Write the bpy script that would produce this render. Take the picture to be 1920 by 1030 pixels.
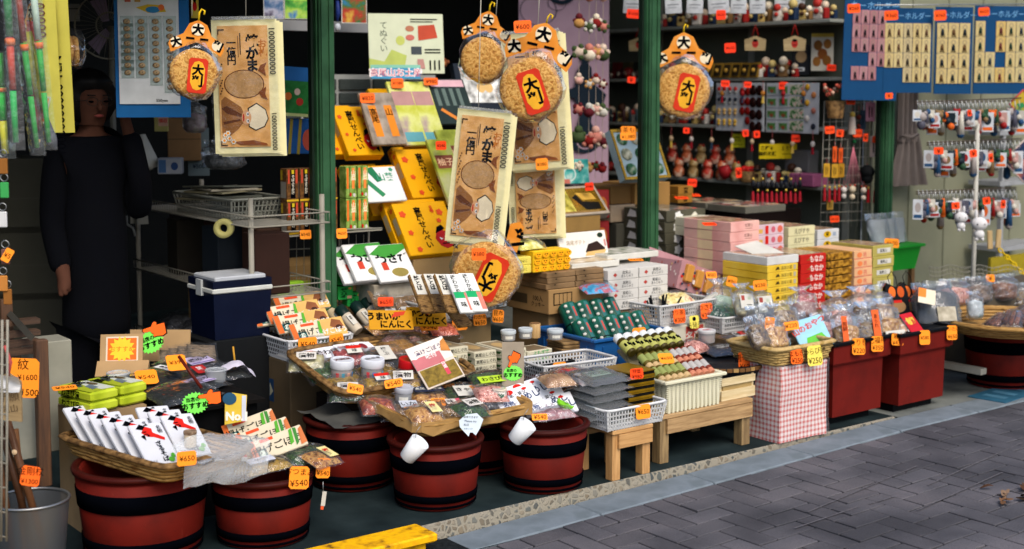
import bpy, math, random
from mathutils import Vector, Matrix, Euler, noise
for _o in list(bpy.data.objects):
 bpy.data.objects.remove(_o)
SC = bpy.context.scene
COL = SC.collection
R = math.radians
rnd = random.Random(7)
# ------------------------------------------------------------ camera, sky, sun
FPX = 2563.0                       # focal length in pixels of the 1920 wide photograph
AZ = R(37.4)                       # shop axes: x along the kerb, y into the shop
CAM = Vector((0.0, 0.0, 1.6))
PCY, HOR = 390.0, 165.0
PITCH = math.atan((PCY - HOR) / FPX)
cam_d = bpy.data.cameras.new('camera')
cam_d.sensor_width = 36.0
cam_d.lens = FPX / 1920 * 36
cam_d.shift_y = -(515 - PCY) / 1920
cam_d.clip_start, cam_d.clip_end = 0.05, 500
cam_d.dof.use_dof = True
cam_d.dof.focus_distance = 5.2
cam_d.dof.aperture_fstop = 2.4
cam = bpy.data.objects.new('camera', cam_d)
COL.objects.link(cam)
cam.location = CAM
cam.rotation_euler = (math.pi / 2 - PITCH, 0, -AZ)
SC.camera = cam
w = bpy.data.worlds.new('World')
SC.world = w
w.use_nodes = True
_nt = w.node_tree
_sky = _nt.nodes.new('ShaderNodeTexSky')
_sky.sky_type = 'NISHITA'
_sky.sun_disc = False
_sky.sun_elevation = R(48)
_sky.sun_rotation = R(192)
_sky.air_density, _sky.dust_density, _sky.ozone_density = 1.0, 3.0, 1.0
_bg = _nt.nodes['Background']
_bg.inputs['Strength'].default_value = 0.15
_nt.links.new(_sky.outputs[0], _bg.inputs[0])
sun_d = bpy.data.lights.new('sun', 'SUN')
sun_d.energy = 1.5
sun_d.angle = R(35)
sun_d.color = (1.0, 0.93, 0.83)
sun = bpy.data.objects.new('sun', sun_d)
COL.objects.link(sun)
_sdir = Vector((math.sin(R(192)) * math.cos(R(48)), math.cos(R(192)) * math.cos(R(48)), math.sin(R(48))))
sun.rotation_euler = (-_sdir).to_track_quat('-Z', 'Y').to_euler()
vs = SC.view_settings
vs.view_transform = 'Standard'
vs.look = 'None'
vs.exposure = 0.58
vs.gamma = 1.0
vs.use_curve_mapping = False
SC.cycles.max_bounces = 8
SC.cycles.transparent_max_bounces = 16
SC.cycles.caustics_reflective = False
SC.cycles.caustics_refractive = False
# ------------------------------------------------------------ surveying helpers
FWD = Vector((math.sin(AZ) * math.cos(PITCH), math.cos(AZ) * math.cos(PITCH), -math.sin(PITCH)))
RGT = Vector((math.cos(AZ), -math.sin(AZ), 0))
UPV = RGT.cross(FWD)
FACE = -math.degrees(AZ)           # turn that makes a front (-y) face the street corner
def ray(px, py):
 return FWD + RGT * ((px - 960) / FPX) + UPV * ((PCY - py) / FPX)
def onz(px, py, z):
 r = ray(px, py)
 return CAM + r * ((z - CAM.z) / r.z)
def ony(px, py, y):
 r = ray(px, py)
 return CAM + r * ((y - CAM.y) / r.y)
def onx(px, py, x):
 r = ray(px, py)
 return CAM + r * ((x - CAM.x) / r.x)
# ------------------------------------------------------------ materials
_mats = {}
def hexlin(h):
 if not isinstance(h, str):
  return tuple(h) + (1.0,) if len(h) == 3 else tuple(h)
 h = h.lstrip('#')
 c = [int(h[i:i + 2], 16) / 255 for i in (0, 2, 4)]
 return tuple((x / 12.92 if x <= 0.04045 else ((x + 0.055) / 1.055) ** 2.4) for x in c) + (1.0,)
def _new(name):
 m = bpy.data.materials.new(name)
 m.use_nodes = True
 nt = m.node_tree
 return m, nt, nt.nodes['Principled BSDF']
def _noise(nt, scale, detail=3, coord='Object', stretch=None, rough=0.5):
 tc = nt.nodes.new('ShaderNodeTexCoord')
 src = tc.outputs[coord]
 if stretch:
  mp = nt.nodes.new('ShaderNodeMapping')
  mp.inputs['Scale'].default_value = stretch
  nt.links.new(src, mp.inputs[0])
  src = mp.outputs[0]
 n = nt.nodes.new('ShaderNodeTexNoise')
 n.inputs['Scale'].default_value = scale
 n.inputs['Detail'].default_value = detail
 n.inputs['Roughness'].default_value = rough
 nt.links.new(src, n.inputs['Vector'])
 return n
def _ramp(nt, fac, stops):
 r = nt.nodes.new('ShaderNodeValToRGB')
 el = r.color_ramp.elements
 while len(el) < len(stops):
  el.new(0.5)
 for e, (p, c) in zip(el, stops):
  e.position = p
  e.color = hexlin(c)
 nt.links.new(fac, r.inputs[0])
 return r
def _bump(nt, bsdf, h, strength, dist=0.002):
 b = nt.nodes.new('ShaderNodeBump')
 b.inputs['Strength'].default_value = strength
 b.inputs['Distance'].default_value = dist
 nt.links.new(h, b.inputs['Height'])
 nt.links.new(b.outputs[0], bsdf.inputs['Normal'])
def P(h, rough=0.55, var=0.12, scale=14, bump=0.0, metal=0.0, coat=0.0, spec=0.12, rand=0.0):
 """plain painted / printed / moulded surface with faint soiling"""
 key = ('P', h, rough, var, scale, bump, metal, coat, rand, spec)
 if key in _mats:
  return _mats[key]
 m, nt, b = _new('surface_' + (h if isinstance(h, str) else 'c').strip('#'))
 c = hexlin(h)
 n = _noise(nt, scale, 4)
 lo = [max(0, x * (1 - var)) for x in c[:3]]
 hi = [min(1, x * (1 + var * 0.6)) for x in c[:3]]
 r = _ramp(nt, n.outputs['Fac'], [(0.3, tuple(lo)), (0.7, tuple(hi))])
 out = r.outputs[0]
 if rand:
  oi = nt.nodes.new('ShaderNodeObjectInfo')
  hs = nt.nodes.new('ShaderNodeHueSaturation')
  mr = nt.nodes.new('ShaderNodeMapRange')
  mr.inputs['To Min'].default_value = 1 - rand
  mr.inputs['To Max'].default_value = 1 + rand
  nt.links.new(oi.outputs['Random'], mr.inputs['Value'])
  nt.links.new(mr.outputs[0], hs.inputs['Value'])
  nt.links.new(out, hs.inputs['Color'])
  out = hs.outputs[0]
 nt.links.new(out, b.inputs['Base Color'])
 rr = nt.nodes.new('ShaderNodeMapRange')
 rr.inputs['To Min'].default_value = max(0.02, rough - 0.08)
 rr.inputs['To Max'].default_value = min(1, rough + 0.1)
 nt.links.new(n.outputs['Fac'], rr.inputs['Value'])
 nt.links.new(rr.outputs[0], b.inputs['Roughness'])
 b.inputs['Metallic'].default_value = metal
 b.inputs['Coat Weight'].default_value = coat
 b.inputs['Specular IOR Level'].default_value = spec
 if bump:
  _bump(nt, b, n.outputs['Fac'], bump)
 _mats[key] = m
 return m
def MIX(cols, scale=40, rough=0.5, bump=0.5, detail=4, stretch=None, voro=False, coat=0.0, dist=0.003, spread=(0.32, 0.68)):
 """broken colour: food, woven stuff, printed pictures, stone"""
 key = ('X', tuple(cols), scale, rough, bump, detail, stretch, voro, coat, spread)
 if key in _mats:
  return _mats[key]
 m, nt, b = _new('mixed_' + cols[0].strip('#'))
 n = _noise(nt, scale, detail, stretch=stretch)
 fac = n.outputs['Fac']
 if voro:
  v = nt.nodes.new('ShaderNodeTexVoronoi')
  v.inputs['Scale'].default_value = scale
  tc = nt.nodes.new('ShaderNodeTexCoord')
  nt.links.new(tc.outputs['Object'], v.inputs['Vector'])
  sep = nt.nodes.new('ShaderNodeSeparateColor')
  nt.links.new(v.outputs['Color'], sep.inputs[0])
  fac = sep.outputs[0]
 k = len(cols)
 lo, hi = (0.0, 1.0) if voro else spread
 r = _ramp(nt, fac, [(lo + (hi - lo) * i / (k - 1), c) for i, c in enumerate(cols)])
 if voro:
  r.color_ramp.interpolation = 'CONSTANT'
 nt.links.new(r.outputs[0], b.inputs['Base Color'])
 b.inputs['Roughness'].default_value = rough
 b.inputs['Specular IOR Level'].default_value = 0.14
 b.inputs['Coat Weight'].default_value = coat
 if bump:
  _bump(nt, b, n.outputs['Fac'], bump, dist)
 _mats[key] = m
 return m
def WOOD(c1, c2, axis=0, rough=0.6, scale=9):
 key = ('W', c1, c2, axis, rough)
 if key in _mats:
  return _mats[key]
 m, nt, b = _new('wood_' + c1.strip('#'))
 st = [9.0, 9.0, 9.0]
 st[axis] = 0.7
 n = _noise(nt, scale, 6, stretch=tuple(st), rough=0.65)
 n2 = _noise(nt, 5, 2)
 mx = nt.nodes.new('ShaderNodeMath')
 mx.operation = 'MULTIPLY_ADD'
 mx.inputs[1].default_value = 0.35
 nt.links.new(n2.outputs['Fac'], mx.inputs[0])
 nt.links.new(n.outputs['Fac'], mx.inputs[2])
 r = _ramp(nt, mx.outputs[0], [(0.45, c2), (0.85, c1)])
 nt.links.new(r.outputs[0], b.inputs['Base Color'])
 b.inputs['Roughness'].default_value = rough
 _bump(nt, b, n.outputs['Fac'], 0.35, 0.002)
 _mats[key] = m
 return m
def CLEAR(tint='#ffffff', alpha=0.14, rough=0.12, bump=0.6, scale=22, gain=0.75):
 """thin clear plastic film"""
 key = ('C', tint, alpha, rough, bump, scale, gain)
 if key in _mats:
  return _mats[key]
 m, nt, b = _new('clear_film_' + tint.strip('#'))
 out = nt.nodes['Material Output']
 tr = nt.nodes.new('ShaderNodeBsdfTransparent')
 tr.inputs[0].default_value = hexlin(tint)
 gl = nt.nodes.new('ShaderNodeBsdfGlossy')
 gl.inputs['Roughness'].default_value = rough
 gl.inputs['Color'].default_value = (0.95, 0.96, 1, 1)
 df = nt.nodes.new('ShaderNodeBsdfDiffuse')
 df.inputs[0].default_value = (0.75, 0.78, 0.8, 1)
 n = _noise(nt, scale, 3)
 bp = nt.nodes.new('ShaderNodeBump')
 bp.inputs['Strength'].default_value = bump
 bp.inputs['Distance'].default_value = 0.012
 nt.links.new(n.outputs['Fac'], bp.inputs['Height'])
 nt.links.new(bp.outputs[0], gl.inputs['Normal'])
 fr = nt.nodes.new('ShaderNodeFresnel')
 fr.inputs[0].default_value = 1.45
 nt.links.new(bp.outputs[0], fr.inputs['Normal'])
 m1 = nt.nodes.new('ShaderNodeMixShader')
 m1.inputs[0].default_value = alpha
 nt.links.new(tr.outputs[0], m1.inputs[1])
 nt.links.new(df.outputs[0], m1.inputs[2])
 m2 = nt.nodes.new('ShaderNodeMixShader')
 ad = nt.nodes.new('ShaderNodeMath')
 ad.operation = 'MULTIPLY_ADD'
 ad.inputs[1].default_value = gain
 ad.inputs[2].default_value = 0.01
 nt.links.new(fr.outputs[0], ad.inputs[0])
 mn = nt.nodes.new('ShaderNodeMath')
 mn.operation = 'MINIMUM'
 mn.inputs[1].default_value = 0.42 if gain < 1 else 0.7
 nt.links.new(ad.outputs[0], mn.inputs[0])
 nt.links.new(mn.outputs[0], m2.inputs[0])
 nt.links.new(m1.outputs[0], m2.inputs[1])
 nt.links.new(gl.outputs[0], m2.inputs[2])
 nt.links.new(m2.outputs[0], out.inputs[0])
 _mats[key] = m
 return m
def GRIDMAT(c1, c2, scale, rough=0.5, bump=0.0, thin=0.5, tilt=(0, 0, 0)):
 """checked print, woven or meshed cloth"""
 key = ('G', c1, c2, scale, rough, thin, tilt)
 if key in _mats:
  return _mats[key]
 m, nt, b = _new('checked_' + c1.strip('#'))
 tc = nt.nodes.new('ShaderNodeTexCoord')
 sp = nt.nodes.new('ShaderNodeSeparateXYZ')
 nt.links.new(tc.outputs['Object'], sp.inputs[0])
 xy = nt.nodes.new('ShaderNodeMath')
 xy.operation = 'ADD'
 nt.links.new(sp.outputs[0], xy.inputs[0])
 nt.links.new(sp.outputs[1], xy.inputs[1])
 fs = []
 for o in (xy.outputs[0], sp.outputs[2]):
  a = nt.nodes.new('ShaderNodeMath')
  a.operation = 'MULTIPLY'
  a.inputs[1].default_value = scale
  nt.links.new(o, a.inputs[0])
  s = nt.nodes.new('ShaderNodeMath')
  s.operation = 'FRACT'
  nt.links.new(a.outputs[0], s.inputs[0])
  g = nt.nodes.new('ShaderNodeMath')
  g.operation = 'GREATER_THAN'
  g.inputs[1].default_value = thin
  nt.links.new(s.outputs[0], g.inputs[0])
  fs.append(g.outputs[0])
 ad = nt.nodes.new('ShaderNodeMath')
 ad.operation = 'ADD'
 nt.links.new(fs[0], ad.inputs[0])
 nt.links.new(fs[1], ad.inputs[1])
 hf = nt.nodes.new('ShaderNodeMath')
 hf.operation = 'MULTIPLY'
 hf.inputs[1].default_value = 0.5
 nt.links.new(ad.outputs[0], hf.inputs[0])
 r = _ramp(nt, hf.outputs[0], [(0.0, c1), (1.0, c2)])
 nt.links.new(r.outputs[0], b.inputs['Base Color'])
 b.inputs['Roughness'].default_value = rough
 _mats[key] = m
 return m
def WORN(base, dark, pale, rough=.6, sc=30):
 m, nt, b = _new('worn_paint')
 n = _noise(nt, 7, 5)
 r = _ramp(nt, n.outputs['Fac'], [(.3, dark), (.55, base), (.75, base)])
 s1 = _noise(nt, sc, 8, stretch=(1, 1, .25), rough=.75)
 r1 = _ramp(nt, s1.outputs['Fac'], [(.62, (0, 0, 0)), (.72, (.55, .55, .55))])
 s2 = _noise(nt, sc * 3, 4, stretch=(.3, .3, 1.6))
 r2 = _ramp(nt, s2.outputs['Fac'], [(.66, (0, 0, 0)), (.74, (.5, .5, .5))])
 out = r.outputs[0]
 for f, c in ((r1, pale), (r2, dark)):
  mx = nt.nodes.new('ShaderNodeMix')
  mx.data_type = 'RGBA'
  nt.links.new(f.outputs[0], mx.inputs[0])
  nt.links.new(out, mx.inputs[6])
  mx.inputs[7].default_value = hexlin(c)
  out = mx.outputs[2]
 nt.links.new(out, b.inputs['Base Color'])
 b.inputs['Roughness'].default_value = rough
 b.inputs['Specular IOR Level'].default_value = .16
 _bump(nt, b, s1.outputs['Fac'], .15, .002)
 return m
# common colours
WHITE = P('#d4d4d0', 0.5, 0.08)
OFFW = P('#c6c4ba', 0.55, 0.1)
BLACK = P('#07090c', 0.5, 0.2, spec=0.08)
INK = P('#07080c', 0.7, 0.1, spec=0.0)
ORANGE = P('#ff9226', 0.55, 0.05)
NEON = P('#ff4a1a', 0.5, 0.05)
CARD = P('#a98a62', 0.8, 0.12, 9)
CARD2 = P('#8f7757', 0.8, 0.14, 9)
FILM = CLEAR('#ffffff', 0.02, 0.07, 0.6)
FILM2 = CLEAR('#fbfcff', 0.025, 0.06, 1.0, 40, 1.05)
STEEL = P('#9a9c9c', 0.35, 0.1, 20, 0, 0.9)
WIREW = P('#8a867a', 0.45, 0.1)
GOLD = P('#b98a2a', 0.25, 0.2, 30, 0.2, 0.8)
RED = P('#b5201c', 0.5, 0.1)
GREEN = P('#1f5a34', 0.5, 0.1)
# ------------------------------------------------------------ mesh builder
_text = {}
def text_geo(s, bold=0.0):
 k = (s, bold)
 if k not in _text:
  c = bpy.data.curves.new('lettering', 'FONT')
  c.body = s
  c.resolution_u = 2
  c.offset = bold
  o = bpy.data.objects.new('lettering', c)
  COL.objects.link(o)
  me = bpy.data.meshes.new_from_object(o.evaluated_get(bpy.context.evaluated_depsgraph_get()))
  vs_ = [(v.co.x, v.co.y) for v in me.vertices]
  fs_ = [tuple(p.vertices) for p in me.polygons]
  bpy.data.meshes.remove(me)
  bpy.data.objects.remove(o)
  bpy.data.curves.remove(c)
  if vs_:
   x0, x1 = min(v[0] for v in vs_), max(v[0] for v in vs_)
   y0, y1 = min(v[1] for v in vs_), max(v[1] for v in vs_)
  else:
   x0 = y0 = 0
   x1 = y1 = 1
  _text[k] = ([(a - (x0 + x1) / 2, b - (y0 + y1) / 2) for a, b in vs_], fs_, x1 - x0, y1 - y0)
 return _text[k]
class MB:
 def __init__(self, M=None):
  self.v, self.f, self.mi, self.sm, self.mats = [], [], [], [], []
  self.M = M
 def at(self, M=None):
  self.M = M
  return self
 def _m(self, mat):
  if mat not in self.mats:
   self.mats.append(mat)
  return self.mats.index(mat)
 def add(self, vs_, fs_, mat, smooth=False):
  k = len(self.v)
  if self.M is not None:
   vs_ = [self.M @ Vector(p) for p in vs_]
  self.v.extend(tuple(p) for p in vs_)
  i = self._m(mat)
  for f in fs_:
   self.f.append(tuple(k + q for q in f))
   self.mi.append(i)
   self.sm.append(smooth)
  return self
 def box(self, c, s, mat, taper=1.0, rot=None):
  hx, hy, hz = s[0] / 2, s[1] / 2, s[2] / 2
  t = taper
  vs_ = [(-hx * t, -hy * t, -hz), (hx * t, -hy * t, -hz), (hx * t, hy * t, -hz), (-hx * t, hy * t, -hz),
      (-hx, -hy, hz), (hx, -hy, hz), (hx, hy, hz), (-hx, hy, hz)]
  if rot:
   e = Euler(tuple(R(a) for a in rot)).to_matrix()
   vs_ = [e @ Vector(p) for p in vs_]
  vs_ = [(p[0] + c[0], p[1] + c[1], p[2] + c[2]) for p in vs_]
  return self.add(vs_, [(3, 2, 1, 0), (4, 5, 6, 7), (0, 1, 5, 4), (1, 2, 6, 5), (2, 3, 7, 6), (3, 0, 4, 7)], mat)
 def b0(self, x, y, z, sx, sy, sz, mat):
  return self.box((x + sx / 2, y + sy / 2, z + sz / 2), (sx, sy, sz), mat)
 def rbox(self, c, s, mat, b=0.004):
  """box with chamfered edges"""
  hx, hy, hz = s[0] / 2, s[1] / 2, s[2] / 2
  b = min(b, hx * .45, hy * .45, hz * .45)
  rings = []
  for z, i in ((-hz, b), (-hz + b, 0), (hz - b, 0), (hz, b)):
   x, y = hx - i, hy - i
   rings.append([(-x + b, -y, z), (x - b, -y, z), (x, -y + b, z), (x, y - b, z), (x - b, y, z), (-x + b, y, z), (-x, y - b, z), (-x, -y + b, z)])
  vs_ = [(p[0] + c[0], p[1] + c[1], p[2] + c[2]) for r_ in rings for p in r_]
  fs_ = [tuple(range(7, -1, -1)), tuple(range(24, 32))]
  for k in range(3):
   for j in range(8):
    fs_.append((k * 8 + j, k * 8 + (j + 1) % 8, k * 8 + 8 + (j + 1) % 8, k * 8 + 8 + j))
  return self.add(vs_, fs_, mat)
 def quad(self, a, b, c, d, mat):
  return self.add([a, b, c, d], [(0, 1, 2, 3)], mat)
 def lathe(self, prof, mat, n=24, c=(0, 0, 0), smooth=True, sx=1.0, sy=1.0, cap=True):
  vs_, fs_ = [], []
  for r_, z in prof:
   for j in range(n):
    a = 2 * math.pi * j / n
    vs_.append((c[0] + r_ * math.cos(a) * sx, c[1] + r_ * math.sin(a) * sy, c[2] + z))
  for k in range(len(prof) - 1):
   for j in range(n):
    fs_.append((k * n + j, k * n + (j + 1) % n, (k + 1) * n + (j + 1) % n, (k + 1) * n + j))
  self.add(vs_, fs_, mat, smooth)
  if cap:
   m = len(prof)
   self.add([vs_[j] for j in range(n)][::-1], [tuple(range(n))], mat) if prof[0][0] > 1e-6 else None
   self.add([vs_[(m - 1) * n + j] for j in range(n)], [tuple(range(n))], mat) if prof[-1][0] > 1e-6 else None
  return self
 def tube(self, pts, r_, mat, n=6, closed=False, radii=None):
  pts = [Vector(p) for p in pts]
  m = len(pts)
  vs_, fs_ = [], []
  prev = None
  for i, p in enumerate(pts):
   if closed:
    t = pts[(i + 1) % m] - pts[i - 1]
   else:
    t = pts[min(i + 1, m - 1)] - pts[max(i - 1, 0)]
   if t.length < 1e-9:
    t = Vector((0, 0, 1))
   t.normalize()
   ref = prev if prev is not None else (Vector((0, 0, 1)) if abs(t.z) < 0.9 else Vector((1, 0, 0)))
   a = t.cross(ref)
   if a.length < 1e-6:
    a = t.cross(Vector((0, 1, 0)))
   a.normalize()
   b = a.cross(t)
   prev = b
   rr = radii[i] if radii else r_
   for j in range(n):
    q = 2 * math.pi * j / n
    vs_.append(p + a * (rr * math.cos(q)) + b * (rr * math.sin(q)))
  for i in range(m if closed else m - 1):
   i2 = (i + 1) % m
   for j in range(n):
    fs_.append((i * n + j, i * n + (j + 1) % n, i2 * n + (j + 1) % n, i2 * n + j))
  if not closed:
   fs_.append(tuple(range(n - 1, -1, -1)))
   fs_.append(tuple(range((m - 1) * n, m * n)))
  return self.add(vs_, fs_, mat, n > 4)
 def ball(self, c, r_, mat, n=10, m=7, s=(1, 1, 1)):
  prof = []
  vs_, fs_ = [], []
  for i in range(m + 1):
   t = math.pi * i / m
   for j in range(n):
    a = 2 * math.pi * j / n
    vs_.append((c[0] + r_ * s[0] * math.sin(t) * math.cos(a), c[1] + r_ * s[1] * math.sin(t) * math.sin(a), c[2] - r_ * s[2] * math.cos(t)))
  for i in range(m):
   for j in range(n):
    fs_.append((i * n + j, i * n + (j + 1) % n, (i + 1) * n + (j + 1) % n, (i + 1) * n + j))
  return self.add(vs_, fs_, mat, True)
 def prism(self, pts, y0, y1, mat, side=None):
  """outline in the local x-z plane, thickness from y0 (front) to y1"""
  n = len(pts)
  vs_ = [(x, y0, z) for x, z in pts] + [(x, y1, z) for x, z in pts]
  self.add(vs_, [tuple(range(n)), tuple(range(2 * n - 1, n - 1, -1))], mat)
  return self.add(vs_, [(j, n + j, n + (j + 1) % n, (j + 1) % n) for j in range(n)], side or mat)
 def sheet(self, nu, nv, fn, mat, smooth=True):
  vs_ = [fn(i / nu, j / nv) for j in range(nv + 1) for i in range(nu + 1)]
  fs_ = [(j * (nu + 1) + i, j * (nu + 1) + i + 1, (j + 1) * (nu + 1) + i + 1, (j + 1) * (nu + 1) + i) for j in range(nv) for i in range(nu)]
  return self.add(vs_, fs_, mat, smooth)
 # flat print on a face given by origin, unit right, unit up
 def art(self, o, ux, uy, W_, H_, items, lift=0.0006):
  o, ux, uy = Vector(o), Vector(ux), Vector(uy)
  nn = ux.cross(uy)
  for k, it in enumerate(items):
   q = o + nn * (lift * (1 + 0.5 * k))
   def pt(x, y):
    return q + ux * (x * W_) + uy * (y * H_)
   t = it[0]
   if t == 'r':
    _, x0, y0, x1, y1, m = it
    self.add([pt(x0, y0), pt(x1, y0), pt(x1, y1), pt(x0, y1)], [(0, 1, 2, 3)], m)
   elif t == 'e':
    _, x, y, rx, ry, m = it[:6]
    n = 16 if len(it) < 7 else it[6]
    self.add([pt(x + rx * math.cos(6.28319 * j / n), y + ry * math.sin(6.28319 * j / n)) for j in range(n)], [tuple(range(n))], m)
   elif t == 'o':      # outline ellipse: x,y,rx,ry,width(fraction),mat
    _, x, y, rx, ry, wd, m = it
    n = 24
    vs_ = [pt(x + rx * s * math.cos(6.28319 * j / n), y + ry * s * math.sin(6.28319 * j / n)) for s in (1, 1 - wd) for j in range(n)]
    self.add(vs_, [(j, (j + 1) % n, n + (j + 1) % n, n + j) for j in range(n)], m)
   elif t == 'p':
    self.add([pt(x, y) for x, y in it[1]], [tuple(range(len(it[1])))], it[2])
   elif t == 's':      # starburst x,y,r(fraction of W),points,mat
    _, x, y, rr, n, m = it
    ps = [pt(x, y)]
    for j in range(2 * n):
     a = math.pi * j / n
     s = rr * (1 if j % 2 == 0 else 0.72)
     ps.append(q + ux * (x * W_ + s * W_ * math.cos(a)) + uy * (y * H_ + s * W_ * math.sin(a)))
    self.add(ps, [(0, 1 + j, 1 + (j + 1) % (2 * n)) for j in range(2 * n)], m)
   elif t in ('t', 'v'):   # t: text, x, y, height(fraction of H), mat, bold, rot
    _, s, x, y, h, m = it[:6]
    bold = it[6] if len(it) > 6 else 0.012
    ro = R(it[7]) if len(it) > 7 else 0.0
    rows = [s] if t == 't' else list(s)
    hh = h * H_
    for r_i, chs in enumerate(rows):
     vv, ff, tw, th = text_geo(chs, bold)
     sc_ = hh / 0.8
     if t == 'v':
      dx, dy = 0.0, -r_i * hh * 1.16
     else:
      dx, dy = 0.0, 0.0
     cr, sr = math.cos(ro), math.sin(ro)
     base = pt(x, y)
     vs_ = []
     for a, b in vv:
      X, Y = a * sc_ + dx, b * sc_ + dy
      vs_.append(base + ux * (X * cr - Y * sr) + uy * (X * sr + Y * cr))
     self.add(vs_, ff, m)
  return self
 def front(self, c, W_, H_, items, lift=0.0006):
  """print on a face looking to -y, c = lower left corner"""
  return self.art(c, (1, 0, 0), (0, 0, 1), W_, H_, items, lift)
 def left(self, c, W_, H_, items, lift=0.0006):
  """print on a face looking to -x, c = lower left corner as seen (far end)"""
  return self.art(c, (0, -1, 0), (0, 0, 1), W_, H_, items, lift)
 def top(self, c, W_, H_, items, lift=0.0006):
  return self.art(c, (1, 0, 0), (0, 1, 0), W_, H_, items, lift)
 def mesh(self, name):
  me = bpy.data.meshes.new(name)
  me.from_pydata(self.v, [], self.f)
  for m in self.mats:
   me.materials.append(m)
  me.polygons.foreach_set('material_index', self.mi)
  me.polygons.foreach_set('use_smooth', self.sm)
  me.update()
  return me
def TR(loc=(0, 0, 0), rot=(0, 0, 0), sc=1.0):
 return Matrix.Translation(loc) @ Euler(tuple(R(a) for a in rot)).to_matrix().to_4x4() @ Matrix.Scale(sc, 4)
def obj(name, mb, parent=None, loc=(0, 0, 0), rot=(0, 0, 0), scale=None):
 me = mb.mesh(name) if isinstance(mb, MB) else mb
 o = bpy.data.objects.new(name, me)
 COL.objects.link(o)
 o.location = loc
 o.rotation_euler = tuple(R(a) for a in rot)
 if scale:
  o.scale = scale if not isinstance(scale, (int, float)) else (scale,) * 3
 if parent is not None:
  o.parent = parent
 return o
def tag(o, label, cat, group=None):
 o['label'] = label
 o['category'] = cat
 if group:
  o['group'] = group
 return o
def thing(name, label, cat, loc=(0, 0, 0), rot=(0, 0, 0), group=None):
 o = bpy.data.objects.new(name, None)
 o.empty_display_size = 0.05
 COL.objects.link(o)
 o.location = loc
 o.rotation_euler = tuple(R(a) for a in rot)
 return tag(o, label, cat, group)
def solo(name, mb, label, cat, loc=(0, 0, 0), rot=(0, 0, 0), group=None, scale=None):
 return tag(obj(name, mb, None, loc, rot, scale), label, cat, group)
def struct(name, mb, parent=None, loc=(0, 0, 0), rot=(0, 0, 0)):
 o = obj(name, mb, parent, loc, rot)
 if parent is None:
  o['kind'] = 'structure'
 return o
def dup(root, loc, rot=None, label=None, group=None, scale=None):
 r_ = root.copy()
 COL.objects.link(r_)
 r_.location = loc
 if rot is not None:
  r_.rotation_euler = tuple(R(a) for a in rot)
 if scale:
  r_.scale = (scale,) * 3 if isinstance(scale, (int, float)) else scale
 if label:
  r_['label'] = label
 if group:
  r_['group'] = group
 for ch in list(root.children):
  c = ch.copy()
  COL.objects.link(c)
  c.parent = r_
  for g in list(ch.children):
   d = g.copy()
   COL.objects.link(d)
   d.parent = c
 return r_
ORN = 'first second third fourth fifth sixth seventh eighth ninth tenth eleventh twelfth thirteenth fourteenth fifteenth sixteenth seventeenth eighteenth nineteenth twentieth twenty-first twenty-second twenty-third twenty-fourth twenty-fifth twenty-sixth'.split()
ORD = ['topmost', 'second from the top', 'third from the top', 'fourth from the top', 'fifth from the top', 'sixth from the top', 'seventh from the top', 'eighth from the top', 'ninth from the top']
NTH = ['leftmost', 'second from the left', 'third from the left', 'fourth from the left', 'fifth from the left', 'sixth from the left', 'seventh from the left', 'eighth from the left', 'ninth from the left', 'tenth from the left', 'eleventh from the left', 'twelfth from the left']
# ============================================================ setting
FLOOR = 0.05
YK0, YK1 = 3.76, 3.93              # kerb strip front / back
SLOPE = 0.0215
def street_z(x):
 return max(-0.02, (x - 2.9) * SLOPE) if x < 5.2 else 0.0495
# ground sheet, reaching the horizon
g = MB()
g.quad((-150, -150, -0.06), (150, -150, -0.06), (150, 150, -0.06), (-150, 150, -0.06), P('#3a3c40', 0.9, 0.2, 0.6))
struct('ground', g)
# street: bed plus single paving bricks in herringbone
MORTAR = MIX(['#0c1012', '#14191c', '#1e2326'], 60, 0.95, 0.6)
g = MB()
xs = [-3, 2.2, 3.2, 4.2, 5.26, 7, 14]
for a, b in zip(xs[:-1], xs[1:]):
 g.quad((a, -4, street_z(a) - 0.006), (b, -4, street_z(b) - 0.006), (b, YK0, street_z(b) - 0.006), (a, YK0, street_z(a) - 0.006), MORTAR)
street = struct('street_paving', g)
def brick_mat():
 m, nt, b = _new('paving_brick')
 n = _noise(nt, 3.2, 4, coord='Object')
 tc = nt.nodes.new('ShaderNodeTexCoord')
 geo = nt.nodes.new('ShaderNodeNewGeometry')
 n1 = _noise(nt, 2.4, 5)
 n1.inputs['Scale'].default_value = 2.2
 nt.links.new(geo.outputs['Position'], n1.inputs['Vector'])
 n2 = _noise(nt, 220, 2)
 nt.links.new(geo.outputs['Position'], n2.inputs['Vector'])
 r1 = _ramp(nt, n1.outputs['Fac'], [(0.36, '#3c3c41'), (0.5, '#4e4d52'), (0.64, '#5c595d')])
 oi = nt.nodes.new('ShaderNodeObjectInfo')
 hs = nt.nodes.new('ShaderNodeHueSaturation')
 mr = nt.nodes.new('ShaderNodeMapRange')
 mr.inputs['To Min'].default_value = 0.80
 mr.inputs['To Max'].default_value = 1.12
 nt.links.new(oi.outputs['Random'], mr.inputs['Value'])
 nt.links.new(mr.outputs[0], hs.inputs['Value'])
 nt.links.new(r1.outputs[0], hs.inputs['Color'])
 mx = nt.nodes.new('ShaderNodeMix')
 mx.data_type = 'RGBA'
 mx.blend_type = 'OVERLAY'
 mx.inputs[0].default_value = 0.55
 nt.links.new(hs.outputs[0], mx.inputs[6])
 nt.links.new(n2.outputs['Fac'], mx.inputs[7])
 nt.links.new(mx.outputs[2], b.inputs['Base Color'])
 b.inputs['Roughness'].default_value = 0.82
 b.inputs['Specular IOR Level'].default_value = .2
 _bump(nt, b, n2.outputs['Fac'], 0.5, 0.0015)
 return m
BRICK = brick_mat()
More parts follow.
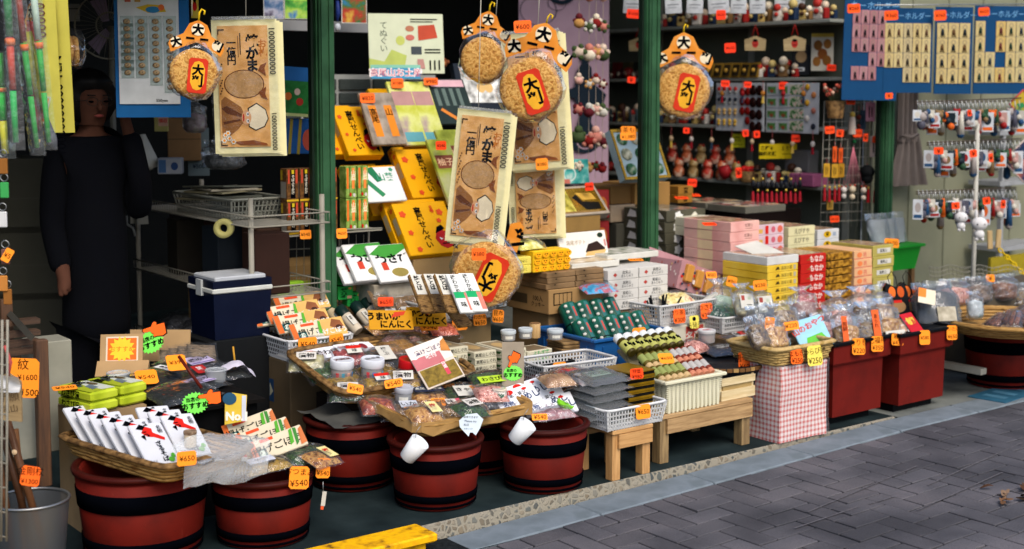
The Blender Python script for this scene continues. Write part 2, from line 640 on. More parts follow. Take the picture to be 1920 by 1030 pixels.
def brick_mesh(lx, ly, seed):
 q = MB()
 c = 0.0022
 j = 0.0015 * seed
 q.rbox((0, 0, -0.02), (lx - 0.007, ly - 0.007 - j, 0.04), BRICK, c)
 return q.mesh('brick')
bm_ = {(d, s): brick_mesh(*((0.2, 0.1), (0.1, 0.2), (0.1, 0.1))[d], s) for d in (0, 1, 2) for s in (0, 1)}
slots = []
# 90 degree herringbone on a 0.1 m grid
for i in range(-10, 120):
 for j in range(-30, 42):
  k = (i - j) % 4
  if k == 0:
   cx, cy, d = (i + 1) * 0.1, (j + 0.5) * 0.1, 0
  elif k == 3:
   cx, cy, d = (i + 0.5) * 0.1, (j + 1) * 0.1, 1
  else:
   continue
  cy += YK0 - 3.8
  if d == 1 and abs(cy - YK0) < 0.01:
   cy -= 0.05
   d = 2
  if cy + (0.1 if d == 1 else 0.05) > YK0 + 0.001 or cy < 1.0 or cx < 1.0 or cx > 9.5:
   continue
  p = Vector((cx, cy, street_z(cx)))
  rel = p - CAM
  dd = rel.dot(FWD)
  if dd < 1:
   continue
  sx_ = 960 + FPX * rel.dot(RGT) / dd
  sy_ = PCY - FPX * rel.dot(UPV) / dd
  seen = -60 < sx_ < 1980 and 0 < sy_ < 1080
  slots.append((not seen, dd, cx, cy, d))
slots.sort()
rest = MB()
for n_, (hid, dd, cx, cy, d) in enumerate(slots):
 tilt = (math.degrees(math.atan(-SLOPE)) if 2.9 < cx < 5.2 else 0)
 dz = rnd.uniform(-0.002, 0.0015)
 if n_ < 300 and not hid:
  o = obj('brick', bm_[(d, rnd.randint(0, 1))], street, (cx + rnd.uniform(-.0012, .0012), cy, street_z(cx) + dz), (rnd.uniform(-.6, .6), tilt + rnd.uniform(-.6, .6), rnd.uniform(-.5, .5)))
 else:
  lx, ly = ((0.193, 0.093), (0.093, 0.193), (0.093, 0.093))[d]
  rest.box((cx, cy, street_z(cx) - 0.02 + dz), (lx, ly, 0.04), BRICK)
o = obj('brick_field', rest, street)
o['kind'] = 'stuff'
# pale scratch lines and fallen leaves on the paving
for k, (xa, ya, xb, yb) in enumerate(((1515, 948, 1720, 870), (1490, 976, 1610, 940), (1740, 904, 1915, 832), (1720, 948, 1880, 884), (1630, 936, 1680, 922))):
 A, B = onz(xa, ya, .05), onz(xb, yb, .05)
 u_ = (B - A).normalized() * 1.0
 n_ = Vector((-u_.y, u_.x, 0)) * .0035
 q = MB()
 za, zb_ = street_z(A.x) + .004, street_z(B.x) + .004
 q.quad((A.x - n_.x, A.y - n_.y, za), (B.x - n_.x, B.y - n_.y, zb_), (B.x + n_.x, B.y + n_.y, zb_), (A.x + n_.x, A.y + n_.y, za), P('#5c5a5e', .9, .4, 60))
 obj('scratch_mark', q, street)
for k in range(16):
 p_ = onz(1850 + (k * 37) % 75, 912 + (k * 23) % 30, .05)
 q = MB()
 q.sheet(3, 2, lambda u, v: ((u - .5) * .05, (v - .5) * .022 * math.sin(3.14 * (u * .8 + .1)), .006 * math.sin(u * 4 + k)), P(('#4a3222', '#6a4c34', '#33261c', '#7c6450')[k % 4], .8))
 tag(obj('fallen_leaf', q, None, (p_.x, p_.y, street_z(p_.x) + .012), (rnd.uniform(-20, 20), rnd.uniform(-20, 20), rnd.uniform(0, 360))), 'dry brown leaf in the small litter patch on the paving', 'leaf', 'dry leaves on the paving')
# kerb slabs
KERB = MIX(['#5c656b', '#667077', '#6e7880', '#626c72'], 6, 0.85, 0.25, 8)
kerb = MB()
kerb.quad((-3, YK0, -0.03), (14, YK0, 0.05), (14, YK1, 0.05), (-3, YK1, -0.03), MORTAR)
kb = struct('kerb', kerb)
x = 0.9
while x < 9.5:
 L = 0.6
 q = MB()
 q.rbox((0, 0, -0.03), (L - 0.005, YK1 - YK0 - 0.004, 0.06), KERB, 0.005)
 obj('kerb_slab', q, kb, (x + L / 2, (YK0 + YK1) / 2, street_z(x + L / 2) + 0.003), (0, math.degrees(math.atan(-SLOPE)) if 2.7 < x + L / 2 < 5.2 else 0, 0))
 x += L
# pebble-dash step under the shop floor
AGG = None
def agg_mat():
 m, nt, b = _new('exposed_aggregate')
 tc = nt.nodes.new('ShaderNodeTexCoord')
 v = nt.nodes.new('ShaderNodeTexVoronoi')
 v.inputs['Scale'].default_value = 40
 v.inputs['Randomness'].default_value = 1
 nt.links.new(tc.outputs['Object'], v.inputs['Vector'])
 v2 = nt.nodes.new('ShaderNodeTexVoronoi')
 v2.feature = 'DISTANCE_TO_EDGE'
 v2.inputs['Scale'].default_value = 40
 nt.links.new(tc.outputs['Object'], v2.inputs['Vector'])
 sep = nt.nodes.new('ShaderNodeSeparateColor')
 nt.links.new(v.outputs['Color'], sep.inputs[0])
 r1 = _ramp(nt, sep.outputs[0], [(0.0, '#3c4446'), (0.25, '#6f6452'), (0.5, '#8d8677'), (0.75, '#4e5350'), (1, '#857e70')])
 r2 = _ramp(nt, v2.outputs['Distance'], [(0.10, (0, 0, 0)), (0.2, (1, 1, 1))])
 mx = nt.nodes.new('ShaderNodeMix')
 mx.data_type = 'RGBA'
 nt.links.new(r2.outputs[0], mx.inputs[0])
 mx.inputs[6].default_value = hexlin('#857f70')
 nt.links.new(r1.outputs[0], mx.inputs[7])
 nt.links.new(mx.outputs[2], b.inputs['Base Color'])
 b.inputs['Roughness'].default_value = 0.85
 _bump(nt, b, r2.outputs[0], 0.6, 0.004)
 return m
AGG = agg_mat()
g = MB()
n = 60
for i in range(n):
 a, b = -3 + 8.6 * i / n, -3 + 8.6 * (i + 1) / n
 jz = 0.0
 g.quad((a, YK1, -0.06), (b, YK1, -0.06), (b, YK1 + 0.02, FLOOR - 0.004), (a, YK1 + 0.02, FLOOR - 0.004), AGG)
 g.quad((a, YK1 + 0.02, FLOOR - 0.004), (b, YK1 + 0.02, FLOOR - 0.004), (b, YK1 + 0.03, FLOOR), (a, YK1 + 0.03, FLOOR), AGG)
struct('aggregate_step', g)
# shop floor
g = MB()
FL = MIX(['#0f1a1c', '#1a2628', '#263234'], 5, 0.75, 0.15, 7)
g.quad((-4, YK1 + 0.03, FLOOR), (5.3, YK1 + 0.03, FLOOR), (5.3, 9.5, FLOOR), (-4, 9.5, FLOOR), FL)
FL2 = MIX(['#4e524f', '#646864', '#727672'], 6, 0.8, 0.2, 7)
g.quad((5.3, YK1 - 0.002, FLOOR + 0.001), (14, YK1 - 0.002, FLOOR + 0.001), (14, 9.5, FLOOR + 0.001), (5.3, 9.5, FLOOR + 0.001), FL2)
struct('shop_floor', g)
# yellow painted ramp board in front of the step
YEL = MIX(['#6a4814', '#c08c10', '#dca40c', '#e8b00c', '#dca010'], 18, 0.6, 0.4, 8, spread=(0.3, 0.62))
t = thing('yellow_step_edge', 'worn yellow painted step edge on the pavement beside the grey kerb', 'step', (2.585, YK0 + 0.13, 0.0), (0, 0, 0))
g = MB()
g.rbox((-0.9, 0.0, 0.05), (1.83, 0.14, 0.03), YEL, 0.006)
obj('tread', g, t)
g = MB()
g.box((-0.915, 0.01, -0.0), (1.79, 0.105, 0.058), YEL)
obj('riser', g, t)
# walls, ceiling, unseen low slab added to darken the left
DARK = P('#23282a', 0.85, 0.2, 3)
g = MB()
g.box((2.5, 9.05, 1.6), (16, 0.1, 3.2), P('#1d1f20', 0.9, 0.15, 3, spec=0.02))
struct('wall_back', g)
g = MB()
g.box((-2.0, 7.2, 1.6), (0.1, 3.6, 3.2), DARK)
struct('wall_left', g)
g = MB()
g.box((3.5, 7.35, 3.06), (11, 3.4, 0.08), P('#6a6a66', 0.9, 0.1, 3))
g.box((0.55, 5.75, 2.1), (4.8, 1.7, 0.06), P('#3a3c3a', 0.9, 0.1, 3))  # unseen low slab, added to keep sky light off the left interior
struct('ceiling_with_shade_slab', g)
# corrugated pale wall on the right of the last post
g = MB()
PAN = P('#7c7d68', 0.6, 0.12, 4)
g.box((8.2, 5.50, 1.5), (2.36, 0.04, 3.0), PAN)
pw = struct('wall_right', g)
for k in range(6):
 q = MB()
 q.rbox((0, 0, 0), (0.375, 0.02, 2.6), PAN, 0.006)
 obj('wall_panel', q, pw, (7.22 + 0.385 * k, 5.47, 1.36))
# side partition that carries the souvenir shelves
g = MB()
g.box((7.02, 7.3, 1.5), (0.06, 3.5, 3.0), P('#565a50', 0.8, 0.15, 3))
struct('wall_partition', g)
# green posts
GRN = WORN('#30583a', '#1e3c26', '#527054', .5, 40)
for px_, nm in ((3.02, 'dark green steel post beside the cooler, leftmost of three'), (4.99, 'dark green steel post between round cracker and grey box stack'), (6.98, 'dark green steel post at the pale panelled wall, rightmost of three')):
 t = thing('shop_post', nm, 'post', (px_, 5.32, FLOOR), group='green posts of the shop front')
 g = MB()
 g.rbox((0, 0, 1.36), (0.075, 0.075, 2.7), GRN, 0.006)
 obj('column', g, t)
 g = MB()
 for dx in (-0.026, 0.012):
  g.box((dx, -0.0405, 1.36), (0.012, 0.007, 2.7), GRN)
 g.box((-0.0405, 0.0, 1.36), (0.007, 0.03, 2.7), GRN)
 obj('door_track', g, t)
 g = MB()
 g.box((-0.052, 0.02, 1.36), (0.012, 0.03, 2.7), P('#16241b', 0.5))
 obj('seal_strip', g, t)
# ============================================================ red tubs, stool, bench, planters
TUB = WORN('#621208', '#460c06', '#803426', .7)
TUBRIM = P('#380c07', 0.5, 0.25, 9)
BAND = P('#040509', 0.8, 0.2, 10, spec=0.0)
def tub(label, loc, r1, r0, h, rz=0):
 t = thing('red_tub', label, 'tub', loc, (0, 0, rz), 'red tubs with black hoops')
 def rad(z):
  return r0 + (r1 - r0) * (z / h)
 g = MB()
 g.lathe([(r0 - 0.012, 0), (r0, 0.008), (rad(h - 0.03), h - 0.03), (rad(h - 0.03) - 0.008, h - 0.028), (rad(h) - 0.02, h - 0.004), (rad(h) - 0.03, h - 0.02), (r0 - 0.03, 0.04)], TUB, 48, cap=False)
 g.lathe([(0.001, 0.05), (r0 - 0.026, 0.05)], TUB, 48, cap=False)
 body = obj('body', g, t)
 g = MB()
 R1 = rad(h) + 0.006
 g.lathe([(R1 - 0.012, h - 0.02), (R1, h - 0.017), (R1 + 0.003, h - 0.008), (R1, h), (R1 - 0.02, h + 0.001), (R1 - 0.022, h - 0.01)], TUBRIM, 48, cap=False)
 obj('rim', g, t)
 for za, zb in ((0.585, 0.785), (0.13, 0.235), (0.05, 0.08)):
  g = MB()
  a, b = za * h, zb * h
  g.lathe([(rad(a), a - 0.001), (rad(a) + 0.004, a), (rad(b) + 0.004, b), (rad(b), b + 0.001)], BAND, 48, cap=False)
  obj('hoop', g, body)
 return t
tub('large red tub under the basket of white packets, nearest the mesh bin', (1.75, 4.34, FLOOR), 0.222, 0.19, 0.30)
tub('red tub in front with seaweed packets and two yellow-orange ¥540 cards', (2.125, 4.2, FLOOR), 0.175, 0.152, 0.235)
tub('red tub behind, beside the plain cardboard box', (2.71, 4.58, FLOOR), 0.185, 0.155, 0.27)
tub('red tub holding the paper-lined wicker tray with hanging white cup', (2.83, 4.175, FLOOR), 0.175, 0.148, 0.25)
tub('red tub beside the small wooden stool, with white packets on top', (3.285, 4.095, FLOOR), 0.175, 0.148, 0.255)
tub('shadowed red tub half hidden behind two front tubs', (3.22, 4.46, FLOOR), 0.175, 0.148, 0.255)
tub('red tub under the round wicker tray at the right edge', (6.34, 4.06, FLOOR), 0.195, 0.168, 0.32)
# wooden stool
PINE = WOOD('#c79a62', '#9c6f3e', 0)
PINEV = WOOD('#c79a62', '#9c6f3e', 2)
PINED = WOOD('#9c8258', '#5f4a30', 2)
PINEH = WOOD('#b89668', '#7a5c38', 0)
def stool(label, loc, w_, d_, h, leg, m_h, m_v, apron=0.055):
 t = thing('wooden_stool', label, 'stool', loc)
 g = MB()
 g.rbox((w_ / 2, d_ / 2, h - 0.009), (w_ + 0.012, d_ + 0.012, 0.018), m_h, 0.003)
 obj('seat', g, t)
 for x_ in (leg / 2 + .001, w_ - leg / 2 - .001):
  for y_ in (leg / 2 + 0.004, d_ - leg / 2 - .004):
   g = MB()
   g.rbox((x_, y_, (h - 0.018) / 2), (leg, leg, h - 0.018), m_v, 0.002)
   obj('leg', g, t)
 for y_ in (0.0, d_):
  g = MB()
  g.box((w_ / 2 + (leg * .3 if y_ == 0 else 0), y_ + (-0.003 if y_ == 0 else .003), h - 0.019 - apron / 2), (w_ - leg * .6, 0.012, apron), m_h)
  obj('apron', g, t)
 return t
stool('small pine stool holding a white basket, on the aggregate kerb', (3.525, 3.955, FLOOR), 0.205, 0.24, 0.205, 0.042, PINE, PINEV)
stool('long low wooden bench carrying the cream jar basket and wooden box', (3.845, 4.02, FLOOR), 0.54, 0.36, 0.205, 0.05, PINEH, PINED, 0.06)
# gingham wrapped carton
t = thing('gingham_carton', 'carton wrapped in red and white checked cloth under clear plastic', 'carton', (4.485, 3.945, FLOOR))
g = MB()
CHK = GRIDMAT('#d8706a', '#f6eae8', 44, 0.6, thin=0.45)
def wob(p, a=0.006):
 q = noise.noise_vector(Vector(p) * 9)
 return (p[0] + q[0] * a, p[1] + q[1] * a, p[2] + q[2] * a)
def wrapped(g, w_, d_, h, m, a=0.006, n=8):
 g.sheet(n, n, lambda u, v: wob((u * w_, 0, v * h), a), m)
 g.sheet(n, n, lambda u, v: wob((0, d_ * (1 - u), v * h), a), m)
 g.sheet(n, n, lambda u, v: wob((w_, d_ * u, v * h), a), m)
 g.sheet(n, n, lambda u, v: wob((u * w_, v * d_, h), a), m)
wrapped(g, 0.31, 0.24, 0.335, CHK)
obj('cloth_wrap', g, t)
g = MB()
g.box((0.155, 0.12, 0.16), (0.28, 0.21, 0.3), CARD)
obj('carton', g, t)
g = MB()
F3 = CLEAR('#ffffff', 0.02, 0.08, 0.8, 16, .9)
g.at(TR((-0.008, -0.008, 0)))
wrapped(g, 0.326, 0.256, 0.343, F3, 0.009)
obj('plastic_wrap', g, t)
def planter(label, loc):
 t = thing('square_planter', label, 'planter', loc, group='square red planters')
 m = WORN('#64120a', '#520e08', '#7c3428', .7, 22)
 g = MB()
 g.box((0.18, 0.145, 0.172), (0.36, 0.29, 0.262), m, 0.97)
 obj('body', g, t)
 g = MB()
 g.box((0.18, 0.145, 0.338), (0.425, 0.345, 0.085), m, 0.97)
 g.box((0.18, 0.145, 0.294), (0.395, 0.32, 0.012), m)
 obj('collar', g, t)
 g = MB()
 for s in (-1, 1):
  g.rbox((0.18 + s * 0.211, 0.145, 0.386), (0.02, 0.364, 0.018), BLACK, 0.006)
  g.rbox((0.18, 0.145 + s * 0.172, 0.386), (0.402, 0.02, 0.017), BLACK, 0.006)
 g.box((0.18, 0.145, 0.382), (0.40, 0.32, 0.004), BLACK)
 obj('rim', g, t)
 g = MB()
 g.box((0.17, 0.16, 0.028), (0.30, 0.23, 0.056), BLACK)
 obj('base', g, t)
planter('square terracotta-red planter full of cracker bags, beside the gingham carton', (4.905, 4.0, FLOOR))
planter('square terracotta-red planter under orange-eared packs, right of its twin', (5.345, 3.965, FLOOR))
# ============================================================ goods kit
def fb(xl, xr, yb, yt, Y):
 a, b, c = ony(xl, yb, Y), ony(xr, yb, Y), ony(xl, yt, Y)
 return a.x, a.z, b.x - a.x, c.z - a.z
def depth_of(p):
 return (Vector(p) - CAM).dot(FWD)
def price(px, py, wpx, hpx, Y, lines, label, rz=None, rx=-8, ry=0, col=None, ink=None, z=None, name='price_card'):
 """hand written fluorescent card, given by where its centre stands"""
 p = onz(px, py, z) if z is not None else ony(px, py, Y)
 k = depth_of(p) / FPX
 W_, H_ = wpx * k, hpx * k
 if rz is None:
  rz = FACE * 0.75
 if abs(rx) > 45:
  H_ *= 2.6
 g = MB()
 c = min(W_, H_) * 0.12
 pts = [(-W_ / 2 + c, -H_ / 2), (W_ / 2 - c, -H_ / 2), (W_ / 2, -H_ / 2 + c), (W_ / 2, H_ / 2 - c), (W_ / 2 - c, H_ / 2), (-W_ / 2 + c, H_ / 2), (-W_ / 2, H_ / 2 - c), (-W_ / 2, -H_ / 2 + c)]
 g.prism(pts, 0, 0.0012, col or ORANGE)
 ink = ink or INK
 items = []
 n = len(lines)
 for i, s in enumerate(lines):
  y = 1 - (i + 0.5) / n if n > 1 else 0.5
  hh = min(0.72 / n, 0.95 * W_ / H_ / max(1, len(s)) * 1.3)
  if n > 1 and i == n - 1:
   hh *= 1.15
  items.append(('t', s, 0.5 + rnd.uniform(-.02, .02), y + rnd.uniform(-.02, .02), hh, ink, 0.0, rnd.uniform(-4, 6)))
 g.front((-W_ / 2, -0.0003, -H_ / 2), W_, H_, items, 0.0005)
 return solo(name, g, label, 'price card', p, (rx, ry, rz), 'handwritten price cards')
_pouch = {}
def pouch_parts(key, w_, d_, h, food, art, film, seed):
 if key in _pouch:
  return _pouch[key]
 off = Vector((seed * 3.1, seed * 1.7, seed * 0.9))
 def prof(u, v):
  a = (1 - abs(2 * u - 1) ** 3) * (1 - abs(2 * v - 1) ** 3)
  return max(a, 0) ** 0.6
 c = MB()
 def fc(u, v):
  uu, vv = 0.06 + 0.88 * u, 0.08 + 0.84 * v
  n_ = noise.noise(Vector((uu * w_ * 38, vv * d_ * 38, 0)) + off)
  n2 = noise.noise(Vector((uu * w_ * 110, vv * d_ * 110, 5)) + off)
  return ((uu - .5) * w_, (vv - .5) * d_, 0.002 + h * prof(u, v) * (0.72 + 0.28 * n_) + 0.004 * n2 * prof(u, v))
 c.sheet(14, 12, fc, food)
 f = MB()
 def ff(u, v):
  n_ = noise.noise(Vector((u * w_ * 30, v * d_ * 30, 9)) + off)
  e = 0.006 * noise.noise(Vector((u * 9, v * 9, 3)) + off) * (1 - prof(u, v))
  return ((u - .5) * w_, (v - .5) * d_, 0.003 + e + (h + 0.006) * prof(u, v) * (0.92 + 0.22 * n_))
 f.sheet(14, 12, ff, film)
 parts = [('contents', c.mesh('contents')), ('plastic_bag', f.mesh('plastic_bag'))]
 if art:
  s = MB()
  lw, lh, lx, ly, items, base = art
  zt = h * 1.06 + 0.004
  s.box((lx * w_, ly * d_, zt), (lw * w_, lh * d_, 0.001), base)
  s.top((lx * w_ - lw * w_ / 2, ly * d_ - lh * d_ / 2, zt + 0.0006), lw * w_, lh * d_, items)
  parts.append(('sticker', s.mesh('sticker')))
 _pouch[key] = parts
 return parts
def pouch(label, loc, rot, key, w_, d_, h, food, art=None, film=None, seed=1, cat='food bag', group=None, name='food_packet'):
 t = thing(name, label, cat, loc, rot, group)
 for nm, me in pouch_parts(key, w_, d_, h, food, art, film or FILM, seed):
  obj(nm, me, t)
 return t
def slab_mesh(w_, d_, h, m, art=None, side=None, b=0.003, front=None, leftart=None):
 """flat lying packet or box: origin at the centre of its underside"""
 g = MB()
 g.rbox((0, 0, h / 2), (w_, d_, h), m, b)
 if art:
  g.top((-w_ / 2, -d_ / 2, h), w_, d_, art)
 if front:
  g.front((-w_ / 2, -d_ / 2, 0), w_, h, front)
 if leftart:
  g.left((-w_ / 2, d_ / 2, 0), d_, h, leftart)
 return g
def lattice_basket(label, loc, rz, w_, d_, h, m, cell=0.016, bar=0.006, taper=0.9, solid_band=0.0, rim=0.012, cat='basket', group=None, name='plastic_basket', corner=None):
 """origin: front left corner of the rim's footprint at the base level"""
 t = thing(name, label, cat, loc, (0, 0, rz), group)
 ix, iy = w_ * (1 - taper) / 2, d_ * (1 - taper) / 2
 def P3(x, y, z):
  k = z / h
  return (ix + (w_ - 2 * ix) * x - ix * (2 * x - 1) * -1 * 0 + (x - 0.5) * 2 * ix * k, iy + (d_ - 2 * iy) * y + (y - 0.5) * 2 * iy * k, z)
 g = MB()
 th = 0.002
 for side in range(4):
  L_ = w_ if side in (0, 2) else d_
  n_ = max(2, round(L_ / cell))
  nz = max(1, round((h - 0.02) / cell))
  def S(u, z):
   return Vector({0: P3(u, 0, z), 1: P3(1, u, z), 2: P3(1 - u, 1, z), 3: P3(0, 1 - u, z)}[side])
  hb = bar / 2
  for i in range(n_ + 1):
   u = i / n_
   du = hb / L_ * (3 if i in (0, n_) else 1)
   a, b = max(0, u - du), min(1, u + du)
   g.add([S(a, 0), S(b, 0), S(b, h), S(a, h)], [(0, 1, 2, 3)], m)
  for j in range(nz + 1):
   z = 0.004 + (h - 0.012) * j / nz
   zb = z + bar * (1.6 if j in (0, nz) else 0.9)
   g.add([S(0, z), S(1, z), S(1, zb), S(0, zb)], [(0, 1, 2, 3)], m)
 obj('lattice', g, t)
 g = MB()
 c = [P3(0, 0, h), P3(1, 0, h), P3(1, 1, h), P3(0, 1, h)]
 r2 = rim / 2
 pts = []
 k = min(0.03, w_ * .15)
 for i in range(4):
  p, q, o_ = Vector(c[i]), Vector(c[(i + 1) % 4]), Vector(c[i - 1])
  for f in (0.0, 0.5, 1.0):
   a = p + (o_ - p).normalized() * k
   b = p + (q - p).normalized() * k
   pts.append(a * (1 - f) ** 2 + p * 2 * f * (1 - f) + b * f * f)
 g.tube(pts, r2, m, 6, True)
 obj('rim', g, t)
 g = MB()
 g.add([P3(0, 0, 0.002), P3(1, 0, 0.002), P3(1, 1, 0.002), P3(0, 1, 0.002)], [(0, 1, 2, 3)], m)
 obj('base', g, t)
 return t
BAMB = MIX(['#6e4a22', '#94703c', '#b08a50', '#7d5a2e'], 30, 0.55, 0.4, 5, stretch=(0.5, 0.5, 4))
BAMB2 = MIX(['#3c2a18', '#6e5230', '#8c6c42'], 40, 0.6, 0.5, 5)
def wicker_tray(label, loc, rot, w_, d_, h, rim_m=None, weave=None, lining=None, rows=5, name='wicker_tray', cat='tray'):
 """shallow rectangular basket, origin at front left base corner"""
 t = thing(name, label, cat, loc, rot)
 weave = weave or BAMB
 g = MB()
 fl = 0.88
 def ring(z, k, o_=0.0, n=9):
  pts = []
  sx, sy = w_ * k, d_ * k
  rr = 0.05
  cx, cy = w_ / 2, d_ / 2
  per = []
  for (ax, ay, bx, by) in ((-1, -1, 1, -1), (1, -1, 1, 1), (1, 1, -1, 1), (-1, 1, -1, -1)):
   for i in range(n):
    f = i / n
    x_, y_ = ax + (bx - ax) * f, ay + (by - ay) * f
    e = (abs(x_) ** 10 + abs(y_) ** 10) ** 0.1
    per.append((cx + x_ / e * sx / 2 * (1.0), cy + y_ / e * sy / 2, z))
  return per
 for j in range(rows):
  z = h * (j + 0.5) / rows
  k = fl + (1 - fl) * z / h
  base = ring(z, k)
  pts = []
  for i, p in enumerate(base):
   a = 0.0022 * (1 if (i + j) % 2 else -1)
   v = Vector((p[0] - w_ / 2, p[1] - d_ / 2, 0)).normalized()
   pts.append((p[0] + v.x * a, p[1] + v.y * a, p[2]))
  g.tube(pts, h / rows * 0.56, weave, 5, True)
 st0, st1 = ring(0, fl, n=7), ring(h, 1.0, n=7)
 for p, q in zip(st0, st1):
  g.tube([p, q], 0.004, weave, 4)
 obj('woven_wall', g, t)
 g = MB()
 g.tube(ring(h + 0.004, 1.0), 0.011, rim_m or BAMB, 7, True)
 g.tube(ring(h + 0.004, 1.035), 0.008, rim_m or BAMB, 7, True)
 obj('rim', g, t)
 g = MB()
 r0 = ring(0.006, fl)
 g.add(r0, [tuple(range(len(r0)))], weave)
 obj('woven_base', g, t)
 if lining:
  g = MB()
  def ln(u, v, s):
   return None
  ro, ri = ring(h + 0.016, 1.06), ring(h * 0.25, 0.9)
  lo = ring(h - 0.022, 1.075)
  n_ = len(ro)
  lo = [(p[0] + rnd.uniform(-.004, .004), p[1] + rnd.uniform(-.004, .004), p[2] + rnd.uniform(-.016, .01)) for p in lo]
  ro = [(p[0] + rnd.uniform(-.003, .003), p[1] + rnd.uniform(-.003, .003), p[2] + rnd.uniform(-.002, .004)) for p in ro]
  vs_ = lo + ro + ri
  g.add(vs_, [(k * n_ + i, k * n_ + (i + 1) % n_, (k + 1) * n_ + (i + 1) % n_, (k + 1) * n_ + i) for k in range(2) for i in range(n_)], lining)
  g.add(ri, [tuple(range(n_))], lining)
  obj('paper_lining', g, t)
 return t
def jar(label, loc, r_, h, lid, body, lid_h=0.018, rot=(0, 0, 0), sticker=None, dots=None, cat='jar', top=None, film=None, group=None, name='plastic_jar'):
 t = thing(name, label, cat, loc, rot, group)
 g = MB()
 g.lathe([(r_ * .88, 0.001), (r_ * .9, 0.004), (r_ * .95, h - lid_h)], film or CLEAR('#eef2f4', 0.3, 0.15, 0.2, 20), 24)
 cont = obj('container', g, t)
 g = MB()
 g.lathe([(r_ * .84, 0.003), (r_ * .88, (h - lid_h) * 0.8)], body, 20)
 obj('contents', g, t)
 g = MB()
 g.lathe([(r_ * .97, h - lid_h), (r_, h - lid_h + .002), (r_, h - .003), (r_ * .96, h), (r_ * .82, h), (r_ * .8, h - .002)], lid, 28)
 if top:
  g.top((-r_ * .7, -r_ * .5, h), r_ * 1.4, r_, top)
 lid_o = obj('lid', g, cont)
 if sticker is not None or dots:
  g = MB()
  for i, m in enumerate(dots or [sticker]):
   a0 = R(-150 + i * 30)
   wd = R(16 if dots else 60)
   z0, z1 = (h - lid_h) * .3, (h - lid_h) * .75
   vs_ = []
   for k in range(4):
    a = a0 + wd * k / 3
    for z in (z0, z1):
     vs_.append((r_ * .957 * math.cos(a), r_ * .957 * math.sin(a), z))
   g.add(vs_, [(2 * k, 2 * k + 2, 2 * k + 3, 2 * k + 1) for k in range(3)], m)
  obj('sticker', g, t)
 return t
HAND_OUT = [(-.5, .02), (-.46, .1), (-.1, .16), (-.02, .3), (.08, .36), (.16, .3), (.14, .2), (.5, .24), (.52, -.22), (.36, -.3), (.1, -.28), (-.02, -.3), (-.06, -.22), (.0, -.18), (-.1, -.14), (-.14, -.06), (-.1, -.03), (-.44, -.04)]
def hand_burst(label, loc, rot, size, txt, up=False, board=None, hand_left=True, dz=(0.3, 0.3), hr=0):
 t = thing('starburst_sign', label, 'sign', loc, rot, 'neon starburst signs with pointing hands')
 g = MB()
 n = 22
 pts = []
 for j in range(2 * n):
  a = math.pi * j / n
  s = size * (0.5 if j % 2 == 0 else 0.42)
  pts.append((s * 1.15 * math.cos(a), s * 0.92 * math.sin(a)))
 g.prism(pts, 0, 0.0015, P('#7cf05a', 0.55, 0.05))
 g.front((-size / 2, -0.0004, -size / 2), size, size, [('t', '当店の', 0.42, 0.66, 0.16, INK, 0.03), ('t', 'おすすめ', 0.5, 0.4, 0.22, INK, 0.04)])
 obj('starburst', g, t)
 g = MB()
 c, s_ = math.cos(R(hr)), math.sin(R(hr))
 k = size * 0.92
 h = [(dz[0] * size + (x * c - z * s_) * k, dz[1] * size + (x * s_ + z * c) * k) for x, z in HAND_OUT]
 hb = [(dz[0] * size + (x * c - z * s_) * k * 1.1, dz[1] * size + (x * s_ + z * c) * k * 1.12) for x, z in HAND_OUT]
 g.prism(hb, -0.0025, -0.0015, INK)
 g.prism(h, -0.004, -0.003, P('#ff6a22', 0.55, 0.05))
 obj('pointing_hand', g, t)
 if board:
  bx, bz, bw, bh, m = board
  g = MB()
  g.box((bx, 0.004, bz), (bw, 0.003, bh), m)
  obj('backing_board', g, t)
 return t
NORI = MIX(['#07090a', '#101613', '#1c2420'], 60, 0.35, 0.6)
HERB = MIX(['#0e1a08', '#24401a', '#3c5c26', '#1a2c10'], 70, 0.5, 0.9)
PICKLE = MIX(['#3a2c08', '#7a5e12', '#a88424', '#55480e'], 55, 0.45, 0.9)
SQUID = MIX(['#5c2e10', '#a06a2c', '#c89850', '#7c4418'], 55, 0.45, 0.9)
PINKF = MIX(['#7c3a30', '#c07868', '#e0a898', '#a85448'], 60, 0.45, 0.9)
DRIED = MIX(['#2c1e10', '#5c4022', '#8a6a3c', '#3c2a14'], 55, 0.5, 0.9)
CRACK = MIX(['#6e3c12', '#a8702c', '#d0a058', '#8a5418'], 45, 0.45, 0.8)
GREY = MIX(['#2a2c30', '#4c4e52', '#74767a'], 40, 0.4, 0.8)
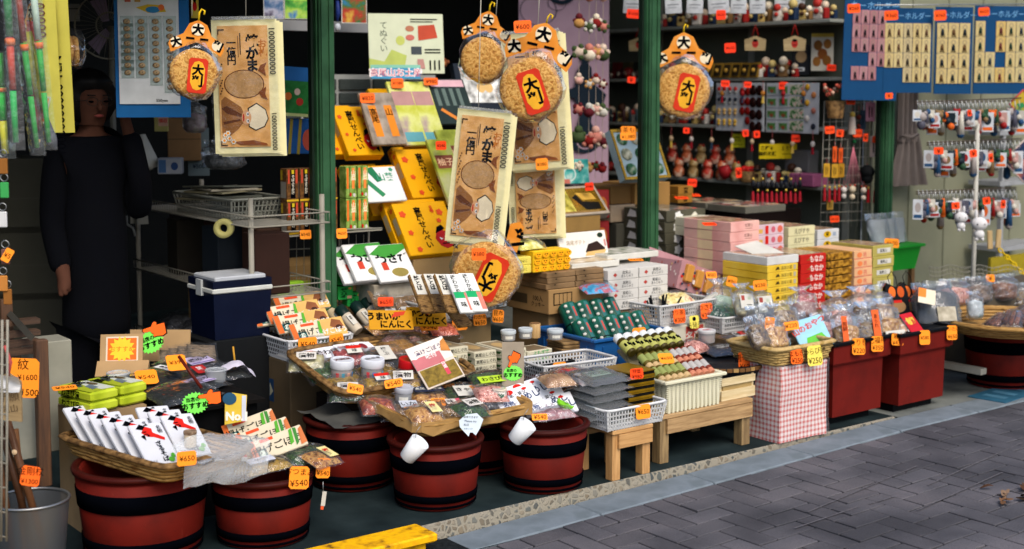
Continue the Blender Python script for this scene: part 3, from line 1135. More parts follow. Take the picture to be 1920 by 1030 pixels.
# ============================================================ front left: basket of white packets on the first tub
Z1 = FLOOR + 0.30
wicker_tray('old bamboo tray of white fish-print packets on the large left tub', (1.685, 4.0, Z1 + 0.0), (0, 0, 12), 0.36, 0.62, 0.055, BAMB2, BAMB, rows=4)
PKT = P('#c2c4ca', 0.4, 0.05)
RD = P('#c01c12', 0.5, 0.1)
LEAF = P('#4f9a2e', 0.5, 0.1)
lob = [('p', [(.26, .78), (.44, .92), (.62, .86), (.6, .76), (.54, .66), (.40, .68)], RD), ('p', [(.16, .88), (.32, .98), (.46, .92), (.34, .84)], INK), ('p', [(.5, .68), (.84, .56), (.88, .62), (.6, .76)], RD), ('p', [(.2, .7), (.34, .74), (.3, .6)], INK),
    ('r', .30, .78, .42, .80, INK), ('r', .34, .73, .44, .745, INK), ('r', .40, .68, .46, .72, INK), ('p', [(.40, .93), (.52, .97), (.56, .93)], INK),
    ('v', 'ざるそば', .6, .5, .1, INK, .02), ('v', '名物', .82, .86, .075, INK, .01), ('e', .74, .12, .09, .055, LEAF), ('e', .84, .20, .07, .05, LEAF), ('t', '生そば', .2, .12, .035, INK, .0)]
left_art = MB()
left_art.rbox((0, 0, 0.007), (0.118, 0.19, 0.014), PKT, 0.004)
left_art.top((-0.059, -0.095, 0.014), 0.118, 0.19, lob)
left_art.left((-0.059, 0.095, 0), 0.19, 0.014, [('t', 'そば処', .8, .5, .5, INK, 0.0)])
left_art.front((-0.059, -0.095, 0), 0.118, 0.014, [('t', 'そば処', .5, .5, .5, INK, 0.0)])
pk = left_art.mesh('soba_packet')
names_ = ['nearest', 'second nearest', 'third nearest', 'fourth nearest', 'fifth nearest', 'farthest']
for i in range(6):
 solo('soba_packet', pk, 'white packet with red fish print, %s in the left row' % names_[i], 'packet', (1.735 - 0.017 * i, 4.2 + 0.072 * i, Z1 + 0.078 + 0.001 * i), (36, 3, 6 + i * 1.0), 'white fish-print packets')
for i in range(3):
 solo('soba_packet', pk, 'white packet with red fish print, %s of the right leaning row' % ('nearest', 'middle', 'rear')[i], 'packet', (1.865 - 0.012 * i, 4.25 + 0.08 * i, Z1 + 0.08), (36, 4, 4 - i * 2), 'white fish-print packets')
# yellow-green wrapped boxes
LIME = MIX(['#8c9c1c', '#a8b828', '#bcc83c'], 9, 0.3, 0.15, 3)
ART_L = [('r', .02, .05, .55, .95, P('#a3b02c', .35)), ('p', [(.5, .1), (.96, .08), (.96, .9), (.6, .92), (.45, .5)], P('#c3c9bc', .35)), ('p', [(.3, .2), (.62, .28), (.7, .6), (.4, .5)], P('#6c7c84', .4, .5)), ('p', [(.2, .5), (.4, .55), (.5, .9), (.3, .8)], P('#4c5a50', .4, .5)), ('e', .78, .6, .12, .14, P('#5a4a30', .5)), ('t', '高尾', .35, .75, .22, INK, .02, 20)]
for i, (dx, dy, k, nm) in enumerate(((0, 0, 0, 'lower left'), (0, 0, 1, 'upper left'), (0.118, 0.035, 0, 'lower right'), (0.118, 0.035, 1, 'upper right'))):
 g = slab_mesh(0.115, 0.205, 0.036, LIME, ART_L, b=0.009, leftart=[('t', 'わさび漬', .4, .5, .6, INK, .03)])
 solo('wrapped_box', g, 'yellow-green wrapped sweet box, %s of the block of four' % nm, 'box', (1.70 + dx, 4.695 + dy, 0.475 + 0.0375 * k), (0, 0, 14 + i), 'yellow-green wrapped boxes')
price(121, 727, 44, 10, None, ['¥540'], 'orange card lying on the top yellow-green wrapped box', z=0.556, rx=-84, rz=-10)
g = MB()
g.box((1.76, 4.72, FLOOR + 0.21), (0.25, 0.2, 0.42), CARD2)
solo('carton_riser', g, 'brown carton under the yellow-green wrapped boxes', 'carton')
jar('small pale pot with a cork-brown lid among the white packets', onz(357, 838, Z1 + 0.06), 0.022, 0.055, MIX(['#5a4634', '#7c6450', '#94806a'], 90), P('#c8b498', .5), 0.012, film=P('#cbbba0', .5))
# bubble wrap over the corner
g = MB()
BUB = CLEAR('#f6f8fa', 0.3, 0.25, 1.0, 150)
def bub(u, v):
 x_ = 1.74 + 0.30 * u + (0.02 * v)
 s = v * 2 - 1
 if v < 0.5:
  y_, z_ = 4.01 + 0.01 * math.sin(u * 9), Z1 - 0.02 + v * 0.19 + 0.008 * math.sin(u * 7)
 else:
  y_, z_ = 4.01 + (v - 0.5) * 0.26, Z1 + 0.075 + 0.02 * math.sin(u * 5 + v * 6) + (v - 0.5) * 0.05
 n_ = noise.noise(Vector((x_ * 25, y_ * 25, z_ * 25)))
 return (x_ + 0.01 * n_, y_ - 0.018 + 0.012 * n_, z_ + 0.008 * n_)
g.sheet(18, 14, bub, BUB)
solo('bubble_wrap', g, 'crumpled bubble wrap draped over the front corner of the bamboo tray', 'bubble wrap')
price(350, 860, 36, 27, 3.945, ['¥650'], 'yellow-orange ¥650 card on the bubble wrap', rz=-15, rx=-6)
# dark packets on a box table behind
ZT = 0.46
g = MB()
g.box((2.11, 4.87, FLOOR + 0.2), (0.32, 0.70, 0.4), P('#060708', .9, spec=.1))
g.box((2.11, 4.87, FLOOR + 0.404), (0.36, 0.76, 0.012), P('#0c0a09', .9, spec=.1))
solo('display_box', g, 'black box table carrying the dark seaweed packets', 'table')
sal = ['#6c5a92', '#c8c4d4']
LBL1 = (.42, .42, .08, -.1, [('t', '磯のり', .5, .55, .3, INK, .02), ('r', .03, .05, .97, .14, P('#6a5a94', .5))], P('#b4a8c8', .5))
LBL2 = (.16, .5, .3, .0, [('v', '昆布', .5, .7, .2, INK, .02)], P('#d8d8d8', .5))
LBL3 = (.2, .5, -.2, .1, [('v', '特選', .5, .7, .2, P('#e8e0e0'), .02)], P('#b02828', .5))
seaw = [('with a lilac label under an orange card', 2.13, 4.78, 10, LBL1, 'k1'), ('at the left edge of the black table', 2.06, 4.98, 25, LBL2, 'k2'), ('with a small red and white label beside the clear tub', 2.27, 4.88, -5, LBL3, 'k3'), ('hanging over the near edge of the black table', 2.02, 4.62, 8, None, 'k4'), ('with purple sticker near the tray handle', 2.25, 5.05, 8, LBL1, 'k1')]
for i, (lb, x_, y_, rz_, a_, k_) in enumerate(seaw):
 pouch('black dried seaweed packet ' + lb, (x_, y_, ZT + 0.012 + 0.006 * i), (2 + 2 * i, -3, rz_), k_, 0.25, 0.19, 0.022, NORI, a_, FILM2, seed=i + 2, cat='seaweed packet')
for i in range(4):
 pouch('brown paper seaweed sleeve with dark stripes, %s in the fanned set' % NTH[i], (2.215 + 0.03 * i, 5.13 - 0.02 * i, ZT + 0.04 + 0.007 * i), (24, 6, -18), 'sl', 0.13, 0.2, 0.014, MIX(['#6e5c48', '#8f7c64', '#3a342e'], 25, .5, .3, stretch=(1, 6, 1)), None, FILM2, seed=4, cat='seaweed packet', group='brown seaweed sleeves')
price(275, 707, 40, 17, None, ['¥540'], 'orange ¥540 card lying on black seaweed packets', z=ZT + 0.05, rx=-65, rz=-14)
price(331, 680, 36, 17, None, ['¥390'], 'orange ¥390 card leaning on brown seaweed sleeves', z=ZT + 0.09, rx=-60, rz=-14)
# opened cartons with signs
g = MB()
p = ony(228, 655, 5.22)
g.box((0, 0, 0), (0.165, 0.006, 0.12), CARD)
g.box((0.01, -0.02, -0.095), (0.2, 0.05, 0.08), CARD, rot=(-35, 0, 0))
g.front((-0.06, -0.0035, -0.05), 0.125, 0.1, [('r', 0, 0, 1, 1, P('#d8c8b0', .5)), ('r', .05, .06, .95, .94, P('#e86a20', .5)), ('s', .5, .5, .42, 14, P('#f0c030', .5)), ('t', 'おすすめ', .5, .5, .2, P('#c8781a'), .01)])
solo('carton_flap_sign', g, 'cardboard flap with an orange and yellow burst poster behind the seaweed', 'sign', p, (-18, 0, -30))
g = MB()
g.box((0, 0, 0), (0.25, 0.005, 0.13), CARD)
g.box((0.08, 0.012, -0.05), (0.14, 0.004, 0.1), CARD2, rot=(0, 12, 0))
solo('cardboard_sheet', g, 'plain cardboard sheet standing behind the brown seaweed sleeves', 'cardboard', ony(300, 648, 5.30), (-12, 0, -38))
hand_burst('green starburst with red hand pointing left, on cardboard behind the seaweed', ony(282, 642, 5.20), (-10, -20, FACE), 0.10, '', dz=(.3, .42), hr=-10)
hand_burst('green starburst with orange hand beside the yellow No.1 card', ony(366, 756, 4.42), (-6, -8, FACE), 0.085, '', dz=(.62, .16), hr=-6)
# stick, clear tub, towel, No.1 card
g = MB()
a, b = onz(335, 668, ZT + 0.17), onz(378, 728, ZT + 0.06)
g.tube([a, b], 0.006, P('#5a1c12', .35), 8)
solo('lacquer_stick', g, 'dark red lacquered stick leaning over the seaweed packets', 'stick')
jar('empty clear plastic tub at the corner of the black table', onz(405, 716, ZT + 0.02), 0.042, 0.05, CLEAR('#f2f6f8', .3), GREY, 0.008)
jar('round clear plastic lid pot behind the yellow-green boxes', onz(222, 712, ZT + 0.03), 0.045, 0.03, CLEAR('#e8f0f4', .4), GREY, 0.01)
g = MB()
p0 = onz(440, 705, ZT + 0.03)
def towel(u, v):
 q = p0 + Vector((-0.06 + 0.14 * u, 0.03 - 0.02 * u, 0.012 + 0.03 * math.sin(u * 2.6) - 0.05 * max(0, u - .6) * 2))
 n_ = noise.noise(Vector((u * 5, v * 5, 2)))
 return (q.x + 0.008 * n_, q.y + (v - .5) * 0.06, q.z + 0.012 * math.sin(v * 3.1) + 0.012 * n_)
g.sheet(14, 8, towel, P('#b9b4c2', .9, .1, 30, .4))
solo('folded_towel', g, 'pale lilac cloth bundled on the corner of the black table', 'towel')
g = MB()
p = ony(445, 768, 4.44)
g.prism([(-.045, -.055), (.03, -.04), (.034, .052), (-.02, .06), (-.045, .03)], 0, 0.003, P('#d8b840', .5))
g.front((-.045, -0.0005, -.055), 0.085, 0.11, [('r', .72, .12, .9, .95, P('#c8ccd8', .5)), ('t', 'No.1', .5, .28, .3, P('#e8e4d8'), .05), ('e', .2, .85, .3, .2, P('#28506c', .5))])
solo('number_one_card', g, 'yellow card reading No.1 with blue oval above the second tub', 'sign', p, (-8, 0, FACE))
# second tub: snack packets
Z2 = FLOOR + 0.235
SNK = P('#cbc0a6', .4, .06)
art_s = [('r', 0, 0, .1, 1, P('#c8622a', .5)), ('r', .1, .1, .26, .5, P('#1e5a5c', .5)), ('e', .18, .3, .05, .16, P('#c8d4c4')), ('r', .2, .78, .45, .92, P('#d04a24', .5)), ('t', '揚げごぼう', .48, .45, .34, INK, .01), ('p', [(.7, .2), (.78, .3), (.82, .95), (.76, .9)], LEAF), ('p', [(.8, .1), (.86, .2), (.9, .9), (.84, .95)], P('#3c7a34')), ('p', [(.88, .05), (1, .1), (1, .9), (.93, .8)], P('#b86a3c', .5))]
snk = slab_mesh(0.19, 0.088, 0.012, SNK, art_s, b=0.005).mesh('snack_packet')
for i in range(3):
 p = onz(470 + 26 * i, 803 + 16 * i, Z2 + 0.085 - 0.006 * i)
 solo('snack_packet', snk, 'cream snack packet with green leaves on the second tub, %s' % ('rear', 'middle', 'front')[i] , 'packet', p, (40, -16, -16), 'cream vegetable snack packets')
jar('small clear pot with frosted lid on the second tub', onz(524, 858, Z2 + 0.02), 0.036, 0.05, P('#b8c0c4', .35), MIX(['#8c9078', '#a8aa90'], 60), 0.016, top=[('t', '梅干', .5, .5, .5, INK)])
pouch('bag of green herbs with red sticker on the second tub', onz(575, 856, Z2 + 0.03), (14, 6, -10), 'herb2', 0.17, 0.15, 0.03, HERB, (.22, .3, -.1, .2, [('t', '特選', .5, .5, .4, WHITE, .03)], P('#c05a5a')), FILM2, 3)
pouch('bag of yellow dried slices at the front of the second tub', onz(500, 878, Z2 + 0.02), (6, -4, -4), 'pk2', 0.19, 0.1, 0.028, PICKLE, (.5, .45, -.1, .05, [('t', '切干', .5, .5, .4, INK)], P('#c4c8d4', .4)), FILM2, 5)
pouch('bag of golden shreds beside the bubble wrap on the second tub', onz(452, 858, Z2 + 0.03), (10, 5, 10), 'pk3', 0.14, 0.12, 0.03, PICKLE, None, FILM2, 8)
price(561, 896, 37, 42, 4.0, ['おつまみ', '¥540'], 'larger yellow-orange ¥540 card on the front of the second tub', rz=-20, ry=6)
price(606, 878, 28, 37, 4.06, ['わさび', '¥540'], 'smaller yellow-orange ¥540 card hanging right of the second tub', rz=-8, ry=8)
g = MB()
p = ony(606, 930, 4.06)
g.tube([(0, 0, 0.05), (0, 0, 0.0)], 0.0012, STEEL, 5)
g.box((0.002, 0, -0.01), (0.014, 0.006, 0.05), OFFW, rot=(0, 8, 0))
g.box((-0.004, 0, -0.042), (0.01, 0.005, 0.012), P('#e05a30'), rot=(0, 8, 0))
solo('hanging_marker', g, 'small white marker dangling from the right ¥540 card', 'pen', p, (0, 0, FACE))
# plain carton + white basket of snack packets
x0, z0, w_, h_ = fb(522, 575, 800, 690, 4.84)
g = MB()
g.rbox((2.78, 5.115, 0.05 + 0.21), (0.27, 0.30, 0.42), P('#5a4c38', .8, .12, 8), 0.004)
g.left((2.645, 5.265, 0.05), 0.30, 0.42, [('r', .30, .55, .52, .78, P('#1d3a5c', .6)), ('p', [(.4, .6), (.5, .66), (.4, .74)], P('#a8a890'))])
solo('plain_carton', g, 'plain brown carton with a blue mark under the white snack basket', 'carton')
lattice_basket('white plastic basket of cream snack packets with two ¥540 cards', (2.63, 4.95, 0.472), 0, 0.31, 0.33, 0.09, P('#c9cacb', .45, .06), 0.017, 0.007)
art_s2 = art_s[:6] + [('r', .56, 0, 1, 1, P('#c8a05c', .5)), ('p', [(.72, .55), (.86, .3), (.98, .35), (.95, .8), (.8, .95)], P('#7c4a2c', .5, .4)), ('e', .88, .45, .06, .12, P('#3a2018')), ('t', '揚げごぼう', .72, .3, .26, WHITE, .015), ('p', [(.48, .3), (.53, .95), (.57, .9), (.54, .2)], LEAF)]
snk2 = slab_mesh(0.245, 0.088, 0.014, SNK, art_s2, b=0.006).mesh('snack_packet')
for i, (dx, dy, dz) in enumerate(((0.02, -.08, 0), (-.02, 0.0, .03), (-.02, .08, .06), (-.07, .12, .05), (.06, .15, .085))):
 solo('snack_packet', snk2, 'cream snack packet in the white basket, %s' % ('front', 'second row', 'third row', 'far left end', 'rearmost')[i], 'packet', (2.785 + dx * .9, 5.085 + dy * .9, 0.58 + dz * 1.0), (48, -3, -2), 'cream vegetable snack packets')
pouch('bag of dark greens at the front of the white snack basket', (2.79, 5.0, 0.545), (10, 0, 0), 'gr', 0.26, 0.1, 0.02, HERB, None, FILM2, 6)
price(577, 646, 37, 26, 4.935, ['¥540'], 'larger ¥540 card on the white snack basket', rz=-8, rx=-3)
price(631, 637, 28, 21, 4.935, ['¥540'], 'smaller ¥540 card at the right of the white snack basket', rz=-8, ry=-4, rx=-3)
# ============================================================ centre: wicker trays, tea snacks, baskets
LINER = P('#a5814e', .75, .15, 18, .3)
t3 = wicker_tray('tilted wicker tray of pickle bags and white-lidded jars', (2.60, 4.48, 0.375), (14, 0, 3), 0.66, 0.43, 0.06, BAMB2, BAMB, rows=4)
wicker_tray('wicker tray lined with brown paper, on the front tub', (2.715, 4.10, 0.312), (6, 0, 3), 0.54, 0.40, 0.05, BAMB, BAMB, lining=LINER, rows=4)
g = MB()
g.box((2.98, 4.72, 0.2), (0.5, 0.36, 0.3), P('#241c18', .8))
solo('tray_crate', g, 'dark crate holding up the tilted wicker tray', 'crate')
g = MB()
def crumple(u, v):
 x_, y_ = 2.54 + 0.42 * u, 4.42 + 0.3 * v
 n_ = noise.noise(Vector((u * 4, v * 4, 1)))
 return (x_, y_, 0.335 + 0.02 * n_ - 0.05 * max(0, .25 - v))
g.sheet(12, 8, crumple, P('#4c4c48', .6, .2, 12))
solo('paper_sheet', g, 'crumpled grey paper sheet lying over the rear red tub', 'paper')
def t3p(x, y, z):   # point on the tilted tray bed
 c, s = math.cos(R(14)), math.sin(R(14))
 y *= .84
 return (2.60 + x - 0.03 * y, 4.48 + y * c - z * s, 0.375 + y * s + z * c)
T3R = (17, 0, 3)
bags = [
 ('bag of green and yellow pickles at the near left of the tilted tray', .13, .17, PICKLE, None, 12, .22, .2), ('bag of chopped greens behind the left white jar', .12, .33, HERB, None, -6, .24, .18),
 ('bag of mustard pickles between the two white-lidded jars', .30, .22, PICKLE, None, 8, .2, .2), ('dark kelp bag behind the right white jar', .33, .36, NORI, (.26, .6, .22, 0, [('v', '梅こぶ', .5, .78, .17, INK)], OFFW), -14, .24, .2),
 ('dark kelp bag beside the red-lidded jar', .46, .27, NORI, None, 5, .2, .2), ('bag of brown stick snacks right of the ¥540 card', .50, .43, MIX(['#5c3a14', '#9c6e2c', '#b88a44'], 30, .4, .8, stretch=(9, 1, 1)), None, -10, .17, .2),
 ('bag of thin brown sticks at the right of the tilted tray', .61, .36, MIX(['#5c3a14', '#9c6e2c', '#b88a44'], 30, .4, .8, stretch=(9, 1, 1)), None, -14, .14, .22)]
for i, (lb, x_, y_, fd, a_, rz_, bw, bd) in enumerate(bags):
 pouch(lb, t3p(x_, y_, 0.012 + 0.004 * i), (17, 0, rz_), 'b3%d' % i, bw, bd, 0.036, fd, a_, FILM2, i + 11)
hdr = P('#dcdce2', .4, .06)
g = slab_mesh(.2, .075, .004, hdr, [('e', .3, .5, .12, .3, RD), ('t', '高尾', .3, .5, .3, WHITE), ('t', '味わい', .62, .5, .4, INK, .02)])
solo('header_card', g, 'white header card with red oval at the left of the tilted tray', 'header card', t3p(.14, .47, .05), (24, 0, -2))
g = slab_mesh(.2, .07, .004, hdr, [('e', .72, .5, .1, .3, P('#7c2830')), ('t', '漬物', .4, .5, .5, INK, .02), ('r', .05, .2, .2, .8, P('#b8a8b4'))])
solo('header_card', g, 'white header card with dark red seal behind the white jars', 'header card', t3p(.30, .47, .055), (24, 3, 14))
dots_ = [P('#c83030'), P('#3a9ab4'), P('#d8a088'), P('#3a78b4'), P('#c84048')]
jar('white-lidded jar with coloured dots, left of the pair', onz(640, 712, 0.44), 0.048, 0.085, P('#ccd0d8', .4), PINKF, 0.034, (6, 0, 0), dots=dots_, top=[('t', '天狗漬', .5, .5, .4, P('#5a1c20'), .03)])
jar('white-lidded jar with blue and pink dots, right of the pair', onz(697, 710, 0.44), 0.048, 0.085, P('#ccd0d8', .4), DRIED, 0.034, (6, 0, 0), dots=dots_[::-1], top=[('t', '山ぶき', .5, .5, .4, INK, .03)])
jar('red-lidded jar half hidden by the pink header packet', onz(766, 706, 0.44), 0.045, 0.075, P('#b01018', .3), PINKF, 0.045, (8, 0, 0))
g = slab_mesh(.17, .20, .008, P('#c9bcae', .35), [('r', 0, .5, 1, 1, P('#d8cfc4', .35)), ('r', 0, .45, .75, .72, P('#b4686c', .4)), ('e', .12, .8, .1, .1, P('#d8d4cc')), ('t', '漬けごぼう', .5, .82, .1, P('#4a3a5c'), .015), ('t', '味付', .5, .68, .1, WHITE, .02), ('p', [(.78, .7), (1, .62), (1, .95), (.88, .9)], P('#b87838', .4, .4)), ('r', .04, .03, .96, .43, P('#7a6424', .5, .5, 60)), ('r', .62, .15, .72, .48, P('#c04050')), ('v', '特選', .67, .42, .07, WHITE)], b=.003)
solo('burdock_packet', g, 'pink and cream pickle packet leaning on the brown stick bags', 'packet', onz(815, 682, .50), (46, -14, -8))
price(666, 729, 30, 19, 4.32, ['¥540'], '¥540 card on the left corner of the paper-lined tray', rx=-30, ry=12)
price(738, 719, 34, 17, 4.42, ['¥540'], '¥540 card behind the grey-lidded jar', rx=-35, ry=-8)
price(835, 728, 36, 16, 4.45, ['¥540'], '¥540 card on the green herb bag', rx=-40, ry=-6)
price(685, 644, 42, 15, 4.95, ['¥540'], '¥540 card above the white header cards', rx=-35, ry=3)
price(790, 652, 38, 19, 4.86, ['¥540'], '¥540 card on the brown stick snacks', rx=-20, ry=-2)
price(889, 703, 36, 14, 4.62, ['¥540'], '¥540 card at the right end of the tilted tray', rx=-25, ry=-3)
price(803, 574, 30, 12, 5.05, ['¥540'], 'orange card half buried under the orange snack bags', rx=-40)
price(757, 748, 30, 10, None, ['¥540'], 'orange card lying behind the front brown bag', z=.385, rx=-65)
price(822, 754, 28, 9, None, ['¥540'], 'orange card lying on the grey header packet', z=.385, rx=-65)
# contents of the paper-lined tray
T4 = [
 ('bag of olive pickles at the left end of the paper-lined tray', 700, 750, .34, PICKLE, (.5, .3, 0, -.1, [('t', '山菜', .5, .5, .5, INK)], P('#b8b0a0', .4)), 20, .2, .22),
 ('black kelp bag with white card in the paper-lined tray', 800, 724, .37, NORI, (.35, .45, .1, -.2, [('t', '梅', .4, .5, .6, INK, .02), ('r', .8, 0, 1, 1, RD)], OFFW), -12, .22, .18),
 ('green herb bag with a white product card in the paper-lined tray', 878, 744, .37, HERB, (.5, .42, -.05, -.1, [('t', 'きゃら', .45, .6, .3, INK, .02), ('p', [(.7, .4), (.95, .3), (.95, .5), (.75, .95), (.6, .9)], P('#c87830'))], OFFW), -16, .22, .2),
 ('brown dried-fish bag at the front of the paper-lined tray', 755, 775, .35, DRIED, (.35, .4, .1, 0, [('t', 'いか', .5, .5, .5, INK)], P('#b8bcc4', .4)), -18, .2, .13),
 ('brown bonito bag at the front middle of the paper-lined tray', 835, 772, .35, DRIED, (.3, .3, .15, .05, [('t', '味', .3, .5, .6, INK), ('r', .7, 0, 1, 1, P('#c05060'))], P('#c8c0b8', .4)), -14, .2, .13),
 ('bag with dark blue header strip behind the bonito bag', 805, 752, .37, SQUID, (.7, .35, 0, .2, [('t', '高尾 味自慢', .5, .5, .35, OFFW, 0)], P('#23283c', .4)), -14, .18, .14),
 ('grey squid bag at the right end of the paper-lined tray', 905, 760, .36, GREY, None, -8, .16, .1)]
for i, (lb, px_, py_, z_, fd, a_, rz_, bw, bd) in enumerate(T4):
 pouch(lb, onz(px_, py_, z_), (16, 2, rz_), 'b4%d' % i, bw, bd, 0.034, fd, a_, FILM2, i + 31)
jar('grey-lidded clear jar standing in the paper-lined tray', onz(755, 757, .375), 0.037, 0.07, P('#a8acb4', .35), P('#5c5a62', .4), 0.02, (8, 0, 0), sticker=OFFW)
pouch('bag of dark greens with a lime label beside the hand sign', onz(918, 716, .42), (22, 0, -10), 'b50', .17, .13, .03, HERB, (.8, .35, 0, -.25, [('t', 'わさび菜', .5, .5, .5, INK, .02)], P('#a8c832', .4)), FILM2, 41)
jar('short cream cup at the right end of the paper-lined tray', onz(937, 752, .375), .03, .05, P('#d8ccb8', .5), DRIED, .006, film=P('#d8d0c0', .5), sticker=GREEN)
def cup(label, px_, py_, Y, tilt):
 p = ony(px_, py_, Y)
 t = thing('white_cup', label, 'cup', p, (10, tilt, FACE), 'white cups hanging on wires')
 g = MB()
 WC = P('#d9dcde', .35, .04)
 r1, r0, h = .037, .029, .085
 g.lathe([(r0 - .004, -h), (r0, -h + .004), (r1, 0), (r1 - .002, .001), (r1 - .004, -.002), (r0 - .003, -h + .006), (.001, -h + .006)], WC, 28, cap=False)
 g.lathe([(.001, -h), (r0 - .004, -h)], WC, 28, cap=False)
 obj('cup_body', g, t)
 g = MB()
 g.tube([(-r1 * .6, 0, 0), (-r1 * .9, 0, .02), (-r1 * .9, .01, .045)], .0012, STEEL, 5)
 obj('wire_hook', g, t)
cup('white plastic cup hanging at the left corner of the paper-lined tray', 788, 828, 4.02, 38)
cup('white plastic cup hanging in front of the tub with the green-lidded pot', 990, 795, 3.93, 38)
g = MB()
TAGW = P('#cfdbe4', .3, .04)
pts = [(-.045, .012), (-.02, .035), (.02, .042), (.045, .02), (.035, -.012), (.02, -.04), (.008, -.03), (-.002, -.03), (-.006, -.045), (-.04, -.012)]
g.prism(pts, 0, .0018, TAGW)
g.front((-.045, -.0004, -.045), .09, .09, [('t', '試食できます', .48, .8, .08, INK, 0), ('t', 'Please try', .48, .62, .1, P('#28405c'), 0), ('t', '本日', .3, .48, .09, P('#28405c'), 0), ('t', 'お茶どうぞ', .4, .32, .06, P('#5a7a8c'), 0)])
solo('notice_tag', g, 'pale blue cut-corner notice tag hung on the paper-lined tray', 'tag', ony(883, 796, 4.02), (-6, 4, FACE * .8))
# fifth tub: white noodle packets, green pot
Z5 = FLOOR + .255
art_m = [('t', 'めし', .83, .45, .3, P('#2a3a5c'), .03), ('t', '飯・釜父', .55, .68, .16, INK, .01), ('e', .38, .85, .1, .12, RD), ('t', '名物', .22, .35, .2, P('#4a5a84'), .02), ('t', 'とろろ', .5, .25, .2, P('#7c6a74'), 0), ('e', .75, .82, .06, .06, RD)]
wpk = slab_mesh(.19, .10, .012, P('#dadde4', .4, .05), art_m, b=.003).mesh('noodle_packet')
for i, (px_, py_, dz, rz_) in enumerate(((985, 738, .10, 0), (970, 750, .085, 2), (1020, 757, .065, -10), (1035, 765, .05, -14))):
 solo('noodle_packet', wpk, 'white rice packet with blue lettering on the right tub, %s' % ('rearmost', 'second from the back', 'third from the back', 'frontmost')[i], 'packet', onz(px_, py_, Z5 + dz - .02), (38, -10, rz_ - 6), 'white rice packets')
jar('clear pot with bright green lid on the right tub', onz(1055, 772, Z5 + .01), .037, .045, P('#7cc828', .4), PINKF, .014, (22, 8, 0), top=[('t', '山', .5, .5, .6, P('#4a8c1c'), .02)])
pouch('crinkled clear bag at the front edge of the right tub', onz(1040, 780, Z5 + .01), (10, 0, -8), 'b51', .2, .09, .03, MIX(['#6a4a4c', '#a8787c', '#b8b0b0'], 40, .5, .7), None, FILM2, 43)
price(1012, 782, 30, 13, 3.97, ['¥540'], 'orange card on the front edge of the right tub', rx=-35)
hand_burst('green starburst with orange hand pointing down on a tall card', ony(962, 700, 4.28), (-4, 0, FACE), .07, '', dz=(.0, .75), hr=62, board=(0, .02, .088, .21, P('#9a8e7c', .6)))
LBS = [(.5, .4, 0, 0, [('t', '漬物', .5, .5, .5, INK, .02)], P('#c8c4bc', .4)), (.4, .35, .1, .1, [('r', 0, .6, 1, 1, RD), ('t', '味', .5, .35, .4, INK)], OFFW), None, (.3, .6, .2, 0, [('v', '梅', .5, .6, .3, RD, .03)], P('#d8cc8c', .4))]
MORE = [('bag of olive greens between the left jar and the tray rim', .07, .08, HERB), ('small pickle bag left of the right white jar', .22, .10, PICKLE), ('bag of amber pickles behind the red-lidded jar', .42, .38, SQUID), ('bag of dark pickles in front of the red-lidded jar', .40, .10, NORI), ('bag of pale radish slices in the tray corner by the snack basket', .05, .42, MIX(['#8c8450', '#b8b07c', '#c8c4a0'], 40, .45, .8)), ('bag of red pickles in the middle of the tilted tray', .24, .40, MIX(['#5c1c1c', '#8c3030', '#b86058'], 50, .45, .8)), ('bag of wasabi greens under the pink packet', .55, .14, HERB), ('bag of brown kelp rolls at the tray end', .60, .22, DRIED), ('bag of yellow pickles at the middle front of the tilted tray', .31, .06, PICKLE)]
for i, (lb, x_, y_, fd) in enumerate(MORE):
 pouch(lb, t3p(x_, y_, .022 + .003 * i), (17 + 6 * (i % 3), 0, -30 + 17 * (i % 4)), 'm3%d' % i, .16, .13, .034, fd, LBS[i % 4], FILM2, i + 131)
M4 = [('bag of dark seaweed behind the grey-lidded jar', 728, 735, NORI), ('bag of red pepper pickles left of the grey-lidded jar', 708, 765, MIX(['#5c1c14', '#943c24', '#b8704c'], 50, .45, .8)), ('bag of light dried squid between the two front brown bags', 795, 782, SQUID), ('bag of mountain vegetables at the front right of the lined tray', 880, 772, HERB), ('bag of brown mushrooms behind the green herb bag', 850, 722, DRIED), ('bag with a red seal beside the cream cup', 920, 742, PINKF)]
for i, (lb, px_, py_, fd) in enumerate(M4):
 pouch(lb, onz(px_, py_, .375 + .004 * i), (20, 3, -34 + 15 * (i % 4)), 'm4%d' % i, .15, .12, .036, fd, LBS[(i + 1) % 4], FILM2, i + 151)
M5 = [('bag of dried radish at the left of the second tub', 440, 876, PICKLE), ('bag of salted kelp behind the frosted pot', 545, 838, NORI), ('bag of golden flakes at the right of the second tub', 600, 862, SQUID)]
for i, (lb, px_, py_, fd) in enumerate(M5):
 pouch(lb, onz(px_, py_, Z2 + .03), (16, 3, -20 + 18 * i), 'm5%d' % i, .14, .12, .022, fd, LBS[(i + 1) % 4], FILM2, i + 161)
# ============================================================ middle: cartons, crates, baskets on the low table
t = thing('display_table', 'low dark display table hidden under crates and stacked boxes', 'table', (3.42, 4.42, FLOOR))
g = MB()
g.rbox((1.5, .42, .265), (3.0, .84, .03), P('#2c2620', .7), .004)
obj('table_top', g, t)
for x_ in (.1, 1.5, 2.9):
 for y_ in (.08, .76):
  g = MB()
  g.box((x_, y_, .124), (.05, .05, .248), P('#2c2620', .7))
  obj('leg', g, t)
ZTB = FLOOR + .28
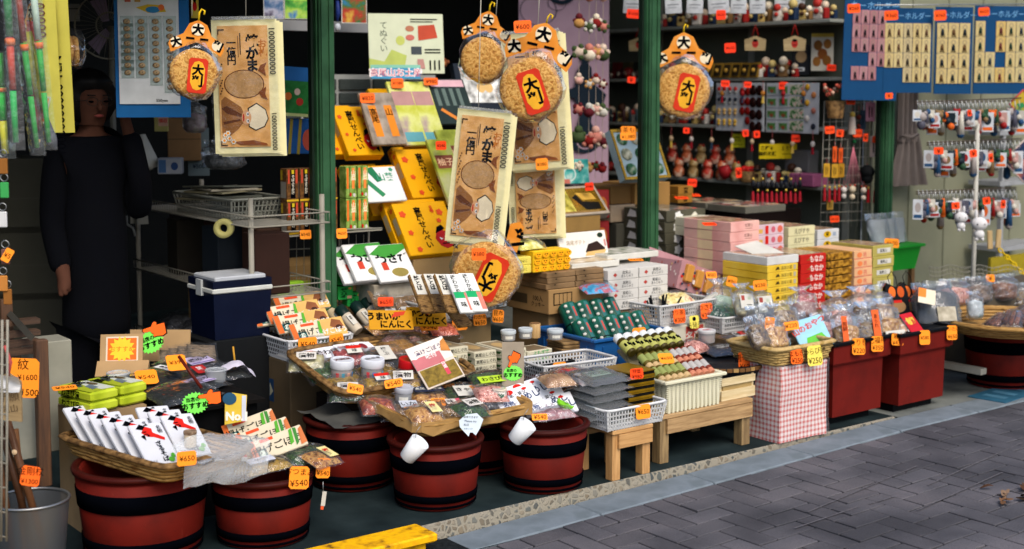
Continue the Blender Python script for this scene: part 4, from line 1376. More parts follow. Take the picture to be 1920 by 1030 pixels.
# black tray with cream-and-green box stacks
tx, tz = 3.16, 0.395
g = MB()
g.box((3.44, 4.70, tz - .03), (.62, .48, .06), P('#3a1612', .6))
g.box((3.44, 4.70, tz + .006), (.62, .48, .012), BLACK)
for a_, b_, c_, d_ in ((3.44, 4.462, .62, .01), (3.44, 4.938, .62, .01), (3.132, 4.70, .01, .466), (3.748, 4.70, .01, .466)):
 g.box((a_, b_, tz + .02), (c_, d_, .03), BLACK)
g.box((3.42, 4.72, .2), (.5, .4, .3), P('#4a2018', .7))
solo('black_tray', g, 'black tray on a reddish crate carrying cream and green boxes', 'tray')
CRM = P('#c3bda4', .5, .08)
GLF = P('#2f5226', .5, .2)
gart = [('p', [(.2, .4), (.3, .75), (.5, .6), (.65, .8), (.8, .35), (.5, .3)], GLF)]
fart = [('t', '高尾山しぐれ', .5, .5, .5, INK, .01)]
bx = slab_mesh(.115, .22, .028, CRM, [('r', .1, .1, .9, .9, P('#8a7c62', .4)), ('e', .5, .5, .3, .25, P('#b89c6a', .4))], b=.002, front=fart, leftart=gart + [('p', [(.6, .2), (.85, .3), (.9, .7), (.7, .6)], GLF)]).mesh('tea_box')
BST = [(3.235, 4.72, 4, 'rear left stack'), (3.37, 4.70, 3, 'middle stack'), (3.345, 4.55, 0, ''), (3.50, 4.66, 3, 'stack behind the hand sign')]
for x_, y_, n_, nm in BST:
 for k in range(n_):
  solo('tea_box', bx, 'cream box with green leaf print, %s, %s' % (ORD[n_ - 1 - k], nm), 'box', (x_, y_, tz + .013 + .0285 * k), (0, 0, rnd.uniform(-2, 2)), 'cream and green boxes on the black tray')
bx2 = slab_mesh(.14, .12, .03, CRM, [('r', .1, .1, .9, .9, P('#6a5a44', .4))], b=.002, front=[('r', 0, 0, 1, .42, BLACK), ('t', 'よもぎ餅', .55, .62, .6, P('#4a9a5c'), .02)]).mesh('tea_box')
for k in range(2):
 solo('tea_box', bx2, 'cream box with black and green lettering, %s of two' % ('lower', 'upper')[k], 'box', (3.645, 4.63, tz + .013 + .0305 * k), (0, 0, 1), 'cream and green boxes on the black tray')
for i, (px_, py_, r_) in enumerate(((953, 638, .034), (985, 634, .032), (1041, 636, .036))):
 jar('clear pot with frosted lid on the cream boxes, %s of three' % ('left', 'middle', 'right')[i], onz(px_, py_, tz + .105), r_, .045, P('#b4bcc0', .35), MIX(['#6a5240', '#8c7050'], 50), .016, sticker=OFFW)
g = MB()
g.lathe([(.024, 0), (.025, .003), (.025, .062), (.024, .064)], WOOD('#c8a470', '#a88450', 2), 24)
g.lathe([(.0245, .0645), (.0245, .066)], P('#7c5c3c', .7), 24)
solo('wooden_tube', g, 'pale wooden tube box standing between clear pots', 'tube', onz(1003, 633, tz + .09))
for k in range(5):
 g = slab_mesh(.17 - .006 * k, .13, .014, MIX(['#4c3a22', '#7c6240', '#94784e'], 14, .5, .3, stretch=(1, 1, 5)), None, b=.004)
 solo('snack_slab', g, 'flat brown cracker pack right of the cream boxes, %s' % ORD[4 - k], 'pack', onz(1082, 668, tz + .02) + Vector((rnd.uniform(-.006, .006), .06, .0155 * k - .01)), (rnd.uniform(-2, 2), 2, rnd.uniform(-6, 4)), 'flat brown cracker packs')
# shipping cartons with flat brown boxes
x0, z0, w_, h_ = fb(1029, 1131, 591, 545, 4.84)
BRC = P('#94744a', .8, .1, 7)
g = MB()
g.rbox((x0 + w_ / 2, 4.84 + .16, z0 + h_ / 2), (w_, .32, h_), BRC, .003)
g.front((x0, 4.84, z0), w_, h_, [('r', .08, .35, .42, .85, INK), ('r', .10, .39, .18, .81, BRC), ('r', .19, .39, .25, .81, BRC), ('r', .26, .39, .32, .81, BRC), ('r', .33, .39, .40, .81, BRC)])
g.left((x0, 5.16, z0), .32, h_, [('r', .05, .3, .5, .7, P('#4a3c28')), ('t', '100入', .75, .6, .22, INK, .01), ('t', 'クッキー', .75, .35, .18, INK, .01)])
solo('shipping_carton', g, 'tan shipping carton with black stamp box under flat brown boxes', 'carton')
g = MB()
g.rbox((x0 + w_ / 2 + .015, 4.84 + .17, (z0 + ZTB) / 2), (w_ - .02, .28, z0 - ZTB - .002), P('#7c6444', .8, .1, 7), .003)
solo('shipping_carton', g, 'darker carton underneath the stamped tan shipping carton', 'carton')
fl = slab_mesh(w_ / 2 * 1.02, .30, .026, MIX(['#5e4a32', '#7c6244', '#8a6e4c'], 8, .6, .2), [('r', .1, .15, .9, .85, P('#b8a488', .3)), ('e', .5, .5, .3, .3, P('#7c5c3a', .4))], b=.003, front=[('e', .3, .8, .03, .12, INK)]).mesh('flat_box')
for c in range(2):
 for k in range(3):
  solo('flat_box', fl, 'flat brown souvenir box, %s of the %s pile on the carton' % (('bottom', 'middle', 'top')[k], ('left', 'right')[c]), 'box', (x0 + w_ * (.24 + .53 * c), 4.995, z0 + h_ + .0265 * k + .001), (0, 0, rnd.uniform(-2, 2)), 'flat brown souvenir boxes')
ztop = z0 + h_ + .082
# chick print boxes
CH = P('#e0b41c', .45, .06)
chart = []
for r_ in range(3):
 for c in range(5):
  chart += [('e', .1 + .2 * c, .17 + .33 * r_, .09, .15, P('#f0a818')), ('e', .07 + .2 * c, .2 + .33 * r_, .018, .03, INK), ('e', .13 + .2 * c, .2 + .33 * r_, .018, .03, INK), ('r', .08 + .2 * c, .1 + .33 * r_, .12 + .2 * c, .13 + .33 * r_, RD)]
x1, z1, w1, h1 = fb(1000, 1068, 503, 463, 4.88)
g = MB()
g.rbox((x1 + w1 / 2, 4.93, ztop + h1 / 2), (w1, .1, h1), CH, .003)
g.front((x1, 4.88, ztop), w1, h1, chart)
solo('chick_print_box', g, 'yellow box printed with rows of chicks on the flat brown boxes', 'box')
for k in range(2):
 g = slab_mesh(.09, .12, .038, P('#d8c858', .5), None, front=[('t', 'ひよこ', .5, .5, .3, INK)])
 solo('pale_yellow_box', g, 'pale yellow box left of the chick print box, %s' % ('lower', 'upper')[k], 'box', (x1 - .048, 4.95, ztop + .0385 * k), (0, 0, 0))
pouch('bag of wrapped yellow sweets on the chick print box', (x1 + .02, 4.96, ztop + h1 + .004), (0, 0, 5), 'swt', .17, .12, .05, MIX(['#a8a018', '#e0d860', '#f4f0b0'], 30, .4, .6), (.3, .4, -.1, -.1, [], P('#c8bcb0')), FILM2, 51)
# white box with picture of cake
x1, z1, w1, h1 = fb(1052, 1140, 487, 438, 5.05)
WB = P('#d8d4ca', .45, .05)
g = MB()
g.box((w1 / 2, 0, h1 / 2), (w1, .012, h1), WB)
g.front((0, -.006, 0), w1, h1, [('t', '高尾ポテト', .35, .6, .16, P('#8c7040'), 0), ('p', [(.52, .2), (.6, .5), (.8, .6), (.95, .3), (.9, .12), (.6, .1)], P('#2a1a12')), ('p', [(.5, .05), (.9, .05), (.97, .25), (.55, .2)], P('#c8a468')), ('e', .88, .82, .06, .1, P('#1c2c1c')), ('v', '新発売', .96, .6, .08, RD)])
solo('cake_picture_box', g, 'white box with chocolate cake picture leaning behind the chick boxes', 'box', (x1, 5.05, ztop + .02), (-16, 0, 0))
# glass-topped boxes
GL = P('#a89c8c', .15, .3, 20)
for i, (px_, py_, w1, y_, cc, lb) in enumerate(((1105, 508, .30, 4.95, ['#8a7a68', '#c0a880', '#d8d0c0'], 'clear-lidded biscuit box with tan windows beside the chick print boxes'), (1175, 502, .34, 5.0, ['#4a5a3c', '#b8b8a8', '#d8d4cc'], 'clear-lidded box of white and green sweets on the white boxes'))):
 p = ony(px_, py_, y_)
 g = slab_mesh(w1, .22, .03, OFFW, [('r', .04, .04, .96, .96, MIX(cc, 25, .3, .3))])
 solo('window_box', g, lb, 'box', (p.x, y_ + .06, ztop - .012 if i == 0 else .76), (0, 0, 0))
price(1192, 487, 28, 7, None, ['¥650'], 'orange card lying on the clear-lidded white and green sweets', z=.80, rx=-84)
# white boxes with red seals
x0, z0, w_, h_ = fb(1140, 1252, 585, 508, 4.82)
wh = slab_mesh(w_ / 2 - .003, .26, h_ / 4 - .001, P('#c6c3bc', .45, .05), None, b=.002, front=[('p', [(.16, .5), (.23, .72), (.3, .5), (.23, .28)], P('#b04038')), ('t', '高尾山', .6, .68, .3, INK, 0), ('t', 'まんじゅう', .62, .34, .26, INK, 0)], leftart=[('r', .1, .1, .9, .2, P('#b8b4a8'))]).mesh('white_box')
for c in range(2):
 for k in range(4):
  solo('white_box', wh, 'white sweet box with red seal, %s of the %s column' % (ORD[3 - k], ('left', 'right')[c]), 'box', (x0 + w_ * (.25 + .5 * c), 4.82 + .13, z0 + h_ / 4 * k), (0, 0, rnd.uniform(-1, 1)), 'white boxes with red seals')
g = MB()
g.box((x0 + w_ / 2, 4.96, (z0 + ZTB) / 2), (w_ - .01, .25, z0 - ZTB - .001), CARD2)
solo('support_carton', g, 'brown carton under the white boxes with red seals', 'carton')
# blue crate of green rolled towels
x0, z0, w_, h_ = fb(1122, 1244, 700, 640, 4.47)
BLU = CLEAR('#2a6cb8', .55, .2, .2, 8)
mb_ = bpy.data.materials.new('blue_plastic')
mb_.use_nodes = True
bb = mb_.node_tree.nodes['Principled BSDF']
bb.inputs['Base Color'].default_value = hexlin('#1d5c9c')
bb.inputs['Roughness'].default_value = .3
bb.inputs['Transmission Weight'].default_value = .25
t = thing('blue_crate', 'translucent blue plastic crate full of green rolled packs', 'crate', (x0 - .02, 4.47, ZTB))
g = MB()
hc = .5 - ZTB - .01
W2, D2 = w_ + .05, .40
for (a_, b_, c_, d_) in ((W2 / 2, 0, W2, .004), (W2 / 2, D2, W2, .004), (0, D2 / 2, .004, D2 - .006), (W2, D2 / 2, .004, D2 - .006)):
 g.box((a_, b_, hc / 2), (c_, d_, hc), mb_)
g.box((W2 / 2, D2 / 2, .004), (W2, D2, .005), mb_)
obj('walls', g, t)
g = MB()
for (a_, b_, c_, d_) in ((W2 / 2, -.006, W2 + .03, .018), (W2 / 2, D2 + .006, W2 + .03, .018), (-.006, D2 / 2, .018, D2 - .008), (W2 + .006, D2 / 2, .018, D2 - .008)):
 g.rbox((a_, b_, hc + .006), (c_, d_, .016), mb_, .004)
obj('rim', g, t)
for k in range(5):
 obj('rib', MB().box((W2 * (k + .5) / 5, -.005, hc * .45), (.008, .008, hc * .8), mb_), t)
for k in range(4):
 obj('rib', MB().box((-.005, D2 * (k + .5) / 4, hc * .45), (.008, .008, hc * .8), mb_), t)
GT = MIX(['#0c3a30', '#12503f', '#1a6050'], 12, .35, .2)
t0 = None
gr = MB()
n_ = 14
L_, rr = .17, .042
vs_ = []
gr.lathe([(rr * .9, 0), (rr, .005), (rr, L_ - .005), (rr * .9, L_)], GT, 16)
WP = P('#c9d4d4', .4)
for s_, (a0, a1, z0_, z1_, m_) in enumerate(((255, 285, .01, L_ - .01, P('#2f6664', .4)), (264, 278, .09, L_ - .03, P('#b04a40', .5)), (214, 236, .01, L_ - .01, P('#1c4a40', .4)))):
 pts = []
 for k in range(5):
  a = R(a0 + (a1 - a0) * k / 4)
  for z_ in (z0_, z1_):
   pts.append(((rr + .0006 * (s_ + 1)) * math.cos(a), (rr + .0006 * (s_ + 1)) * math.sin(a), z_))
 gr.add(pts, [(2 * k, 2 * k + 2, 2 * k + 3, 2 * k + 1) for k in range(4)], m_)
for k in range(5):
 a = R(225)
 gr.ball((rr * math.cos(a) * 1.0, rr * math.sin(a) * 1.0, .03 + .03 * k), .010, OFFW, 6, 4, (1, 1, .8))
roll_me = gr.mesh('green_roll')
bd = MB()
bd.lathe([(rr + .001, .06), (rr + .003, .062), (rr + .003, .064), (rr + .001, .066)], BLACK, 16, cap=False)
bnd = bd.mesh('rubber_band')
k = 0
for r_ in range(2):
 for c in range(5 - r_):
  t = thing('green_roll', 'green rolled seaweed pack in blue crate, %s, %s row' % (NTH[c], ('front', 'rear')[r_]), 'rolled pack', (x0 + .055 + .083 * c + .04 * r_, 4.56 + .15 * r_, ZTB + .085 + .05 * r_), (38 - 0, 0, rnd.uniform(-4, 4) + 180 * 0), 'green rolled packs')
  t.rotation_euler = (R(-38), 0, R(rnd.uniform(-4, 4)))
  obj('wrapper', roll_me, t)
  obj('rubber_band', bnd, t)
pouch('pack of blue and red sardine strips on the green rolls', (x0 + .28, 4.80, .66), (14, 0, -10), 'bsr', .2, .13, .02, MIX(['#1c6c98', '#3a9cc8', '#b03028', '#58b4d8'], 22, .4, .4), None, FILM, 52)
price(1199, 628, 30, 27, 4.45, ['¥540'], '¥540 card on the blue crate', rz=-10)
# white basket of combs on a pale box
x0, z0, w_, h_ = fb(1245, 1346, 612, 577, 4.62)
WPL = P('#c6c6c4', .45, .06)
lattice_basket('white plastic basket of black combs with two orange cards', (x0 - .03, 4.62, z0 - .01), 2, w_ + .04, .28, h_ + .015, WPL, .017, .007)
g = MB()
g.rbox((x0 + w_ / 2 - .02, 4.75, (z0 + ZTB) / 2 - .004), (w_ - .03, .26, z0 - ZTB - .014), P('#c4bfae', .6, .08), .003)
g.front((x0 - .005, 4.62, ZTB), w_ - .03, z0 - ZTB - .01, [('r', .45, .3, .8, .95, P('#b84840')), ('t', '名産', .6, .6, .3, OFFW, .02)])
solo('pale_carton', g, 'pale box with red print under the comb basket', 'carton')
for k in range(13):
 g = MB()
 g.add([(-.008, 0, 0), (.008, 0, 0), (.004, 0, .1), (-.004, 0, .1), (-.008, .003, 0), (.008, .003, 0), (.004, .003, .1), (-.004, .003, .1)], [(0, 1, 2, 3), (7, 6, 5, 4), (0, 4, 5, 1), (1, 5, 6, 2), (2, 6, 7, 3), (3, 7, 4, 0)], BLACK)
 if k < 7:
  solo('black_stick', g, 'black incense stick in the white comb basket, %s' % NTH[k], 'stick', (x0 + .01 + .02 * k, 4.70 + .02 * (k % 3), z0 + .03), (rnd.uniform(-10, 10), -30 + 10 * k, 0), 'black sticks in the basket')
pouch('bag of yellow and red sweets behind the black sticks', (x0 + .24, 4.78, z0 + h_ - .005), (18, 0, -4), 'yrs', .2, .14, .03, MIX(['#8c2820', '#d8c878', '#e8e0b0', '#b86848'], 25, .4, .5), None, FILM, 53)
g = MB()
g.box((0, 0, 0), (.15, .02, .012), OFFW, rot=(0, -24, 0))
solo('white_scoop', g, 'white plastic scoop lying across the comb basket', 'scoop', ony(1322, 563, 4.66), (0, 0, -10))
price(1274, 593, 27, 27, 4.60, ['のり茶漬', '¥300'], 'left orange card on the white comb basket', rz=-10, col=P('#ff6a28', .5))
price(1325, 583, 27, 29, 4.60, ['わさび', '¥380'], 'right orange card on the white comb basket', rz=-10, col=P('#ff6a28', .5))
price(1302, 604, 21, 24, 4.595, ['●', '新発売'], 'yellow card with green dot below the two orange basket cards', rz=-10, col=P('#e8d860', .5))
# stool basket with black packs and gold boxes
zs = FLOOR + .206
lattice_basket('white basket on the pine stool, full of black packs', (3.475, 3.935, zs), 0, .325, .30, .085, P('#cccdcc', .45, .06), .016, .006)
BKP = P('#15191c', .25, .2)
for k in range(5):
 t = thing('seaweed_tray', 'black seaweed pack in clear tray on the stool basket, %s' % ORD[4 - k], 'pack', (3.56 + rnd.uniform(-.01, .01), 4.10, zs + .045 + .034 * k), (2, -2, rnd.uniform(-8, 4)), 'black seaweed packs')
 g = MB()
 g.box((0, 0, .008), (.175, .2, .014), BKP, .92)
 g.box((0, 0, .016), (.12, .13, .006), P('#1c3a30', .4))
 g.top((-.06, -.065, .019), .12, .13, [('r', .1, .2, .9, .8, P('#9ab49c', .4)), ('t', '海苔', .5, .5, .3, P('#2c6a3c'), .02)])
 obj('pack', g, t)
 g = MB()
 g.sheet(10, 8, lambda u, v: ((u - .5) * .21, (v - .5) * .24, .004 + .022 * (1 - abs(2 * u - 1) ** 6) * (1 - abs(2 * v - 1) ** 6) + .004 * noise.noise(Vector((u * 7, v * 7, k)))), CLEAR('#e8eef2', .12, .1, .5))
 obj('clear_tray', g, t)
for k in range(6):
 g = MB()
 g.box((0, 0, .012), (.14, .16, .023), P('#0e0d0a', .3))
 g.box((0, 0, .0255), (.144, .164, .004), P('#a07a18', .3, .2, 20, 0, .6))
 g.box((0, -.0815, .006), (.144, .001, .01), P('#a07a18', .3, .2, 20, 0, .6))
 solo('gold_box', g, 'black box with gold edges on the stool basket, %s' % ORD[5 - k], 'box', (3.735, 4.10, zs + .03 + .0285 * k), (0, 0, rnd.uniform(-2, 2)), 'black and gold boxes')
price(1206, 772, 33, 27, 3.925, ['¥650'], '¥650 card on the stool basket', rz=-8)
price(1194, 701, 28, 20, 4.0, ['特価', '¥980'], 'red-orange card on the black and gold boxes', rz=-12, col=NEON)
# grey-white basket behind
lattice_basket('white basket with a tan handle strip holding red packs', (3.45, 4.30, .36), -4, .38, .22, .10, P('#bfc0c0', .45, .06), .017, .007)
for i, (px_, py_, c) in enumerate(((1070, 705, ['#8c1410', '#c82018', '#e8b820']), (1105, 712, ['#c8a8a0', '#d8d0c8', '#b03028']), (1045, 716, ['#7c5c44', '#a88058', '#c0a078']))):
 pouch(('red and yellow snack bag in the basket behind the stool', 'pale pink snack bag at the right of that basket', 'tan snack bag at the front of that basket with the ¥320 card')[i], onz(px_, py_, .43), (12, 0, -6 * i), 'rb%d' % i, .16, .13, .03, MIX(c, 18, .35, .4), None, FILM2, 60 + i)
price(1050, 692, 28, 25, 4.42, ['¥320'], '¥320 card on the back rim of the white basket', rz=-12)
# cream basket of jars on the bench
x0 = 3.885
zb = FLOOR + .206
t = thing('cream_basket', 'cream woven plastic basket of jars standing on the bench', 'basket', (x0, 4.03, zb))
g = MB()
CW = P('#cfcbb0', .5, .06)
w_, d_, h_ = .31, .34, .125
for z_ in [.006 + i * .0085 for i in range(14)]:
 k = 1 + .06 * z_ / h_
 g.box((w_ / 2, d_ / 2, z_), (w_ * k, d_ * k, .0045), CW)
for i in range(13):
 f = (i + .5) / 13
 for (a_, b_, c_, e_) in ((w_ * f, -.003, .012, .006), (w_ * f, d_ + .003, .012, .006), (-.003, d_ * f, .006, .012), (w_ + .003, d_ * f, .006, .012)):
  g.box((a_, b_, h_ / 2), (c_, e_, h_), CW)
obj('woven_wall', g, t)
g = MB()
for (a_, b_, c_, e_) in ((w_ / 2, -.012, w_ + .05, .022), (w_ / 2, d_ + .012, w_ + .05, .022), (-.014, d_ / 2, .022, d_ + .001), (w_ + .014, d_ / 2, .022, d_ + .001)):
 g.rbox((a_, b_, h_ + .006), (c_, e_, .014), CW, .005)
obj('rim', g, t)
JB = [('lying spice jar with white cap', P('#d8dcdc', .4), P('#3c3410', .3), P('#a4a458', .5), .0225, .115, 7), ('small corked spice jar', P('#b89c70', .6), P('#564a18', .35), P('#868e50', .5), .0172, .088, 10), ('small red spice jar', P('#b8765c', .6), P('#6c2818', .35), P('#a8a4a0', .5), .017, .085, 8)]
for r_, (nm, cap, body, lab, rad, ln_, n_) in enumerate(JB):
 gb_ = MB()
 gb_.lathe([(rad * .85, 0), (rad, .004), (rad, ln_ * .72), (rad * .8, ln_ * .78)], body, 14)
 body_me = gb_.mesh('glass')
 gb_ = MB()
 gb_.lathe([(rad * 1.01, ln_ * .12), (rad * 1.015, ln_ * .13), (rad * 1.015, ln_ * .58), (rad * 1.01, ln_ * .59)], lab, 14, cap=False)
 for q in range(3):
  a = R(90 + 40 * (q - 1) + 180)
  gb_.box((rad * 1.01 * math.cos(a), rad * 1.01 * math.sin(a), ln_ * .36), (.007, .007, .016), INK)
 lab_me = gb_.mesh('paper_label')
 gb_ = MB()
 gb_.lathe([(rad * .98, ln_ * .76), (rad, ln_ * .78), (rad, ln_ * .98), (rad * .9, ln_)], cap, 14)
 cap_me = gb_.mesh('cap')
 sl = R(30)
 for c in range(n_):
  if r_ == 0:
   x_, dist, rot, q = 3.875 + .0475 * c, .20, (-60, 0, 0), 'in the upper row'
   nth = NTH[c]
  elif r_ == 1:
   rw, cc = c // 5, c % 5
   x_, dist, rot, q = 3.90 + .036 * cc, .185 - .088 * rw, (120, 0, 0), 'in the %s green row' % ('rear', 'front')[rw]
   nth = NTH[cc]
  else:
   rw, cc = c // 4, c % 4
   x_, dist, rot, q = 4.08 + .036 * cc, .185 - .088 * rw, (120, 0, 0), 'in the %s red row' % ('rear', 'front')[rw]
   nth = NTH[cc]
  p = Vector((x_, 4.055 + dist * math.cos(sl), zb + .122 + dist * math.sin(sl)))
  t = thing('spice_jar', '%s %s, %s' % (nm, q, nth), 'jar', p, rot, 'spice jars in the cream basket')
  obj('glass', body_me, t)
  obj('paper_label', lab_me, t)
  obj('cap', cap_me, t)
g = MB()
g.box((4.04, 4.2, zb + .13), (.29, .34, .012), P('#8c8468', .7), rot=(30, 0, 0))
solo('jar_shelf_board', g, 'slanted board inside the cream basket under the spice jars', 'board')
price(1249, 672, 28, 11, None, ['¥650'], 'orange card lying on the spice jars', z=zb + .25, rx=-60)
price(1205, 648, 24, 14, 4.5, ['¥430'], 'orange card behind the white-capped jars', rx=-30)
# pine box on the bench
t = thing('pine_box', 'pale wooden box with a hand slot at the right of the bench', 'box', (4.225, 4.05, zb))
g = MB()
PB = WOOD('#d8c8a0', '#b8a070', 0)
g.box((.105, 0, .022), (.21, .012, .043), PB)
g.box((.105, 0, .081), (.21, .012, .03), PB)
g.box((.105, .004, .055), (.18, .006, .03), P('#a08858', .7))
for x_ in (0.006, .204):
 g.box((x_, .1, .05), (.012, .19, .098), PB)
g.box((.105, .2, .05), (.21, .012, .1), PB)
obj('panel', g, t)
# round black tray
p = onz(1348, 668, .40)
t = thing('round_black_tray', 'round black tray with a wooden rim holding clear jars', 'tray', (p.x, p.y, .355))
g = MB()
g.lathe([(.16, -.09), (.19, .0), (.20, .028), (.195, .03), (.185, .012), (.001, .01)], P('#12151a', .35, .2), 40, cap=False)
obj('bowl', g, t)
g = MB()
for j in range(44):
 a = 2 * math.pi * j / 44
 g.box((.203 * math.cos(a), .203 * math.sin(a), .02), (.006, .024, .016), P('#6c4c2c', .6) if j % 3 else P('#9c7c4c', .6), rot=(0, 0, math.degrees(a)))
obj('wooden_rim', g, t)
jar('clear pot with a white and red lid on the round black tray', onz(1325, 642, .42), .042, .06, P('#c4c4c4', .35), MIX(['#a86a58', '#c8a890'], 40), .016, top=[('t', '七味', .5, .5, .5, RD, .02)])
pouch('bag of pink dried shrimp at the left of the round black tray', onz(1303, 655, .40), (10, 0, 15), 'shr', .14, .12, .045, PINKF, None, FILM2, 71)
pouch('dark blue sheet pack with red strip on the round black tray', onz(1355, 658, .385), (6, 0, -8), 'sh2', .22, .17, .018, P('#1c2c44', .35), (.4, .2, 0, .0, [('t', '味付のり', .5, .5, .6, INK, .02)], OFFW), FILM2, 72)
pouch('clear pack with red and white label at the back of the round black tray', onz(1385, 640, .41), (10, 0, -12), 'sh3', .16, .14, .03, GREY, (.4, .4, 0, 0, [('r', .5, .3, 1, 1, RD), ('t', '特', .3, .5, .5, INK)], OFFW), FILM2, 73)
price(1398, 678, 31, 36, 4.13, ['唐辛子', '¥600'], 'large red-orange ¥600 card right of the round black tray', rz=-16, col=P('#ff6a20', .5))
lattice_basket('small white basket behind the round black tray', (4.70, 4.50, .43), 0, .20, .2, .075, WPL, .017, .007)
pouch('dark green wasabi bags in the small white basket', (4.80, 4.60, .50), (20, 0, 20), 'wsb', .2, .16, .05, MIX(['#0c241c', '#16402c', '#3c6a4c', '#8ca89c'], 18, .35, .4), None, FILM2, 74)
# ============================================================ behind the trays: dried fish, packs, senbei display
def board(name, label, cat, px_, py_, wpx, hpx, Y, base, art, rx=0, ry=0, rz=None, th=.006, group=None, side=None):
 p = ony(px_, py_, Y)
 rz = FACE * .6 if rz is None else rz
 k = depth_of(p) / FPX
 cz = math.cos(R(rz - FACE))
 W_, H_ = wpx * k / cz, hpx * k / max(.3, math.cos(R(rx)))
 g = MB()
 g.rbox((0, th / 2, 0), (W_, th, H_), base, min(.003, th * .3))
 g.front((-W_ / 2, 0, -H_ / 2), W_, H_, art)
 return solo(name, g, label, cat, p, (rx, ry, rz), group)
# big support behind the tilted tray: stepped crates
g = MB()
g.box((3.12, 5.04, .28), (.66, .30, .46), P('#4a3a28', .8))
solo('crate_block', g, 'brown crate behind the tilted tray carrying dried fish packs', 'crate')
ZF = .51
FISH = MIX(['#3c2a16', '#6a4e2c', '#8c6c40', '#4c3620'], 40, .45, .7, stretch=(1, 4, 1))
fl_art = (.5, .42, 0, -.22, [('e', .62, .45, .22, .3, INK), ('r', .08, .1, .25, .9, P('#c8c0b8')), ('t', '干物', .3, .6, .3, INK)], OFFW)
for i, (px_, py_) in enumerate(((715, 568), (745, 562), (770, 556), (728, 585), (757, 581), (785, 577))):
 pouch('brown dried fish pack with white label, %s of the %s row' % (('left', 'middle', 'right')[i % 3], ('rear', 'front')[i // 3]), onz(px_, py_, ZF + .10 + .02 * (i < 3)), (40, 0, -6), 'fsh', .10, .18, .018, FISH, fl_art, FILM2, 81, cat='fish pack', group='dried fish packs with white labels')
YS = P('#bc8408', .5, .08)
for i, (px_, py_, w1, tx_) in enumerate(((733, 606, 80, 'うまいか'), (800, 600, 72, 'かつお'))):
 board('yellow_sign', 'yellow sign with black lettering in front of the dried fish, %s' % ('left', 'right')[i], 'sign', px_, py_ - 6, w1, 34, 4.86 + .02 * i, YS, [('t', tx_, .35, .68, .34, INK, .05), ('t', 'にんにく', .6, .28, .34, INK, .04), ('p', [(.5, .6), (.8, .75), (.85, .95), (.6, .9)], P('#c03a1c'))], rx=-28, ry=4, rz=-14, th=.004)
for i, (px_, py_, fd, rz_, lb) in enumerate(((715, 622, SQUID, 14, 'bag of tan squid strips left of the orange snack bags'), (755, 620, CRACK, 0, 'bag of golden snacks under the left yellow sign'), (800, 618, MIX(['#a83c18', '#e07c30', '#f0a868'], 60, .4, .8), -8, 'bag of orange snacks under the right yellow sign'), (740, 640, PINKF, 10, 'bag of pink ham slices behind the white header cards'), (832, 622, MIX(['#8c2414', '#d05830', '#e89880'], 60, .4, .8), -14, 'bag of red-orange shrimp snacks beside the fish basket'), (770, 634, PINKF, -14, 'bag of pink sliced snacks left of the brown sticks'))):
 pouch(lb, onz(px_, py_, .52), (26, 0, rz_), 'sq%d' % i, .14, .13, .022, fd, None, FILM2, 90 + i)
price(805, 613, 34, 15, 4.92, ['¥540'], 'orange card on the orange snack bags below the yellow signs', rx=-35)
price(723, 566, 29, 17, 5.08, ['¥650'], 'red-orange ¥650 card on the dried fish packs', rx=-15, col=NEON)
# rolls beside the post
rollb = MB()
rollb.lathe([(.024, 0), (.026, .006), (.026, .13), (.022, .145)], P('#c4b8a4', .5, .15), 16)
rollb.lathe([(.0265, .095), (.0275, .10), (.0275, .142), (.022, .147)], P('#0e2420', .35), 16)
rollb.box((-.005, -.0255, .055), (.026, .004, .055), OFFW)
rollb.front((-.018, -.0278, .028), .026, .055, [('v', '羊羹', .5, .75, .2, INK, .02)])
rm = rollb.mesh('sweet_roll')
for i, (px_, py_) in enumerate(((672, 622), (700, 614), (718, 606))):
 solo('sweet_roll', rm, 'cylindrical pack with dark green cap beside the post, %s of three' % ('left', 'middle', 'right')[i], 'roll', onz(px_, py_, .535), (-48, -12, 10), 'cylindrical packs with green caps')
g = MB()
g.lathe([(.022, 0), (.024, .006), (.024, .12), (.02, .13)], P('#b8a888', .5, .2), 16)
g.box((0, -.024, .07), (.026, .004, .05), P('#5c7078', .5))
solo('sweet_roll', g, 'pale wrapped roll lying lowest beside the post', 'roll', onz(652, 622, .53), (-48, -14, 10), 'cylindrical packs with green caps')
# grey basket of fish and white-green packs
lattice_basket('grey plastic basket of fish packs under the hanging round cracker', (3.31, 4.98, .555), -4, .40, .26, .085, P('#a8a8a4', .45, .08), .016, .006)
g = MB()
g.box((3.53, 5.12, .30), (.34, .24, .50), P('#8a7450', .8, .1, 6))
solo('tan_carton', g, 'tan carton under the grey fish basket', 'carton')
wg = slab_mesh(.075, .20, .014, P('#d4d6d2', .4), [('v', '磯わかめ', .35, .9, .1, INK, .02), ('r', .0, .36, 1, .52, P('#1c9a5c')), ('r', .65, .05, .95, .5, P('#c87868')), ('t', '味', .4, .2, .12, INK)], b=.003).mesh('wakame_pack')
bk = slab_mesh(.075, .20, .02, FISH, [('r', .08, .45, .95, .98, OFFW), ('v', '鮭とば', .4, .88, .11, INK, .04), ('r', .75, .5, .92, .95, P('#c88880'))], b=.006).mesh('fish_pack')
for i, (px_, py_, me, dz) in enumerate(((790, 566, bk, .02), (815, 565, bk, .02), (838, 566, bk, .035), (862, 565, wg, .04), (885, 563, wg, .04))):
 p = onz(px_, py_ - 12, .70 + dz)
 solo('fish_pack' if me is bk else 'wakame_pack', me, ('brown fish pack with white label in the grey basket, %s' % ('left', 'middle', 'right')[i] if i < 3 else 'white and green seaweed pack in the grey basket, %s' % ('left', 'right')[i - 3]), 'pack', p, (46, 4, -4), 'packs in the grey basket')
